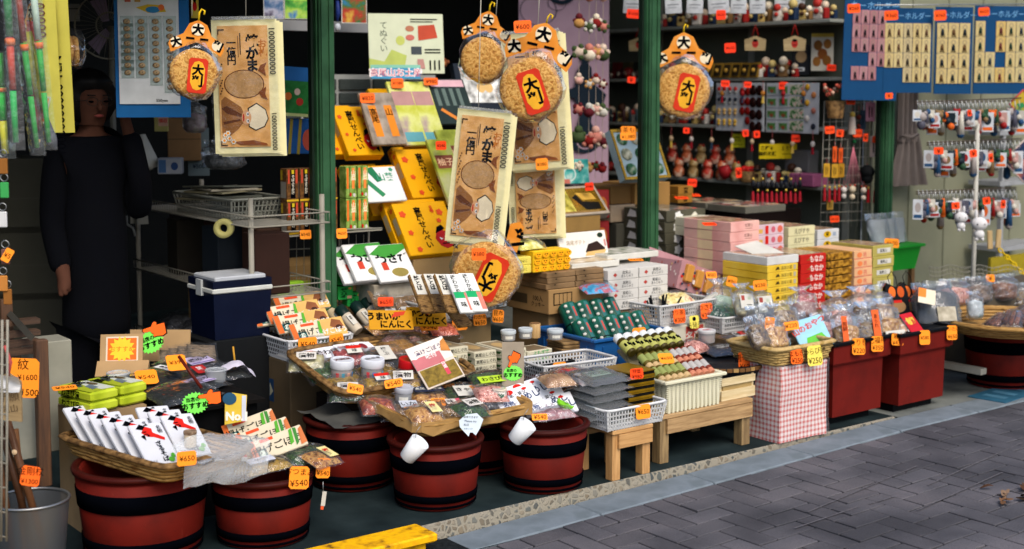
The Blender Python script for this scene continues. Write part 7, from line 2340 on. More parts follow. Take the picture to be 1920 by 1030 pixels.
# ============================================================ right: stacked boxes, cracker bags, shelves, key rings
def riser(label, x0, x1, y0, y1, z1, c='#6c5a42'):
 g = MB()
 g.rbox(((x0 + x1) / 2, (y0 + y1) / 2, (ZTB + z1) / 2), (x1 - x0, y1 - y0, z1 - ZTB - .002), P(c, .8, .1, 6), .003)
 solo('riser_carton', g, label, 'carton')
def stack(nm, label, cat, x0, Y, z0, w_, d_, h_, n, base, front=None, left=None, top=None, group=None, side=None, gap=.001, wob_=1.2, topart=None):
 me = MB()
 me.rbox((0, 0, h_ / 2), (w_, d_, h_ - gap), base, .002)
 if front:
  me.front((-w_ / 2, -d_ / 2, 0), w_, h_, front)
 if left:
  me.left((-w_ / 2, d_ / 2, 0), d_, h_, left)
 m_ = me.mesh(nm)
 for k in range(n):
  mm = m_
  if k == n - 1 and topart:
   me.top((-w_ / 2, -d_ / 2, h_ - gap / 2), w_, d_, topart)
   mm = me.mesh(nm)
  solo(nm, mm, '%s, %s' % (label, ORD[n - 1 - k] if n > 1 else 'single'), cat, (x0 + w_ / 2 + rnd.uniform(-.002, .002), Y + d_ / 2 + rnd.uniform(-.003, .003), z0 + h_ * k), (0, 0, rnd.uniform(-wob_, wob_)), group)
riser('brown carton under the yellow and red box stacks', 4.98, 6.2, 4.50, 4.84, .475)
riser('brown carton under the pink box stack', 5.12, 6.08, 4.86, 5.2, .60)
# pink
PKB = MIX(['#c88c84', '#d8a49c', '#dcb4a4'], 6, .45, .05)
wn = MIX(['#8c7054', '#b89c7c', '#5c4838'], 14, .15, .2)
stack('pink_cake_box', 'pink cake box in the pink stack', 'box', 5.13, 4.86, .60, .215, .34, .052, 6, PKB, [('t', '紅葉山', .62, .6, .3, P('#5c2c2c'), .0), ('r', .5, .25, .75, .3, P('#8c5c54'))], [('r', .3, .05, .62, .95, P('#dcc49c', .45))], group='pink cake boxes', topart=[('r', .05, .05, .95, .95, wn)])
stack('flower_print_box', 'pink flower-print box right of the pink stack', 'box', 5.40, 4.92, .60, .205, .3, .055, 5, P('#c8b0b8', .45), [('r', .3, .1, .42, .9, RD), ('e', .6, .5, .08, .3, P('#b85c6c')), ('e', .85, .5, .1, .35, P('#c8604c')), ('r', .05, .2, .2, .6, P('#c8a050'))], [('e', .3, .5, .1, .3, P('#a85c6c'))], group='pink flower-print boxes', topart=[('r', .05, .05, .95, .95, wn)])
stack('cream_label_box', 'cream box with brush lettering behind the red stack', 'box', 5.64, 4.92, .60, .215, .3, .05, 5, P('#c9c49a', .45), [('t', 'えびすや', .5, .5, .5, P('#2c2c24'), .01)], group='cream lettered boxes', topart=[('r', .05, .05, .95, .95, wn)])
stack('white_label_box', 'white box with yellow mark behind the brown stack', 'box', 5.88, 4.92, .60, .18, .3, .055, 4, P('#bfc0c0', .45), [('e', .45, .5, .18, .34, P('#c8a010')), ('t', '栗', .45, .5, .4, INK), ('r', .7, .3, .85, .7, P('#8c98a8'))], group='white boxes with yellow mark', topart=[('r', .05, .05, .95, .95, wn)])
# yellow / red / brown / orange / olive
YLW = MIX(['#c8a024', '#d8b438', '#dcc050'], 6, .45, .05)
stack('yellow_cake_box', 'yellow cake box in the yellow stack', 'box', 5.03, 4.52, .475, .225, .30, .0365, 7, YLW, [('p', [(.25, .3), (.3, .7), (.36, .75), (.4, .35)], P('#4c3c14')), ('t', '高尾の栗', .62, .5, .45, P('#6c5a20'), 0), ('r', .85, .2, .93, .8, P('#a8a088'))], group='yellow cake boxes')
g = MB()
g.rbox((0, 0, .02), (.23, .3, .04), P('#c8c8c4', .45), .002)
g.box((.02, .02, .052), (.16, .2, .004), OFFW, rot=(14, -6, 0))
g.top((-.115, -.15, .0402), .23, .3, [('r', .06, .06, .94, .94, wn)])
solo('white_open_box', g, 'white open box with folded sheet on top of the yellow stack', 'box', (5.145, 4.67, .475 + .0365 * 7 + .001), (0, 0, 0))
stack('red_sweet_box', 'red sweet box in the red stack', 'box', 5.285, 4.53, .475, .195, .30, .048, 6, P('#b3211a', .42, .08), [('t', 'もなか', .62, .5, .6, P('#dcc8c0'), .03), ('p', [(.2, .4), (.36, .6), (.4, .4)], P('#8c5c28'))], group='red sweet boxes', topart=[('r', .05, .05, .95, .95, wn)])
stack('brown_sweet_box', 'dark brown cracker tray in the brown stack', 'tray', 5.50, 4.54, .475, .20, .28, .04, 7, MIX(['#3c2408', '#7c5414', '#b8862c', '#54380c'], 34, .4, .8), group='brown cracker trays', wob_=2.5, gap=.006)
stack('orange_sweet_box', 'pale orange sweet box in the peach stack', 'box', 5.72, 4.54, .475, .145, .28, .046, 6, P('#d8a87c', .45, .1), [('e', .3, .5, .15, .3, P('#e07c48')), ('t', '桃', .6, .5, .5, P('#c86a58')), ('r', .0, .0, 1, .15, P('#c87c60'))], group='pale orange sweet boxes')
stack('olive_sweet_box', 'olive box with white label in the rightmost stack', 'box', 5.885, 4.55, .475, .175, .28, .058, 5, P('#a89c50', .45, .1), [('r', .2, .28, .85, .72, OFFW), ('t', '高尾山', .5, .5, .28, INK)], group='olive labelled boxes', topart=[('r', .05, .05, .95, .95, wn)])
# grey boxes with white flowers, at the second post
GYB = P('#4c4a3c', .5, .1)
fl_f = [('s', .3, .5, .1, 5, WHITE), ('p', [(.2, .3), (.3, .7), (.42, .6), (.38, .3)], WHITE), ('p', [(.6, .35), (.72, .8), (.8, .5)], P('#c8c4b4'))]
fl_l = [('p', [(.08, .2), (.15, .9), (.28, .7), (.3, .2)], WHITE), ('p', [(.6, .15), (.7, .9), (.85, .8), (.95, .3)], WHITE)]
stack('flower_box', 'dark grey-green box with white blossoms beside the second post', 'box', 5.15, 5.36, .50, .30, .34, .062, 7, GYB, fl_f, fl_l, group='grey blossom boxes', topart=[('r', .04, .04, .96, .96, MIX(['#2c3430', '#6c7470', '#a8aca4'], 22, .12, .2))])
for k, (px_, py_, w1, d1, cc, lb) in enumerate(((1325, 377, .32, .3, ['#3c3428', '#7c7058', '#a89c84'], 'clear-lidded sweets box behind the blossom boxes, left'), (1400, 384, .34, .3, ['#4c3c3c', '#8c7c74', '#b8b0a4'], 'clear-lidded sweets box behind the blossom boxes, right'))):
 p = onz(px_, py_, .92)
 g = slab_mesh(w1, d1, .04, P('#5c5a50', .4), [('r', .03, .03, .97, .97, MIX(cc + ['#8c3c34', '#c8b48c', '#3c5c3c'], 16, .15, .2, voro=True))])
 solo('window_box', g, lb, 'box', (p.x, p.y, .885), (0, 0, 0))
g = MB()
g.rbox((6.05, 5.95, .45), (1.2, .5, .80), P('#140c0a', .9, spec=.1), .004)
solo('red_counter', g, 'dark red counter behind the pink stack carrying clear-lidded boxes', 'counter')
price(1278, 371, 26, 7, None, ['¥650'], 'orange card on the clear-lidded boxes by the second post, left', z=.965, rx=-80, col=NEON)
price(1300, 366, 26, 7, None, ['¥650'], 'orange card on the clear-lidded boxes by the second post, right', z=.965, rx=-80, col=NEON)
price(1330, 420, 26, 8, None, ['¥650'], 'orange card lying left of the pink stack', z=.92, rx=-80, col=NEON)
stack('amber_tin', 'small amber tin on the clear-lidded boxes', 'tin', 5.62, 5.75, .925, .12, .12, .05, 2, P('#8c6428', .4), [('t', '蜜', .5, .5, .6, INK, .02)], group='amber tins')
stack('gift_pack', 'white gift box with gold lettering behind the pink stack', 'box', 5.22, 5.26, .80, .2, .2, .05, 2, P('#c4bfa8', .45), [('t', '銘菓', .5, .5, .5, P('#8c6a28'), .02)], group='white gift boxes')
# patterned pink display carton, open, sloping towards the street
g = MB()
PAT = P('#a87c80', .5, .06)
dots = []
for k in range(60):
 dots.append(('e', rnd.uniform(.03, .97), rnd.uniform(.05, .95), .02, .05, [P('#a8503c'), P('#28384c'), P('#c8a468'), P('#d8ccc4'), RD][k % 5], 8))
Wp, Hp = .42, .14
g.box((Wp / 2, .006, Hp / 2), (.30 + .12, .004, Hp), PAT)
g.front((0, .004, 0), Wp, Hp, dots)
g.box((.002, .12, Hp / 2), (.004, .22, Hp), PAT)
g.left((0, .23, 0), .22, Hp, dots[:30])
g.box((Wp - .002, .12, Hp / 2), (.004, .22, Hp), PAT)
g.box((Wp / 2, .12, .004), (Wp, .22, .004), PAT)
g.box((Wp / 2, .245, Hp + .02), (Wp, .004, .06), PAT, rot=(-30, 0, 0))
solo('pattern_carton', g, 'pink display carton with small colourful print, tilted open', 'carton', ony(1268, 540, 4.86), (0, 18, 0))
for k in range(5):
 g = MB()
 g.rbox((0, 0, 0), (.05, .08, .09), P('#b8823c', .4, .1), .006)
 solo('orange_bottle_pack', g, 'small amber pack inside the pink display carton, %s' % NTH[k], 'pack', ony(1285 + 18 * k, 512 + 11 * k, 4.88), (0, 18, 0), 'amber packs in the pink carton')
price(1334, 516, 21, 14, 4.84, ['¥80'], 'orange card in the pink display carton', rx=-30)
# bags in front of the yellow stack
CB_ = CLEAR('#f8fcff', .05, .045, .8, 50, 1.3)
def sack(label, px_, py_, w_, h_, Y, cont, lab=None, lean=-20, rz=-20, name='cracker_bag', seed=1, tuft=True, lift=.0, cfill=.55, film=None):
 """upright clear bag with a gathered top"""
 p = ony(px_, py_, Y)
 t = thing(name, label, 'food bag', (p.x, p.y, p.z + lift), (lean, 0, rz), 'clear bags of crackers')
 o_ = Vector((seed * 2.3, seed, seed * .7))
 g = MB()
 def blob(u, v, k=1.0, top=cfill):
  a = 2 * math.pi * u
  r_ = k * (1 + .12 * noise.noise(Vector((math.cos(a) * 2, math.sin(a) * 2, v * 5)) + o_))
  e = math.sqrt(max(0, 1 - (2 * v - 1) ** 6))
  return (w_ / 2 * .9 * r_ * e * math.cos(a), w_ * .27 * r_ * e * math.sin(a), h_ * top * v)
 g.sheet(16, 8, blob, cont)
 obj('contents', g, t)
 g = MB()
 def skin(u, v):
  a = 2 * math.pi * u
  wv = 1 + .10 * noise.noise(Vector((math.cos(a) * 3, math.sin(a) * 3, v * 7)) + o_) + .05 * math.sin(7 * a + 9 * v)
  if v < .72:
   e = min(1, .6 + v * 3) * wv
  elif v < .84:
   f = (v - .72) / .12
   e = (1 - f * (.72 if tuft else .25)) * wv
  else:
   f = (v - .84) / .16
   e = ((.28 + .5 * f) if tuft else .75) * (1 + .3 * math.sin(5 * a + seed))
  return (w_ / 2 * e * math.cos(a), w_ * .30 * e * math.sin(a) * (1 if v < .84 else .6), h_ * v)
 g.sheet(26, 18, skin, film or CB_)
 obj('plastic_bag', g, t)
 if lab:
  g = MB()
  lw, lh, lx, lz, items, base = lab
  g.box((lx * w_, -w_ * .335, lz * h_), (lw * w_, .001, lh * h_), base)
  g.front((lx * w_ - lw * w_ / 2, -w_ * .336, lz * h_ - lh * h_ / 2), lw * w_, lh * h_, items)
  obj('label', g, t)
 return t
LW = (.62, .42, 0, .42, [('r', .1, .55, .35, .9, P('#9c4038')), ('v', '山', .7, .7, .2, P('#6a9a5c')), ('r', .45, .2, .9, .25, INK)], OFFW)
sack('tall pale green clear bag beside the pink display carton', 1356, 600, .13, .21, 4.62, MIX(['#8cac84', '#b8ccb0', '#a8b89c'], 20, .4, .3), None, seed=3, cfill=.6)
sack('clear bag with white label in front of the yellow stack, left', 1398, 594, .11, .165, 4.46, MIX(['#a89c74', '#c8c0a0', '#b8b090'], 30, .4, .4), LW, seed=4)
sack('clear bag with white label in front of the yellow stack, right', 1432, 598, .12, .165, 4.44, MIX(['#a89c74', '#c8c0a0', '#b8b090'], 30, .4, .4), LW, seed=5)
sack('dull clear bag in front of the red stack', 1510, 600, .15, .17, 4.40, MIX(['#8c5c54', '#a88078', '#b8a89c'], 24, .4, .4), None, seed=6)
price(1334 + 38, 528, 19, 19, 4.55, ['¥90'], 'orange tag clipped on the tall green bag', rz=FACE, ry=14)
price(1425, 535, 25, 19, 4.40, ['¥230'], 'orange tag clipped on the white-labelled bag', rz=FACE, ry=-6)
g = MB()
g.rbox((4.86, 4.52, .38), (.44, .3, .09), P('#5c4a34', .8), .003)
solo('bag_shelf', g, 'brown board carrying clear bags before the yellow stack', 'board')
# tan basket on the gingham carton
t1 = wicker_tray('square straw basket of biscuit bags on the gingham carton', (4.44, 3.93, FLOOR + .345), (0, 0, 0), .40, .30, .07, MIX(['#a88c58', '#bca06c', '#94783c'], 40, .6, .3), MIX(['#8c703c', '#b0945c', '#a08450'], 50, .6, .5), rows=6)
for k, (px_, py_, fd, rz_, w1, lb) in enumerate(((1432, 648, DRIED, 10, .12, 'biscuit bag at the left end of the straw basket'), (1462, 652, CRACK, -5, .14, 'brown biscuit bag second in the straw basket'), (1500, 640, MIX(['#7c6c58', '#a89c8c', '#5c4c40'], 24, .4, .5), -20, .16, 'grey biscuit bag behind the blue pack'), (1440, 625, GREY, 0, .16, 'silvery bag at the back of the straw basket, left'), (1478, 620, DRIED, -10, .16, 'brown bag at the back of the straw basket, middle'), (1548, 640, PINKF, -25, .13, 'pinkish bag at the right end of the straw basket'))):
 sack(lb, px_, py_ + 8, w1, .16, 4.0 + (.14 if py_ < 645 else .02), fd, None, -28, rz_, seed=10 + k, tuft=False, cfill=.75)
board('blue_snack_pack', 'bright blue and green snack pack lying in the straw basket', 'pack', 1522, 625, 62, 52, 4.06, P('#8cc0d8', .3), [('p', [(.2, .1), (.9, .2), (.8, .45), (.3, .4)], P('#5cb43c')), ('t', '山のおやつ', .5, .75, .18, P('#c04030'), .03, 14), ('p', [(0, 0), (.5, .0), (.3, .2)], P('#d8e4e8')), ('p', [(.75, .05), (1, .1), (1, .25)], P('#a83038'))], rx=-38, ry=-14, rz=-28, th=.012)
price(1443, 608, 18, 26, 4.08, ['¥170'], 'orange card standing among the biscuit bags', rz=FACE, ry=6)
price(1484, 611, 28, 17, 4.04, ['¥220'], 'orange card leaning on the blue snack pack', rz=FACE, rx=-30, ry=-8)
price(1494, 669, 28, 27, 3.915, ['よもぎ', '¥250'], 'orange card on the front of the straw basket', rz=-10, col=P('#ff6a20', .5))
price(1528, 667, 35, 38, 3.905, ['わらび餅', '¥250'], 'yellow ¥250 card on the front of the straw basket', rz=-10, col=P('#ead45c', .5))
# planter 1
PB_ = [('cracker bag with orange strip, left in the left planter', 1590, 640, CRACK, (.2, .6, -.2, .4, [('v', '煎餅', .5, .7, .15, INK)], P('#e0602c')), .14), ('cracker bag with orange strip, middle in the left planter', 1632, 634, DRIED, (.26, .7, .1, .42, [('v', 'あられ', .5, .8, .13, INK)], P('#e0602c')), .15), ('cracker bag with white label, right in the left planter', 1668, 626, CRACK, (.8, .2, 0, .12, [('e', .15, .5, .06, .25, RD), ('t', 'かりんとう', .6, .5, .4, INK)], OFFW), .15), ('pale cracker bag at the left rear of the left planter', 1575, 612, PINKF, None, .15), ('cracker bag with white top in the middle rear of the left planter', 1622, 602, DRIED, None, .16), ('cracker bag with gathered top at the right rear of the left planter', 1655, 598, CRACK, None, .16), ('short clear bag at the near left of the left planter', 1600, 652, MIX(['#b8a88c', '#d0c4ac', '#a8987c'], 24, .4, .5), None, .12)]
for k, (lb, px_, py_, fd, la, w1) in enumerate(PB_):
 Yp = 4.02 if k in (0, 1, 2, 6) else 4.17
 sack(lb, px_, py_ + 14, w1, .21 if k < 6 else .14, Yp, fd, la, -16, -24 + 7 * (k % 3), seed=20 + k)
price(1610, 650, 29, 31, 3.955, ['のり巻', '¥220'], '¥220 card on the left planter', rz=-16, ry=3)
price(1645, 645, 27, 29, 3.955, ['七福神', '¥350'], 'middle card on the left planter', rz=-16, ry=3)
price(1683, 637, 27, 22, 3.95, ['黒糖', '¥430'], 'right card on the left planter', rz=-16, ry=6)
# planter 2
EAR = P('#d8641c', .5)
for k, (px_, py_, h1) in enumerate(((1688, 600, .2), (1716, 598, .19))):
 t = thing('eared_pack', 'black snack pack with orange cut-out ears, %s' % ('left', 'right')[k], 'pack', ony(px_, py_, 4.18), (-18, 0, -22), 'black packs with orange ears')
 g = MB()
 g.prism([(-.06, 0), (.06, 0), (.065, .13), (.05, .19), (.0, .165), (-.05, .19), (-.065, .13)], 0, .03, BLACK)
 g.front((-.06, -.0003, 0), .12, .19, [('e', .3, .74, .16, .15, EAR), ('e', .7, .74, .16, .15, P('#b84c14')), ('e', .5, .35, .35, .16, P('#8c6a44')), ('r', .3, .45, .7, .52, RD)])
 obj('pack', g, t)
 obj('handle', MB().tube([(-.02, .015, .17), (-.025, .02, .22), (.0, .02, .25), (.02, .02, .22), (.02, .015, .17)], .002, BLACK, 5), t)
sack('large dark grey bag with black contents in the right planter', 1762, 624, .24, .26, 4.06, MIX(['#181c20', '#2c3034', '#4c5054'], 12, .35, .3), (.4, .28, .06, .3, [], MIX(['#8c8470', '#b8b09c'], 24)), -22, -30, seed=31, tuft=False, cfill=.85, film=CLEAR('#d8e0e8', .08, .08, .6, 14))
board('card_sticker', 'orange and cream sticker on the large dark grey bag', 'sticker', 1738, 556, 34, 26, 4.06, P('#d8ccb4', .4), [('r', 0, .4, .45, 1, P('#f08030'))], rx=-24, rz=-32, ry=12, th=.002)
pouch('red and white sliced snack bag at the left of the right planter', ony(1693, 618, 4.04), (40, -8, -18), 'rws', .15, .14, .03, MIX(['#c8b8a4', '#a87c54', '#e0d8cc'], 16, .4, .5, stretch=(1, 6, 1)), (.45, .9, .25, 0, [('v', '鯛', .5, .6, .3, P('#d8b040'), .03)], P('#b01c28', .35)), FILM, 77)
price(1734, 633, 24, 27, 3.92, ['¥580'], 'left card on the right planter', rz=-16, ry=3)
price(1785, 624, 24, 27, 3.92, ['しいたけ', '¥650'], 'right card on the right planter', rz=-16, ry=3)
# round wicker tray on the last tub
p = onz(1890, 612, FLOOR + .36)
t = thing('round_wicker_tray', 'wide round bamboo tray heaped with bagged sticks at the right edge', 'tray', (p.x + .06, p.y + .05, FLOOR + .325))
g = MB()
RT = .34
for j in range(4):
 k = .84 + .16 * j / 3
 g.tube([((RT * k + .003 * (1 if (q + j) % 2 else -1)) * math.cos(6.2832 * q / 40), (RT * k) * math.sin(6.2832 * q / 40), .014 + .014 * j) for q in range(40)], .009, BAMB, 5, True)
g.lathe([(.001, .006), (RT * .84, .006)], BAMB, 32, cap=False)
obj('woven_bowl', g, t)
g = MB()
g.tube([((RT + .006) * math.cos(6.2832 * q / 48), (RT + .006) * math.sin(6.2832 * q / 48), .062) for q in range(48)], .013, BAMB, 7, True)
obj('rim', g, t)
tc = Vector((p.x + .06, p.y + .05, FLOOR + .36))
DSC = MIX(['#3c2014', '#6a3c24', '#8c5a3c'], 24, .45, .6)
for k in range(9):
 an = -2.7 + .33 * k
 q = tc + Vector((math.cos(an) * .2, math.sin(an) * .18, .035 + .015 * (k % 2)))
 t = thing('stick_bag', 'clear bag of dark brown sticks on the round bamboo tray, %s' % NTH[k], 'food bag', q, (rnd.uniform(10, 24), 0, math.degrees(an) + 90 + rnd.uniform(-20, 20)), 'bags of brown sticks')
 for s in range(3):
  obj('stick', MB().rbox(((s - 1) * .026, 0, .012), (.022, .17, .022), DSC, .006), t)
 g = MB()
 g.sheet(10, 8, lambda u, v: ((u - .5) * .11, (v - .5) * .23, .002 + .034 * (1 - abs(2 * u - 1) ** 4) * (1 - abs(2 * v - 1) ** 4) + .005 * noise.noise(Vector((u * 8, v * 8, k)))), FILM2)
 obj('plastic_bag', g, t)
for k, (px_, py_, fd, w1, lb) in enumerate(((1790, 565, PINKF, .2, 'bag of pink sweets behind the round bamboo tray'), (1835, 560, MIX(['#3c2c24', '#6c5444', '#8c7464'], 24, .4, .5), .17, 'bag of brown nuts behind the round bamboo tray'), (1880, 555, DSC, .2, 'bag of dark rings behind the round bamboo tray'), (1915, 570, DRIED, .16, 'bag cut by the right edge above the bamboo tray'), (1830, 590, MIX(['#a8b0b4', '#d0d4d4', '#3c8c98'], 12, .3, .3), .1, 'white and turquoise tube bag on the round bamboo tray'))):
 sack(lb, px_, py_ + 10, w1, .15, 4.28 if k < 4 else 4.1, fd, None, -10, -20, seed=40 + k, tuft=(k == 4), cfill=.7)
price(1857, 522, 16, 14, 4.3, ['¥'], 'small orange tag above the bamboo tray', rz=FACE)
g = MB()
g.box((6.9, 4.45, .27), (1.0, .34, .42), P('#50483c', .8))
solo('rear_carton', g, 'brown carton behind the last tub carrying sweet bags', 'carton')
g = MB()
g.box((0, 0, .003), (.34, .2, .004), P('#2c5c74', .6, .2, 30))
g.top((-.17, -.1, .0055), .34, .2, [('r', .2, .2, .35, .8, P('#4c7c94')), ('r', .5, .2, .65, .8, P('#4c7c94')), ('r', .8, .3, .9, .7, P('#1c4054'))])
solo('blue_mat', g, 'flat blue printed sheet on the floor before the last tub', 'mat', onz(1880, 741, FLOOR + .002), (0, 0, 6))
g = MB()
g.rbox((0, 0, .012), (.1, .06, .022), PINE, .002)
solo('wood_scrap', g, 'small wooden block left of the last tub', 'block', onz(1838, 720, FLOOR), (0, 0, 20))
g = MB()
a = onz(1795, 735, FLOOR)
g.box((5.95, 4.3, .16), (.06, .06, .22), P('#8c8a80', .6))
g.box((5.95, 4.12, .19), (.05, .42, .03), P('#8c8a80', .6))
solo('low_frame', g, 'pale low frame behind the right planter', 'frame')
# green tub with white bags
gp = onz(1665, 470, .60)
t = thing('green_bin', 'bright green plastic bin with white bags before the last post', 'bin', (gp.x, gp.y, .56))
GP = P('#1f9a2c', .45, .06)
g = MB()
g.box((0, 0, .0), (.34, .24, .14), GP, .82)
obj('bin_body', g, t)
obj('rim', MB().rbox((0, 0, .075), (.38, .28, .018), GP, .006), t)
for s in (-1, 1):
 for q in (-1, 1):
  obj('wooden_leg', MB().box((s * .13, q * .08, -.29), (.03, .03, .46), P('#7c5c3c', .7)), t)
for k, dx in enumerate((-.1, .0, .1)):
 q = Vector((gp.x + dx, gp.y, .645))
 sack_p = thing('white_bag', 'clear bag with white lining in the green bin, %s' % ('left', 'middle', 'right')[k], 'bag', q, (-8, 0, -20 + 14 * k), 'white bags in the green bin')
 g = MB()
 g.sheet(12, 8, lambda u, v: (.06 * math.cos(6.283 * u) * (1 + .2 * math.sin(9 * u + 5 * v + k)), .035 * math.sin(6.283 * u), .15 * v), P('#c4c8c8', .5))
 obj('lining', g, sack_p)
 g = MB()
 g.sheet(14, 8, lambda u, v: (.075 * math.cos(6.283 * u) * (1 + .2 * math.sin(7 * u + 4 * v + k)), .045 * math.sin(6.283 * u), .19 * v), CB_)
 obj('plastic_bag', g, sack_p)
price(1672, 456, 31, 17, 4.88, ['¥600'], 'orange card on the green bin', rz=-20, ry=4)
# ============================================================ souvenir shelves on the partition
XS = 6.72
t = thing('souvenir_shelf', 'grey wall shelf of small souvenirs behind the second post', 'shelf', (0, 0, 0))
SHF = P('#85877f', .6, .1)
SZ = [2.014, 1.655, 1.34, .971]
for z_ in SZ:
 obj('shelf_board', MB().rbox((6.86, 6.85, z_), (.30, 2.6, .022), SHF, .003), t)
for y_ in (5.62, 6.45, 7.35, 8.1):
 obj('shelf_upright', MB().box((6.985, y_, 1.4), (.012, .05, 2.2), SHF), t)
def sh(px_, z_, dx=0.0):
 """point on a shelf board seen at that column"""
 p = onx(px_, 200, XS + dx)
 return Vector((XS + dx, p.y, z_ + .011))
# lucky figures on the lowest board
FR = [MIX(['#5c1410', '#a83020', '#c8b49c'], 22, .4, .2), MIX(['#7c2c18', '#b86038', '#d8c8b0'], 22, .4, .2), MIX(['#3c3020', '#8c6c3c', '#c8b890'], 22, .4, .2)]
fm = []
for m_ in FR:
 g = MB()
 g.lathe([(.03, 0), (.042, .02), (.04, .05), (.026, .072)], m_, 12)
 g.ball((0, 0, .092), .034, m_, 10, 7)
 g.ball((-.012, -.0, .12), .012, P('#a83020'), 6, 5)
 g.ball((.018, 0, .12), .012, P('#a83020'), 6, 5)
 g.ball((-.03, -.01, .088), .013, OFFW, 6, 5)
 g.ball((-.028, 0, .04), .02, OFFW, 7, 5)
 fm.append(g.mesh('lucky_figure'))
for r_ in range(2):
 for k in range(5):
  q = sh(1262 + 27 * k + 12 * r_, SZ[3] + (.10 if r_ == 0 else 0), .06 if r_ == 0 else 0)
  solo('lucky_figure', fm[(k + r_) % 3], 'small red lucky figure on the lowest shelf, %s of the %s row' % (NTH[k], ('rear', 'front')[r_]), 'figurine', q, (0, 0, -90), 'lucky figures on the lowest shelf')
g = MB()
g.box((XS + .1, 7.0, SZ[3] + .05), (.1, .9, .08), P('#24261f', .8))
solo('riser_block', g, 'dark riser block under the rear lucky figures', 'block')
board('yellow_notice', 'small yellow notice hanging under the third shelf', 'notice', 1385, 264, 24, 26, 6.35, P('#a8a814', .6), [('r', .1, .7, .6, .76, INK), ('t', '千円', .4, .5, .2, INK), ('r', .1, .2, .8, .24, INK)], rz=FACE, th=.003)
board('yellow_sign', 'wide yellow notice with black lettering in front of the lowest shelf', 'sign', 1459, 284, 74, 28, 5.95, P('#c0a810', .6), [('t', '各種￥', .2, .72, .25, INK, .03), ('t', '無料祈願', .22, .35, .25, INK, .03), ('t', '１５％', .75, .7, .25, INK, .02), ('r', .6, .3, .95, .33, INK)], rz=FACE + 12, th=.003)
g = MB()
g.rbox((0, 0, .04), (.14, .2, .08), P('#8c4c6c', .5), .006)
solo('pink_box', g, 'dusty pink box at the right end of the lowest shelf', 'box', sh(1518, SZ[3]))
g = MB()
g.rbox((0, 0, .11), (.1, .2, .22), P('#5c5c5c', .5), .006)
solo('grey_case', g, 'grey plastic case behind the dusty pink box', 'case', sh(1505, SZ[3], .12))
g = MB()
g.lathe([(.05, 0), (.065, .07), (.06, .07)], BAMB2, 16)
for k in range(5):
 g.ball((.03 * math.cos(k * 1.3), .03 * math.sin(k * 1.3), .08), .025, RED, 7, 5)
solo('charm_basket', g, 'small basket of red charms on the lowest shelf', 'basket', sh(1405, SZ[3]))
g = MB()
g.lathe([(.0, .05), (.05, .02), (.04, -.03), (.0, -.06)], P('#8c1c20', .4), 10)
solo('red_pouch', g, 'red heart pouch in front of the lucky figures', 'pouch', sh(1362, SZ[3] + .06, -.03), (20, 0, 0))
# display panels leaning on the third board
def panel(label, xl, xr, yt, yb, items_fn):
 yc = (yt + yb) / 2
 pa, pb = onx(xl, yc, XS - .02), onx(xr, yc, XS - .02)
 L_ = pa.y - pb.y
 zt, zb_ = onx((xl + xr) / 2, yt, XS - .02).z, onx((xl + xr) / 2, yb, XS - .02).z
 H_ = zt - zb_
 t = thing('magnet_display', label, 'display panel', (XS - .02, (pa.y + pb.y) / 2, zb_), (0, 0, -90))
 obj('backing_board', MB().rbox((0, .006, H_ / 2), (L_, .008, H_), P('#b4b8bc', .5), .002), t)
 items_fn(t, L_, H_)
def badges(t, L_, H_):
 cols = ['#a8231c', '#1c2430', '#b8965c', '#c8a040']
 ms = []
 for c in cols:
  g = MB()
  g.ball((0, 0, .012), .016, P(c, .3), 8, 6, (1, .5, 1))
  g.ball((0, 0, -.008), .013, P('#8c8c88' if c in ('#a8231c', '#1c2430') else c, .3), 8, 6, (1, .5, .9))
  ms.append(g.mesh('doll_magnet'))
 for r_ in range(4):
  for c in range(4):
   obj('doll_magnet', ms[r_], t, (-L_ * .42 + L_ * .115 * c, -.006, H_ * (.84 - .225 * r_)))
 g = MB()
 g.ball((0, 0, 0), .024, P('#6c120e', .2), 9, 7, (1, .4, 1.15))
 a = g.mesh('lacquer_badge')
 g = MB()
 g.ball((0, 0, 0), .03, P('#1c0a08', .2), 9, 7, (1, .4, 1.15))
 b = g.mesh('lacquer_badge')
 for r_ in range(4):
  for c in range(2):
   if r_ < 3 or c == 1:
    obj('lacquer_badge', a, t, (L_ * (.07 + .11 * c), -.006, H_ * (.82 - .2 * r_)))
   obj('lacquer_badge', b, t, (L_ * (.29 + .13 * c), -.006, H_ * (.85 - .25 * r_)))
def magnets(t, L_, H_):
 g = MB()
 g.box((0, 0, 0), (L_ * .2, .004, H_ * .2), P('#a8acac', .3))
 g.front((-L_ * .1, -.002, -H_ * .1), L_ * .2, H_ * .2, [('r', .1, .15, .9, .85, MIX(['#28401c', '#4c7c3c', '#6c9cb0'], 24, .3, 0)), ('e', .5, .4, .2, .2, P('#7c4428'))])
 a = g.mesh('picture_magnet')
 g = MB()
 g.box((0, 0, 0), (L_ * .26, .004, H_ * .2), MIX(['#14401c', '#2c6c30', '#c8c0b0', '#a85048'], 40, .3, 0))
 b = g.mesh('picture_magnet')
 for r_ in range(4):
  for c in range(2):
   obj('picture_magnet', a, t, (-L_ * (.38 - .23 * c), -.002, H_ * (.86 - .245 * r_)))
  obj('picture_magnet', b, t, (L_ * .1, -.002, H_ * (.87 - .24 * r_)))
 for k in range(6):
  g = MB()
  g.ball((0, 0, 0), .02, P(['#b88c28', '#b87848', '#c89830', '#a86858', '#c8c0b8', '#282c38'][k], .4), 8, 6, (1, .4, 1))
  obj('shaped_magnet', g, t, (L_ * (.3 + .12 * (k % 2)), -.004, H_ * (.92 - .155 * k)))
panel('grey panel of lacquer badges and doll magnets on the third shelf', 1342, 1432, 156, 246, badges)
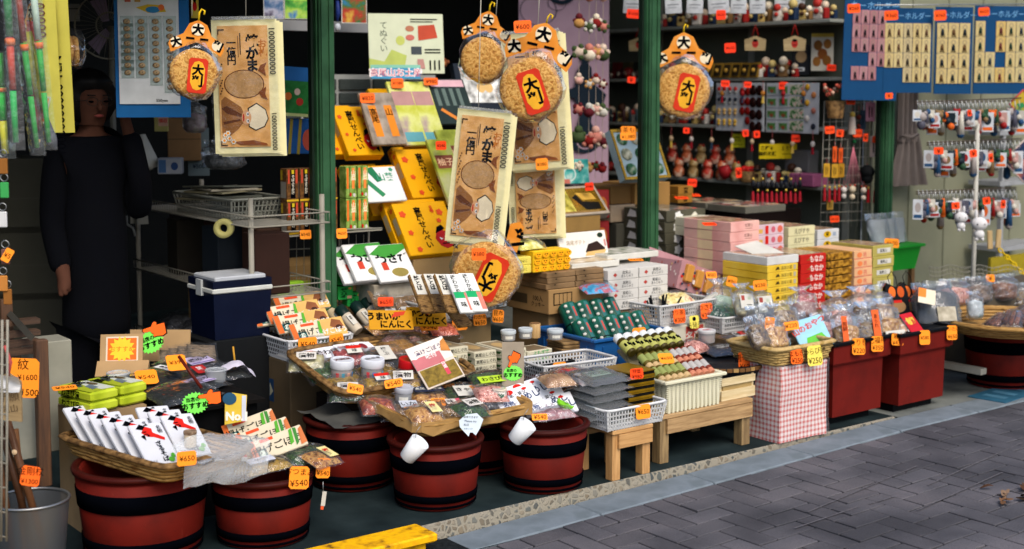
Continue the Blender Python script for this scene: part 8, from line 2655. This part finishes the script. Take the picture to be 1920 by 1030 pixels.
panel('grey panel of green picture magnets on the third shelf', 1436, 1534, 156, 250, magnets)
# votive plaques and gold stands on the second board
for k, (px_, py_) in enumerate(((1197, 84), (1416, 82), (1490, 82))):
 t = thing('votive_plaque', 'wooden votive plaque with red face hanging under the top shelf, %s' % ('beside the post', 'middle', 'right')[k], 'plaque', onx(px_, py_, XS - .06), (0, 0, FACE - 10), 'hanging votive plaques')
 obj('plaque_board', MB().prism([(-.065, -.045), (.065, -.045), (.07, .025), (0, .05), (-.07, .025)], 0, .01, WOOD('#a89468', '#7c6844', 0)).front((-.065, 0, -.045), .13, .09, [('e', .5, .5, .16, .3, P('#a02c24')), ('r', .4, .38, .6, .42, INK), ('e', .5, .72, .12, .1, INK)]), t)
 obj('cord', MB().tube([(-.02, 0, .05), (0, 0, .12), (.02, 0, .05)], .003, RED, 5), t)
for k in range(6):
 g = MB()
 g.box((0, 0, .05), (.07, .012, .1), P('#8c6c28', .4), rot=(-14, 0, 0))
 g.box((0, -.012, .05), (.05, .01, .075), P('#2c2418', .5), rot=(-14, 0, 0))
 g.ball((0, -.02, .05), .015, P('#b8903c', .4), 7, 5)
 solo('gold_plaque', g, 'small gold and black standing plaque on the second shelf, %s' % NTH[k], 'plaque', sh(1330 + 17 * k, SZ[1]), (0, 0, -90), 'gold standing plaques')
board('mask_poster', 'white card with brown carved masks on the second shelf', 'card', 1542, 98, 42, 70, 5.75, P('#a8a498', .6), [('r', 0, .9, 1, 1, P('#a89038')), ('e', .3, .68, .2, .14, P('#6c4418')), ('e', .72, .72, .18, .13, P('#7c5020')), ('e', .5, .45, .22, .15, P('#6c3c14')), ('e', .25, .25, .18, .13, P('#7c5020')), ('e', .7, .28, .2, .14, P('#6c4418'))], rz=FACE, th=.004)
board('photo_card', 'dark photo card with glowing centre beside the mask card', 'card', 1502, 112, 34, 56, 5.85, P('#14161c', .4), [('e', .5, .6, .3, .2, P('#8c7454')), ('r', .15, .12, .7, .24, P('#b8bcc0')), ('r', .25, .15, .6, .2, INK)], rz=FACE, th=.004)
for k in range(8):
 g = MB()
 r_ = .03 + .006 * (k % 3)
 g.ball((0, 0, r_), r_, P(['#5c1614', '#3c1c20', '#6c1c18', '#28201c'][k % 4], .4), 9, 6)
 g.ball((0, -.018, r_), r_ * .6, P('#a89c88'), 7, 5)
 solo('daruma_doll', g, 'small dark red round doll on the second shelf, %s' % NTH[k], 'doll', sh(1432 + 7 * k if k > 3 else 1150 + 14 * k, SZ[1], .05), (0, 0, -90), 'round dolls on the second shelf')
for k in range(7):
 g = MB()
 g.lathe([(.012, 0), (.016, .03), (.012, .09), (.004, .1)], P(['#1c2c30', '#28383c', '#3c2424'][k % 3], .3), 9)
 solo('dark_bottle', g, 'dark small bottle on the third shelf behind the second post, %s' % NTH[k], 'bottle', sh(1146 + 12 * k, SZ[2]), (0, 0, 0), 'dark bottles on the third shelf')
for k in range(6):
 g = MB()
 r_ = .036
 g.ball((0, 0, r_), r_, P('#7c1c18', .35), 9, 6)
 g.ball((0, -.018, r_), r_ * .55, P('#b8a890'), 7, 5)
 solo('daruma_doll', g, 'red round doll on the lowest shelf left of the second post, %s' % NTH[k], 'doll', sh(1120 + 13 * k, SZ[3], .02), (0, 0, -90), 'round dolls on the lowest shelf')
for k in range(4):
 g = MB()
 g.box((0, 0, .06), (.08, .03, .12), P(['#3c4034', '#5c1c1c', '#46402c', '#202820'][k], .5))
 solo('small_gift_box', g, 'small dark gift box on the second shelf behind the garlands, %s' % NTH[k], 'box', sh(1138 + 20 * k, SZ[1], .08), (0, 0, -90), 'dark gift boxes')
# white paper packets hanging at the very top
WPK = MIX(['#8c9094', '#b0b4b8', '#c8ccd0'], 12, .4, .3)
for k, px_ in enumerate((1187, 1263, 1302, 1348, 1384, 1420, 1470, 1508, 1538, 1562)):
 g = MB()
 w1, h1 = (.1, .17) if k % 3 else (.13, .19)
 g.rbox((0, 0, h1 / 2), (w1, .012, h1), WPK, .004)
 g.front((-w1 / 2, -.006, 0), w1, h1, [('r', .15, .3, .85, .33, P('#5c6064')), ('r', .2, .2, .7, .22, P('#5c6064')), ('e', .5, .6, .2, .14, P('#7c7c80'))])
 p = ony(px_, 26, 6.0 if px_ > 1200 else 6.4)
 solo('paper_packet', g, 'white paper charm packet hanging at the top, %s' % NTH[k], 'packet', p, (0, rnd.uniform(-4, 4), FACE - 10), 'white charm packets')
TG = [(1187, 26, 24, 17, 6.3, '¥1030', 'under the top white packets behind the second post'), (1352, 28, 18, 18, 5.95, '¥530', 'on the top white packets'), (1369, 90, 21, 18, 6.0, '¥650', 'above the gold standing plaques'), (1184, 150, 15, 12, 6.4, '¥', 'on the second shelf edge beside the second post'), (1559, 127, 17, 12, 5.7, '¥530', 'under the mask card'), (1360, 157, 16, 12, 6.0, '¥430', 'at the top of the badge panel, left'), (1402, 159, 14, 11, 5.95, '¥380', 'at the top of the badge panel, right'), (1469, 161, 17, 14, 5.9, '¥350', 'at the top of the magnet panel, left'), (1527, 160, 11, 10, 5.8, '¥', 'at the top of the magnet panel, right'), (1398, 250, 12, 13, 5.95, '¥', 'below the badge panel, left'), (1419, 252, 12, 13, 5.9, '¥', 'below the badge panel, right'), (1287, 245, 12, 11, 6.1, '¥', 'on the third shelf edge'), (1492, 260, 16, 14, 5.8, '¥480', 'above the wide yellow notice'), (1298, 343, 17, 15, 6.0, '¥580', 'on the lowest shelf edge'), (1385, 324, 11, 19, 5.95, '¥', 'upright beside the charm basket'), (1105, 350, 16, 15, 5.6, '¥980', 'on the gold window box')]
for px_, py_, w1, h1, Y_, tx_, lb in TG:
 price(px_, py_, w1, h1, Y_, [tx_], 'small red-orange card ' + lb, rz=FACE, rx=0, ry=rnd.uniform(-5, 5), col=P('#ff3c1c', .5))
# tassel charms row
for k in range(11):
 px_ = 1412 + 8.8 * k
 p = ony(px_, 345 + 3 * (k % 2), 5.62)
 t = thing('tassel_charm', 'black bead charm with red tassel, %s in the row' % NTH[k], 'charm', p, (0, 0, FACE), 'red tassel charms')
 obj('cord', MB().tube([(0, 0, .07), (0, 0, .0)], .0015, BLACK, 4), t)
 obj('bead', MB().ball((0, 0, 0), .014, P('#14161c', .3), 7, 5, (1, 1, 1.8)), t)
 obj('gold_bell', MB().ball((0, -.004, -.03 if k % 2 else .03), .009, P('#c8a848', .25, .1, 10, 0, .6), 7, 5), t)
 obj('tassel', MB().lathe([(.004, -.045), (.008, -.055), (.012, -.11)], P('#8c1420', .7), 8), t)
g = MB()
g.tube([ony(1405, 318, 5.62), ony(1510, 322, 5.62)], .003, BLACK, 5)
solo('charm_rod', g, 'thin black rod from which the tassel charms hang', 'rod')
# wire grid rack in front of the shelf end
t = thing('grid_rack', 'pale wire grid rack with hanging charms beside the last post', 'rack', (0, 0, 0))
YG = 5.45
g = MB()
for k in range(9):
 px_ = 1546 + 11.5 * k
 g.tube([ony(px_, 190, YG), ony(px_ - 8, 425, YG)], .0026, WIREW, 5)
for k in range(14):
 py_ = 195 + 17 * k
 g.tube([ony(1546 - .55 * k, py_, YG), ony(1638 - .55 * k, py_ - 3, YG)], .002, WIREW, 5)
obj('wire_grid', g, t)
g = MB()
g.lathe([(.045, 0), (.06, .1), (.058, .105)], BAMB2, 16)
for k in range(26):
 a = k * 2.4
 g.tube([(.02 * math.cos(a), .02 * math.sin(a), .08), (.075 * math.cos(a), .06 * math.sin(a), .17 + .03 * math.sin(k))], .003, P('#3c4028', .7), 4)
 g.ball((.075 * math.cos(a), .06 * math.sin(a), .17 + .03 * math.sin(k)), .012, P('#a84c3c' if k % 3 else '#c8a088', .6), 6, 4)
solo('flower_basket', g, 'small woven basket of red dried flowers on the grid rack', 'basket', ony(1566, 222, 5.38))
CH_ = [('#c8b8a8', 1598, 232, 14, 40, 'cream tassel charm'), ('#5c2418', 1610, 228, 10, 40, 'dark red bead charm'), ('#1c2c3c', 1618, 225, 10, 36, 'navy charm'), ('#c8889c', 1632, 210, 18, 36, 'pink fabric charm'), ('#c8b0a4', 1640, 275, 18, 40, 'white and pink card charm'), ('#d8541c', 1565, 290, 8, 30, 'orange bell charm, left'), ('#d8541c', 1576, 292, 8, 28, 'orange bell charm, right'), ('#b88c28', 1550, 320, 12, 26, 'gold abacus charm, left'), ('#b88c28', 1565, 321, 12, 26, 'gold abacus charm, middle'), ('#a87c20', 1577, 320, 12, 26, 'gold abacus charm, right'), ('#0c0e10', 1626, 328, 28, 26, 'black pompom charm'), ('#a8141c', 1628, 365, 6, 30, 'red tassel charm below the pompom, left'), ('#a8141c', 1640, 366, 6, 30, 'red tassel charm below the pompom, right'), ('#8c141c', 1546, 362, 6, 30, 'dark red tassel charm, first of four'), ('#8c141c', 1555, 364, 6, 30, 'dark red tassel charm, second of four'), ('#8c141c', 1565, 364, 6, 30, 'dark red tassel charm, third of four'), ('#8c141c', 1573, 362, 6, 30, 'dark red tassel charm, last of four'), ('#c8c0b8', 1582, 362, 12, 28, 'white cat charm, left'), ('#c8b89c', 1598, 362, 14, 34, 'cream cat charm, middle'), ('#c8b8a8', 1619, 364, 12, 34, 'cream cat charm, right'), ('#14502c', 1602, 260, 10, 26, 'dark green bead charm'), ('#8c6c28', 1556, 385, 12, 18, 'small gold plaque charm')]
for k, (c, px_, py_, w1, h1, lb) in enumerate(CH_):
 p = ony(px_, py_, YG - .03)
 kk = depth_of(p) / FPX
 t = thing('grid_charm', lb + ' on the grid rack', 'charm', p, (0, 0, FACE), 'charms on the grid rack')
 W_, H_ = w1 * kk, h1 * kk
 obj('cord', MB().tube([(0, 0, H_ / 2), (0, .004, H_ / 2 + .03)], .0014, P('#a85050', .7), 4), t)
 g = MB()
 if 'tassel' in lb:
  g.ball((0, 0, H_ * .42), W_ * .4, P('#c8a848', .3), 7, 5)
  g.lathe([(W_ * .2, H_ * .35), (W_ * .4, H_ * .25), (W_ * .55, -H_ / 2)], P(c, .7), 8)
 elif 'pompom' in lb or 'cat' in lb or 'bead' in lb:
  g.ball((0, 0, H_ * .2), W_ * .5, P(c, .8, .1, 60, .3), 9, 6)
  g.ball((0, 0, -H_ * .22), W_ * .42, P(c, .8, .1, 60, .3), 9, 6)
  if 'cat' in lb:
   for s in (-1, 1):
    g.ball((s * W_ * .3, 0, H_ * .42), W_ * .16, P('#a83c28'), 6, 4)
 else:
  g.rbox((0, 0, 0), (W_, .01, H_), P(c, .5), .003)
  g.front((-W_ / 2, -.005, -H_ / 2), W_, H_, [('r', .3, .2, .42, .8, INK), ('r', .58, .25, .68, .75, INK)])
 obj('pendant', g, t)
g = MB()
for k in range(7):
 g.tube([ony(1600, 275, YG - .04), ony(1586 + 5 * k, 345, YG - .04)], .0022, P('#b86a78', .7), 5)
solo('pink_cord_bundle', g, 'bundle of pink cords fanning down on the grid rack', 'cord')
for px_, py_, w1, h1, tx_, lb in ((1556, 244, 18, 14, '¥430', 'left on the grid rack bar'), (1575, 250, 14, 14, '¥', 'second on the grid rack bar'), (1608, 250, 17, 15, '¥530', 'third on the grid rack bar'), (1623, 258, 9, 15, '¥', 'rightmost on the grid rack bar'), (1595, 190, 17, 13, '¥420', 'above the hanging tassels'), (1643, 262, 15, 13, '¥', 'on the white and pink card charm'), (1565, 411, 17, 12, '¥650', 'low on the grid rack')):
 price(px_, py_, w1, h1, YG - .06, [tx_], 'small red-orange card ' + lb, rz=FACE, rx=0, ry=rnd.uniform(-6, 6), col=P('#ff4c1c', .5))
# framed gift box and cartons behind the second post
a = ony(1172, 338, 5.52)
t = thing('gold_frame_box', 'gold-edged gift box of green and cream sweets behind the second post', 'gift box', a, (-26, 0, 0))
g = MB()
W_, H_ = .34, .30
g.rbox((W_ / 2, .025, H_ / 2), (W_, .05, H_), P('#8ca0a8', .5), .003)
obj('box_body', g, t)
g = MB()
for (x_, z_, sx, sz) in ((W_ / 2, .008, W_, .016), (W_ / 2, H_ - .008, W_, .016), (.008, H_ / 2, .016, H_ - .034), (W_ - .008, H_ / 2, .016, H_ - .034)):
 g.box((x_, -.003, z_), (sx, .006, sz), GOLD)
obj('gold_frame', g, t)
for r_ in range(3):
 for c in range(3):
  g = MB()
  g.ball((0, 0, 0), .04, MIX(['#1c3c28', '#8c8c78', '#b8b8a4'] if (r_ + c) % 2 else ['#14301c', '#2c5c3c', '#98a088'], 30, .3, .3), 9, 6, (1, .3, .9))
  obj('sweet', g, t, (W_ * (.2 + .3 * c), -.004, H_ * (.2 + .3 * r_)))
price(1178, 250, 30, 26, 5.4, ['抹茶もち', '¥1,080'], 'orange ¥1,080 card on the gold-edged gift box', rz=FACE, rx=-8)
for k, (xl, xr, yt, yb, Y_, c) in enumerate(((1145, 1190, 350, 384, 5.75, '#7c5c34'), (1190, 1256, 345, 400, 5.72, '#9a7440'), (1145, 1198, 386, 418, 5.72, '#a08c74'), (1155, 1240, 420, 560, 5.7, '#4c4a40'))):
 x0, z0, w_, h_ = fb(xl, xr, yb, yt, Y_)
 g = MB()
 g.rbox((x0 + w_ / 2, Y_ + .14, z0 + h_ / 2), (w_, .28, h_), P(c, .8, .1, 6), .003)
 solo('storage_carton', g, 'carton behind the second post, %s' % ('brown one top left', 'tan one top right', 'pale one in the middle', 'dark grey one at the bottom')[k], 'carton')
# gold window box, red package, teal box left of it
board('gold_window_box', 'open gift box with gold lining and dark cake', 'gift box', 1080, 376, 104, 50, 5.62, P('#9c9080', .4), [('r', .02, .08, .95, .92, GOLD), ('p', [(.45, .6), (.55, .7), (.6, .45), (.9, .4), (.88, .15), (.6, .15)], P('#14120e', .3)), ('p', [(.55, .75), (.85, .72), (.88, .5), (.62, .5)], P('#b8903c', .4)), ('r', .02, .08, .4, .9, MIX(['#5c5418', '#a89c3c', '#c8b860'], 20, .2, .4))], rx=-44, rz=0, th=.05)
x0, z0, w_, h_ = fb(1040, 1128, 440, 400, 5.55)
g = MB()
g.rbox((x0 + w_ / 2, 5.7, z0 + h_ / 2), (w_, .28, h_), P('#8a6c3c', .8), .003)
solo('tan_carton', g, 'tan carton under the gold-lined gift box', 'carton')
board('teal_box', 'teal patterned box behind the middle towels', 'box', 1074, 322, 62, 46, 5.9, MIX(['#145c5c', '#2c8c88', '#5cb0a8', '#b8d0c8'], 14, .4, .1), [('o', .4, .4, .2, .3, .2, P('#c8d8d0')), ('r', .05, .02, .4, .2, P('#b86858'))], rz=-14, rx=-8, th=.05)
for k in range(2):
 board('red_package', 'red package with round print beside the gold-lined box, %s' % ('upper', 'lower')[k], 'package', 1128, 382 + 58 * k, 28, 52, 5.68, P('#8c1c1c', .35), [('e', .5, .45, .38, .3, P('#b86828')), ('e', .5, .45, .24, .2, P('#1c6c5c'))], rx=-10, rz=FACE, th=.06)
# ------------------------------------------------------------ blue key ring boards
BLB = P('#0a3c64', .55, .06)
def kboard(label, xl, xr, yt, yb, Y, rows, cols, mats, x0f, y0f, dxf, dyf, skip=(), ry=0, extra=None, csz=(.93, .97)):
 pc = ony((xl + xr) / 2, (yt + yb) / 2, Y)
 k = depth_of(pc) / FPX
 W_, H_ = (xr - xl) * k / math.cos(R(14)), (yb - yt) * k
 t = thing('key_ring_board', label, 'display board', pc, (0, ry, FACE + 14), 'blue key ring boards')
 g = MB()
 g.box((0, .004, 0), (W_, .006, H_), BLB)
 g.front((-W_ / 2, .001, -H_ / 2), W_, H_, [('t', 'キーホルダー', .55, .91, .07, P('#6ca0c8'), 0)])
 obj('blue_board', g, t)
 cw, chh = W_ * dxf * csz[0], H_ * dyf * csz[1]
 mm = []
 for (bc, ic) in mats:
  g = MB()
  g.box((0, 0, 0), (cw, .003, chh), P(bc, .45, .1, 20))
  g.front((-cw / 2, -.0015, -chh / 2), cw, chh, [('o', .5, .72, .22, .16, .3, P('#7c7464', .4)), ('p', [(.3, .15), (.7, .15), (.65, .5), (.5, .62), (.35, .5)], P(ic, .5)), ('r', .25, .06, .75, .12, INK)])
  g.ball((0, -.004, -chh * .15), cw * .16, P(ic, .4), 7, 5, (1, .6, 1.3))
  mm.append(g.mesh('key_ring_packet'))
 for r_ in range(rows):
  for c in range(cols):
   if (r_, c) in skip:
    continue
   obj('key_ring_packet', mm[(r_ * 3 + c) % len(mm)], t, ((x0f + dxf * c - .5) * W_, -.003, (.5 - y0f - dyf * r_) * H_), (0, rnd.uniform(-1.5, 1.5), 0))
 return t
kboard('blue board of pink packets with dark round key rings', 1578, 1688, -6, 188, 5.22, 5, 4, [('#9c6c70', '#1c1418'), ('#a4787c', '#24181c')], .22, .20, .155, .135, skip=((3, 0), (3, 1), (4, 3)), ry=1)
kboard('wide blue board of cream packets with curved key rings, left', 1654, 1752, 16, 174, 5.12, 4, 5, [('#b8a470', '#4c3c28'), ('#bcaa78', '#5c4430'), ('#b0a078', '#3c3428')], .10, .265, .19, .175, skip=((3, 0), (3, 1)))
kboard('wide blue board of cream packets with dark key rings, middle', 1750, 1826, 14, 176, 5.10, 4, 3, [('#bca874', '#1c2428'), ('#b8a470', '#5c4428')], .18, .27, .3, .175)
kboard('wide blue board of cream packets with mixed key rings, right', 1822, 1932, 12, 176, 5.08, 4, 5, [('#bca874', '#1c3428'), ('#b8a878', '#283038'), ('#bca060', '#5c2c28')], .10, .26, .19, .175, skip=((1, 1), (2, 2), (0, 1)))
g = MB()
a = ony(1604, 184, 5.16)
for px_, py_, w1, h1, tx_, lb in ((1601, 16, 25, 17, '¥260', 'on the leftmost blue board'), (1671, 29, 27, 18, '¥360', 'on the left wide blue board'), (1763, 29, 24, 19, '¥360', 'on the middle wide blue board'), (1845, 22, 22, 16, '¥420', 'on the right wide blue board'), (1667, 180, 15, 11, '¥', 'at the foot of the leftmost blue board')):
 price(px_, py_, w1, h1, 5.0, [tx_], 'red-orange card ' + lb, rz=FACE + 8, rx=0, ry=-3, col=P('#ff5a1c', .5))
g = MB()
g.tube([ony(1640, 10, 5.1), ony(1930, 8, 5.1)], .004, STEEL, 6)
solo('hanging_rail', g, 'thin metal rail above the blue key ring boards', 'rail')
# grey curtain
t = thing('grey_curtain', 'grey-brown curtain gathered beside the last post', 'curtain', ony(1698, 260, 5.38), (0, 0, -8))
CU = P('#675f5c', .9, .1, 16, .2)
for s, (w1, zt, zb_, dx) in enumerate(((.16, .45, -.02, .0), (.34, .03, -.30, .02))):
 g = MB()
 g.sheet(26, 8, lambda u, v: (dx + (u - .5) * w1 * (1.0 if s == 0 else (.45 + .55 * (1 - v))), .02 * math.sin(u * 25) - .01, zb_ + (zt - zb_) * v), CU)
 obj('drape' if s == 0 else 'skirt', g, t)
obj('tie', MB().tube([(-.06, -.03, .02), (.0, -.05, .01), (.08, -.03, .03), (.0, .03, .02)], .006, CU, 6, True), t)
# ------------------------------------------------------------ key ring spinner
sp = ony(1828, 400, 4.72)
t = thing('spinner_stand', 'white spinner pole with three tiers of key rings at the right', 'stand', (sp.x, sp.y, FLOOR))
obj('pole', MB().tube([(0, 0, 0), (0, 0, 1.34)], .014, P('#b0aea4', .5), 10), t)
obj('foot', MB().lathe([(.2, 0), (.2, .015), (.03, .03)], P('#8c8a84', .5), 24), t)
tiers = [(192, 1716, 1915, 24, 'top'), (268, 1738, 1915, 21, 'middle'), (360, 1718, 1905, 24, 'lowest')]
KM = ['#8c1c1c', '#1c2830', '#24486c', '#b8b4a8', '#c85a1c', '#a8847c', '#98908c', '#2c4c34', '#7c6444', '#4c4c58']
for (py_, xa, xb, n_, nm) in tiers:
 for s in (0, 1):
  A, B = ony(xa, py_ + 4 * s, 4.72 + .12 * s), ony(xb, py_ - 8 + 4 * s, 4.72 + .12 * s)
  o_ = Vector((sp.x, sp.y, FLOOR))
  obj('arm', MB().tube([A - o_, B - o_], .004, P('#4a4038', .5), 5), t)
 for k in range(n_):
  f = (k + .5) / n_
  for s in (0, 1):
   p = ony(xa + (xb - xa) * f + 4 * s, py_ - 4 + 4 * s, 4.72 + .12 * s)
   c1, c2 = KM[(k * 3 + s * 5 + len(nm)) % 10], KM[(k * 7 + s + 2) % 10]
   q = thing('spinner_key_ring', 'key ring on the %s spinner tier, %s, %s side' % (nm, ORN[k] + ' from the left', ('near', 'far')[s]), 'key ring', p, (0, 0, FACE + rnd.uniform(-25, 25)), 'key rings on the spinner')
   q.scale = (1.1 + .35 * ((k * 5 + s) % 3) / 2,) * 3
   ln = rnd.uniform(.05, .11)
   obj('chain', MB().tube([(0, 0, 0), (.004, 0, -.03), (0, 0, -.045)], .0022, STEEL, 5), q)
   g = MB()
   kind = (k + s) % 4
   if kind == 0:
    g.rbox((0, 0, -.05 - ln / 2), (.05, .004, ln), P('#b8bcc0', .3), .002)
    g.front((-.025, -.002, -.05 - ln), .05, ln, [('e', .5, .6, .3, .25, P(c1, .4)), ('r', .1, .08, .9, .25, P(c2, .4))])
   elif kind == 1:
    g.ball((0, 0, -.065), .02, P(c1, .4), 8, 6)
    g.ball((0, 0, -.095), .017, P(c2, .4), 8, 6, (1, 1, 1.2))
    g.ball((-.014, 0, -.05), .008, P(c1, .4), 6, 4)
    g.ball((.014, 0, -.05), .008, P(c1, .4), 6, 4)
   elif kind == 2:
    g.tube([(0, 0, -.045), (0, 0, -.05 - ln)], .012, P(c1, .4), 8, radii=[.008, .016])
    g.ball((0, 0, -.05 - ln), .016, P(c2, .4), 7, 5)
   else:
    for z_ in range(3):
     g.ball((.012 * (z_ - 1), 0, -.06 - .022 * z_), .015, P((c1, c2, c1)[z_], .35), 7, 5)
    g.rbox((.01, .006, -.08), (.034, .002, .06), P(c2, .4), .001)
   obj('pendant', g, q)
# plush rabbits
WHP = P('#c9c8c8', .95, .06, 80, .6)
for k, (px_, py_, s) in enumerate(((1802, 408, .8), (1836, 420, 1.0))):
 q = thing('plush_rabbit', 'white plush rabbit key ring on the spinner, %s' % ('left', 'right')[k], 'plush toy', ony(px_, py_, 4.62), (0, 0, FACE), 'plush rabbits')
 k_ = .042 * s
 obj('head', MB().ball((0, 0, 0), k_, WHP, 14, 10, (1.15, .9, .95)), q)
 obj('body', MB().ball((0, 0, -k_ * 1.45), k_ * .75, WHP, 12, 8), q)
 for s_ in (-1, 1):
  obj('ear', MB().ball((s_ * k_ * .45, 0, k_ * 1.35), k_ * .32, WHP, 9, 7, (.8, .6, 2.0)), q)
  obj('foot', MB().ball((s_ * k_ * .4, -.01, -k_ * 2.1), k_ * .28, WHP, 8, 6), q)
  obj('eye', MB().ball((s_ * k_ * .5, -k_ * .82, 0), k_ * .1, INK, 6, 5), q)
for px_, py_, w1, h1, lb in ((1760, 283, 18, 13, 'on the middle spinner tier, left'), (1825, 288, 14, 14, 'on the middle spinner tier, centre'), (1858, 296, 8, 16, 'on the middle spinner tier, right'), (1792, 386, 15, 13, 'on the lowest spinner tier, left'), (1850, 377, 14, 14, 'on the lowest spinner tier, centre'), (1881, 383, 9, 15, 'on the lowest spinner tier, right'), (1818, 212, 8, 12, 'on the top spinner tier')):
 price(px_, py_, w1, h1, 4.6, ['¥'], 'tiny red-orange tag ' + lb, rz=FACE, rx=0, ry=rnd.uniform(-9, 9), col=P('#ff4c1c', .5))
for k, (px_, py_) in enumerate(((1856, 450), (1872, 448))):
 g = MB()
 g.rbox((0, 0, 0), (.03, .012, .11), WOOD('#b89c6c', '#94784c', 2), .003)
 solo('wooden_tag', g, 'pale wooden key tag below the lowest spinner tier, %s' % ('left', 'right')[k], 'tag', ony(px_, py_, 4.66), (0, -4 + 6 * k, FACE), 'wooden key tags')
# kites, grey shelf, yellow chain at the right edge
for k, (px_, py_, r_, c) in enumerate(((1918, 195, .085, ['#8c7414', '#b89c2c', '#2c7c4c']), (1920, 302, .13, ['#14243c', '#1c3454', '#a85c44']))):
 t = thing('small_kite', 'square kite standing on its corner at the right edge, %s' % ('gold', 'navy with orange print')[k], 'kite', ony(px_, py_, 4.75), (0, 0, FACE), 'kites at the right edge')
 obj('kite_sheet', MB().prism([(-r_, 0), (0, -r_), (r_, 0), (0, r_)], 0, .002, MIX(c, 9, .4, 0)).front((-r_, -.0002, -r_), 2 * r_, 2 * r_, [('p', [(.25, .5), (.4, .35), (.6, .4), (.5, .55)], P(c[2], .5))]), t)
 g = MB()
 for a_, b_ in (((-r_, 0), (0, -r_)), ((0, -r_), (r_, 0)), ((r_, 0), (0, r_)), ((0, r_), (-r_, 0))):
  g.tube([(a_[0], -.002, a_[1]), (b_[0], -.002, b_[1])], .005, P('#b8a8a0' if k else '#a83c3c', .5), 5)
 obj('edge', g, t)
t = thing('grey_shelf_unit', 'pale grey metal shelf at the right edge behind the spinner', 'shelf', (0, 0, 0))
YS_ = 5.2
for py_ in (250, 345, 468):
 a, b = ony(1870, py_, YS_), ony(1960, py_ - 4, YS_)
 obj('shelf_board', MB().box(((a.x + b.x) / 2, YS_ + .1, a.z), (b.x - a.x, .24, .03), P('#8c8e90', .5)), t)
a, b = ony(1872, 520, YS_), ony(1872, 230, YS_)
obj('shelf_post', MB().box((a.x, YS_, (a.z + b.z) / 2), (.03, .03, b.z - a.z), P('#8c8e90', .5)), t)
a, b = ony(1862, 515, YS_ - .05), ony(1960, 472, YS_ - .05)
obj('yellow_panel', MB().box(((a.x + b.x) / 2, YS_ - .02, (a.z + b.z) / 2), (b.x - a.x, .02, b.z - a.z), P('#8c7c1c', .5)), t)
g = MB()
for k in range(9):
 p = ony(1876 + 6.4 * k, 470 + 6.5 * k, 4.95)
 M0 = Matrix.Translation(p) @ Euler((R(90 * (k % 2)), R(45), R(FACE))).to_matrix().to_4x4()
 g.at(M0)
 g.tube([(.018 * math.cos(q * .785), 0, .011 * math.sin(q * .785)) for q in range(8)], .005, P('#d8b40c', .4), 6, True)
g.at(None)
solo('yellow_chain', g, 'yellow plastic chain hanging at the right edge', 'chain')
g = MB()
for k in range(3):
 g.tube([ony(1742 + 170 * (q / 20), 500 + 3 * math.sin(q) + 8 * k, 4.9 - .0 * k) for q in range(21)], .0025, WIREW, 4)
for q in range(24):
 g.tube([ony(1742 + 7.2 * q, 500, 4.9), ony(1746 + 7 * q, 525, 4.9)], .0018, WIREW, 4)
solo('wire_basket_edge', g, 'thin wire basket edge behind the bagged sweets', 'basket')
sack('clear bag with pink bundle hanging behind the left cracker pack', 365, 250, .11, .17, 5.9, MIX(['#5c4c48', '#8c7478', '#9c9484'], 20, .5, .4), None, 0, FACE, seed=61)
sack('clear plastic bag of grey things below the left towel', 420, 318, .2, .14, 5.95, GREY, None, 0, FACE, seed=62, tuft=False)
TRK = []
for c1, c2 in (('#8c1c18', '#c8b49c'), ('#b89c5c', '#3c2418'), ('#c8c0b4', '#a83028'), ('#1c2c44', '#b8a468'), ('#7c5c38', '#d8ccb4')):
 g = MB()
 g.rbox((0, 0, .028), (.045, .03, .056), P(c1, .45), .006)
 g.ball((0, -.005, .07), .021, P(c2, .45), 8, 6)
 g.ball((0, -.02, .035), .012, P(c2, .45), 7, 5)
 TRK.append(g.mesh('shelf_trinket'))
for sh_i, (z_, xa, xb, n_, nm) in enumerate(((SZ[0], 1245, 1560, 22, 'top'), (SZ[1], 1236, 1330, 9, 'second'), (SZ[1], 1425, 1490, 7, 'second shelf right'), (SZ[2], 1240, 1345, 11, 'third'), (SZ[2], 1128, 1196, 8, 'third shelf left'), (SZ[3], 1395, 1500, 9, 'lowest'))):
 for k in range(n_):
  solo('shelf_trinket', TRK[(k * 3 + sh_i) % 5], 'small souvenir figure on the %s wall shelf%s, %s from the left' % (nm.split()[0], ' at the ' + nm.split()[-1] + ' part' if ' ' in nm else '', ORN[k]), 'souvenir', sh(xa + (xb - xa) * k / (n_ - 1), z_, .02 + .04 * (k % 2)), (0, 0, -90 + 20 * ((k * 7) % 5 - 2)), 'small shelf souvenirs', 1.0 + .25 * ((k * 5) % 3))
for k in range(16):
 px_ = 1240 + 19 * k
 g = MB()
 c = ('#8c1c20', '#b8a080', '#a86c2c', '#c8c0b8')[k % 4]
 g.tube([(0, 0, .07), (0, 0, 0)], .0015, P('#a85050', .7), 4)
 g.ball((0, 0, -.012), .016, P(c, .5), 7, 5, (1, .7, 1.2))
 g.lathe([(.006, -.03), (.011, -.075)], P(('#8c1420', '#c8a848', '#28384c')[k % 3], .7), 7)
 solo('shelf_charm', g, 'small charm hanging from the %s shelf edge, %s from the left' % (('second', 'third')[k % 2], ORN[k // 2]), 'charm', sh(px_, SZ[1 + k % 2] - .09, -.03), (0, 0, -60), 'charms on the shelf edges')
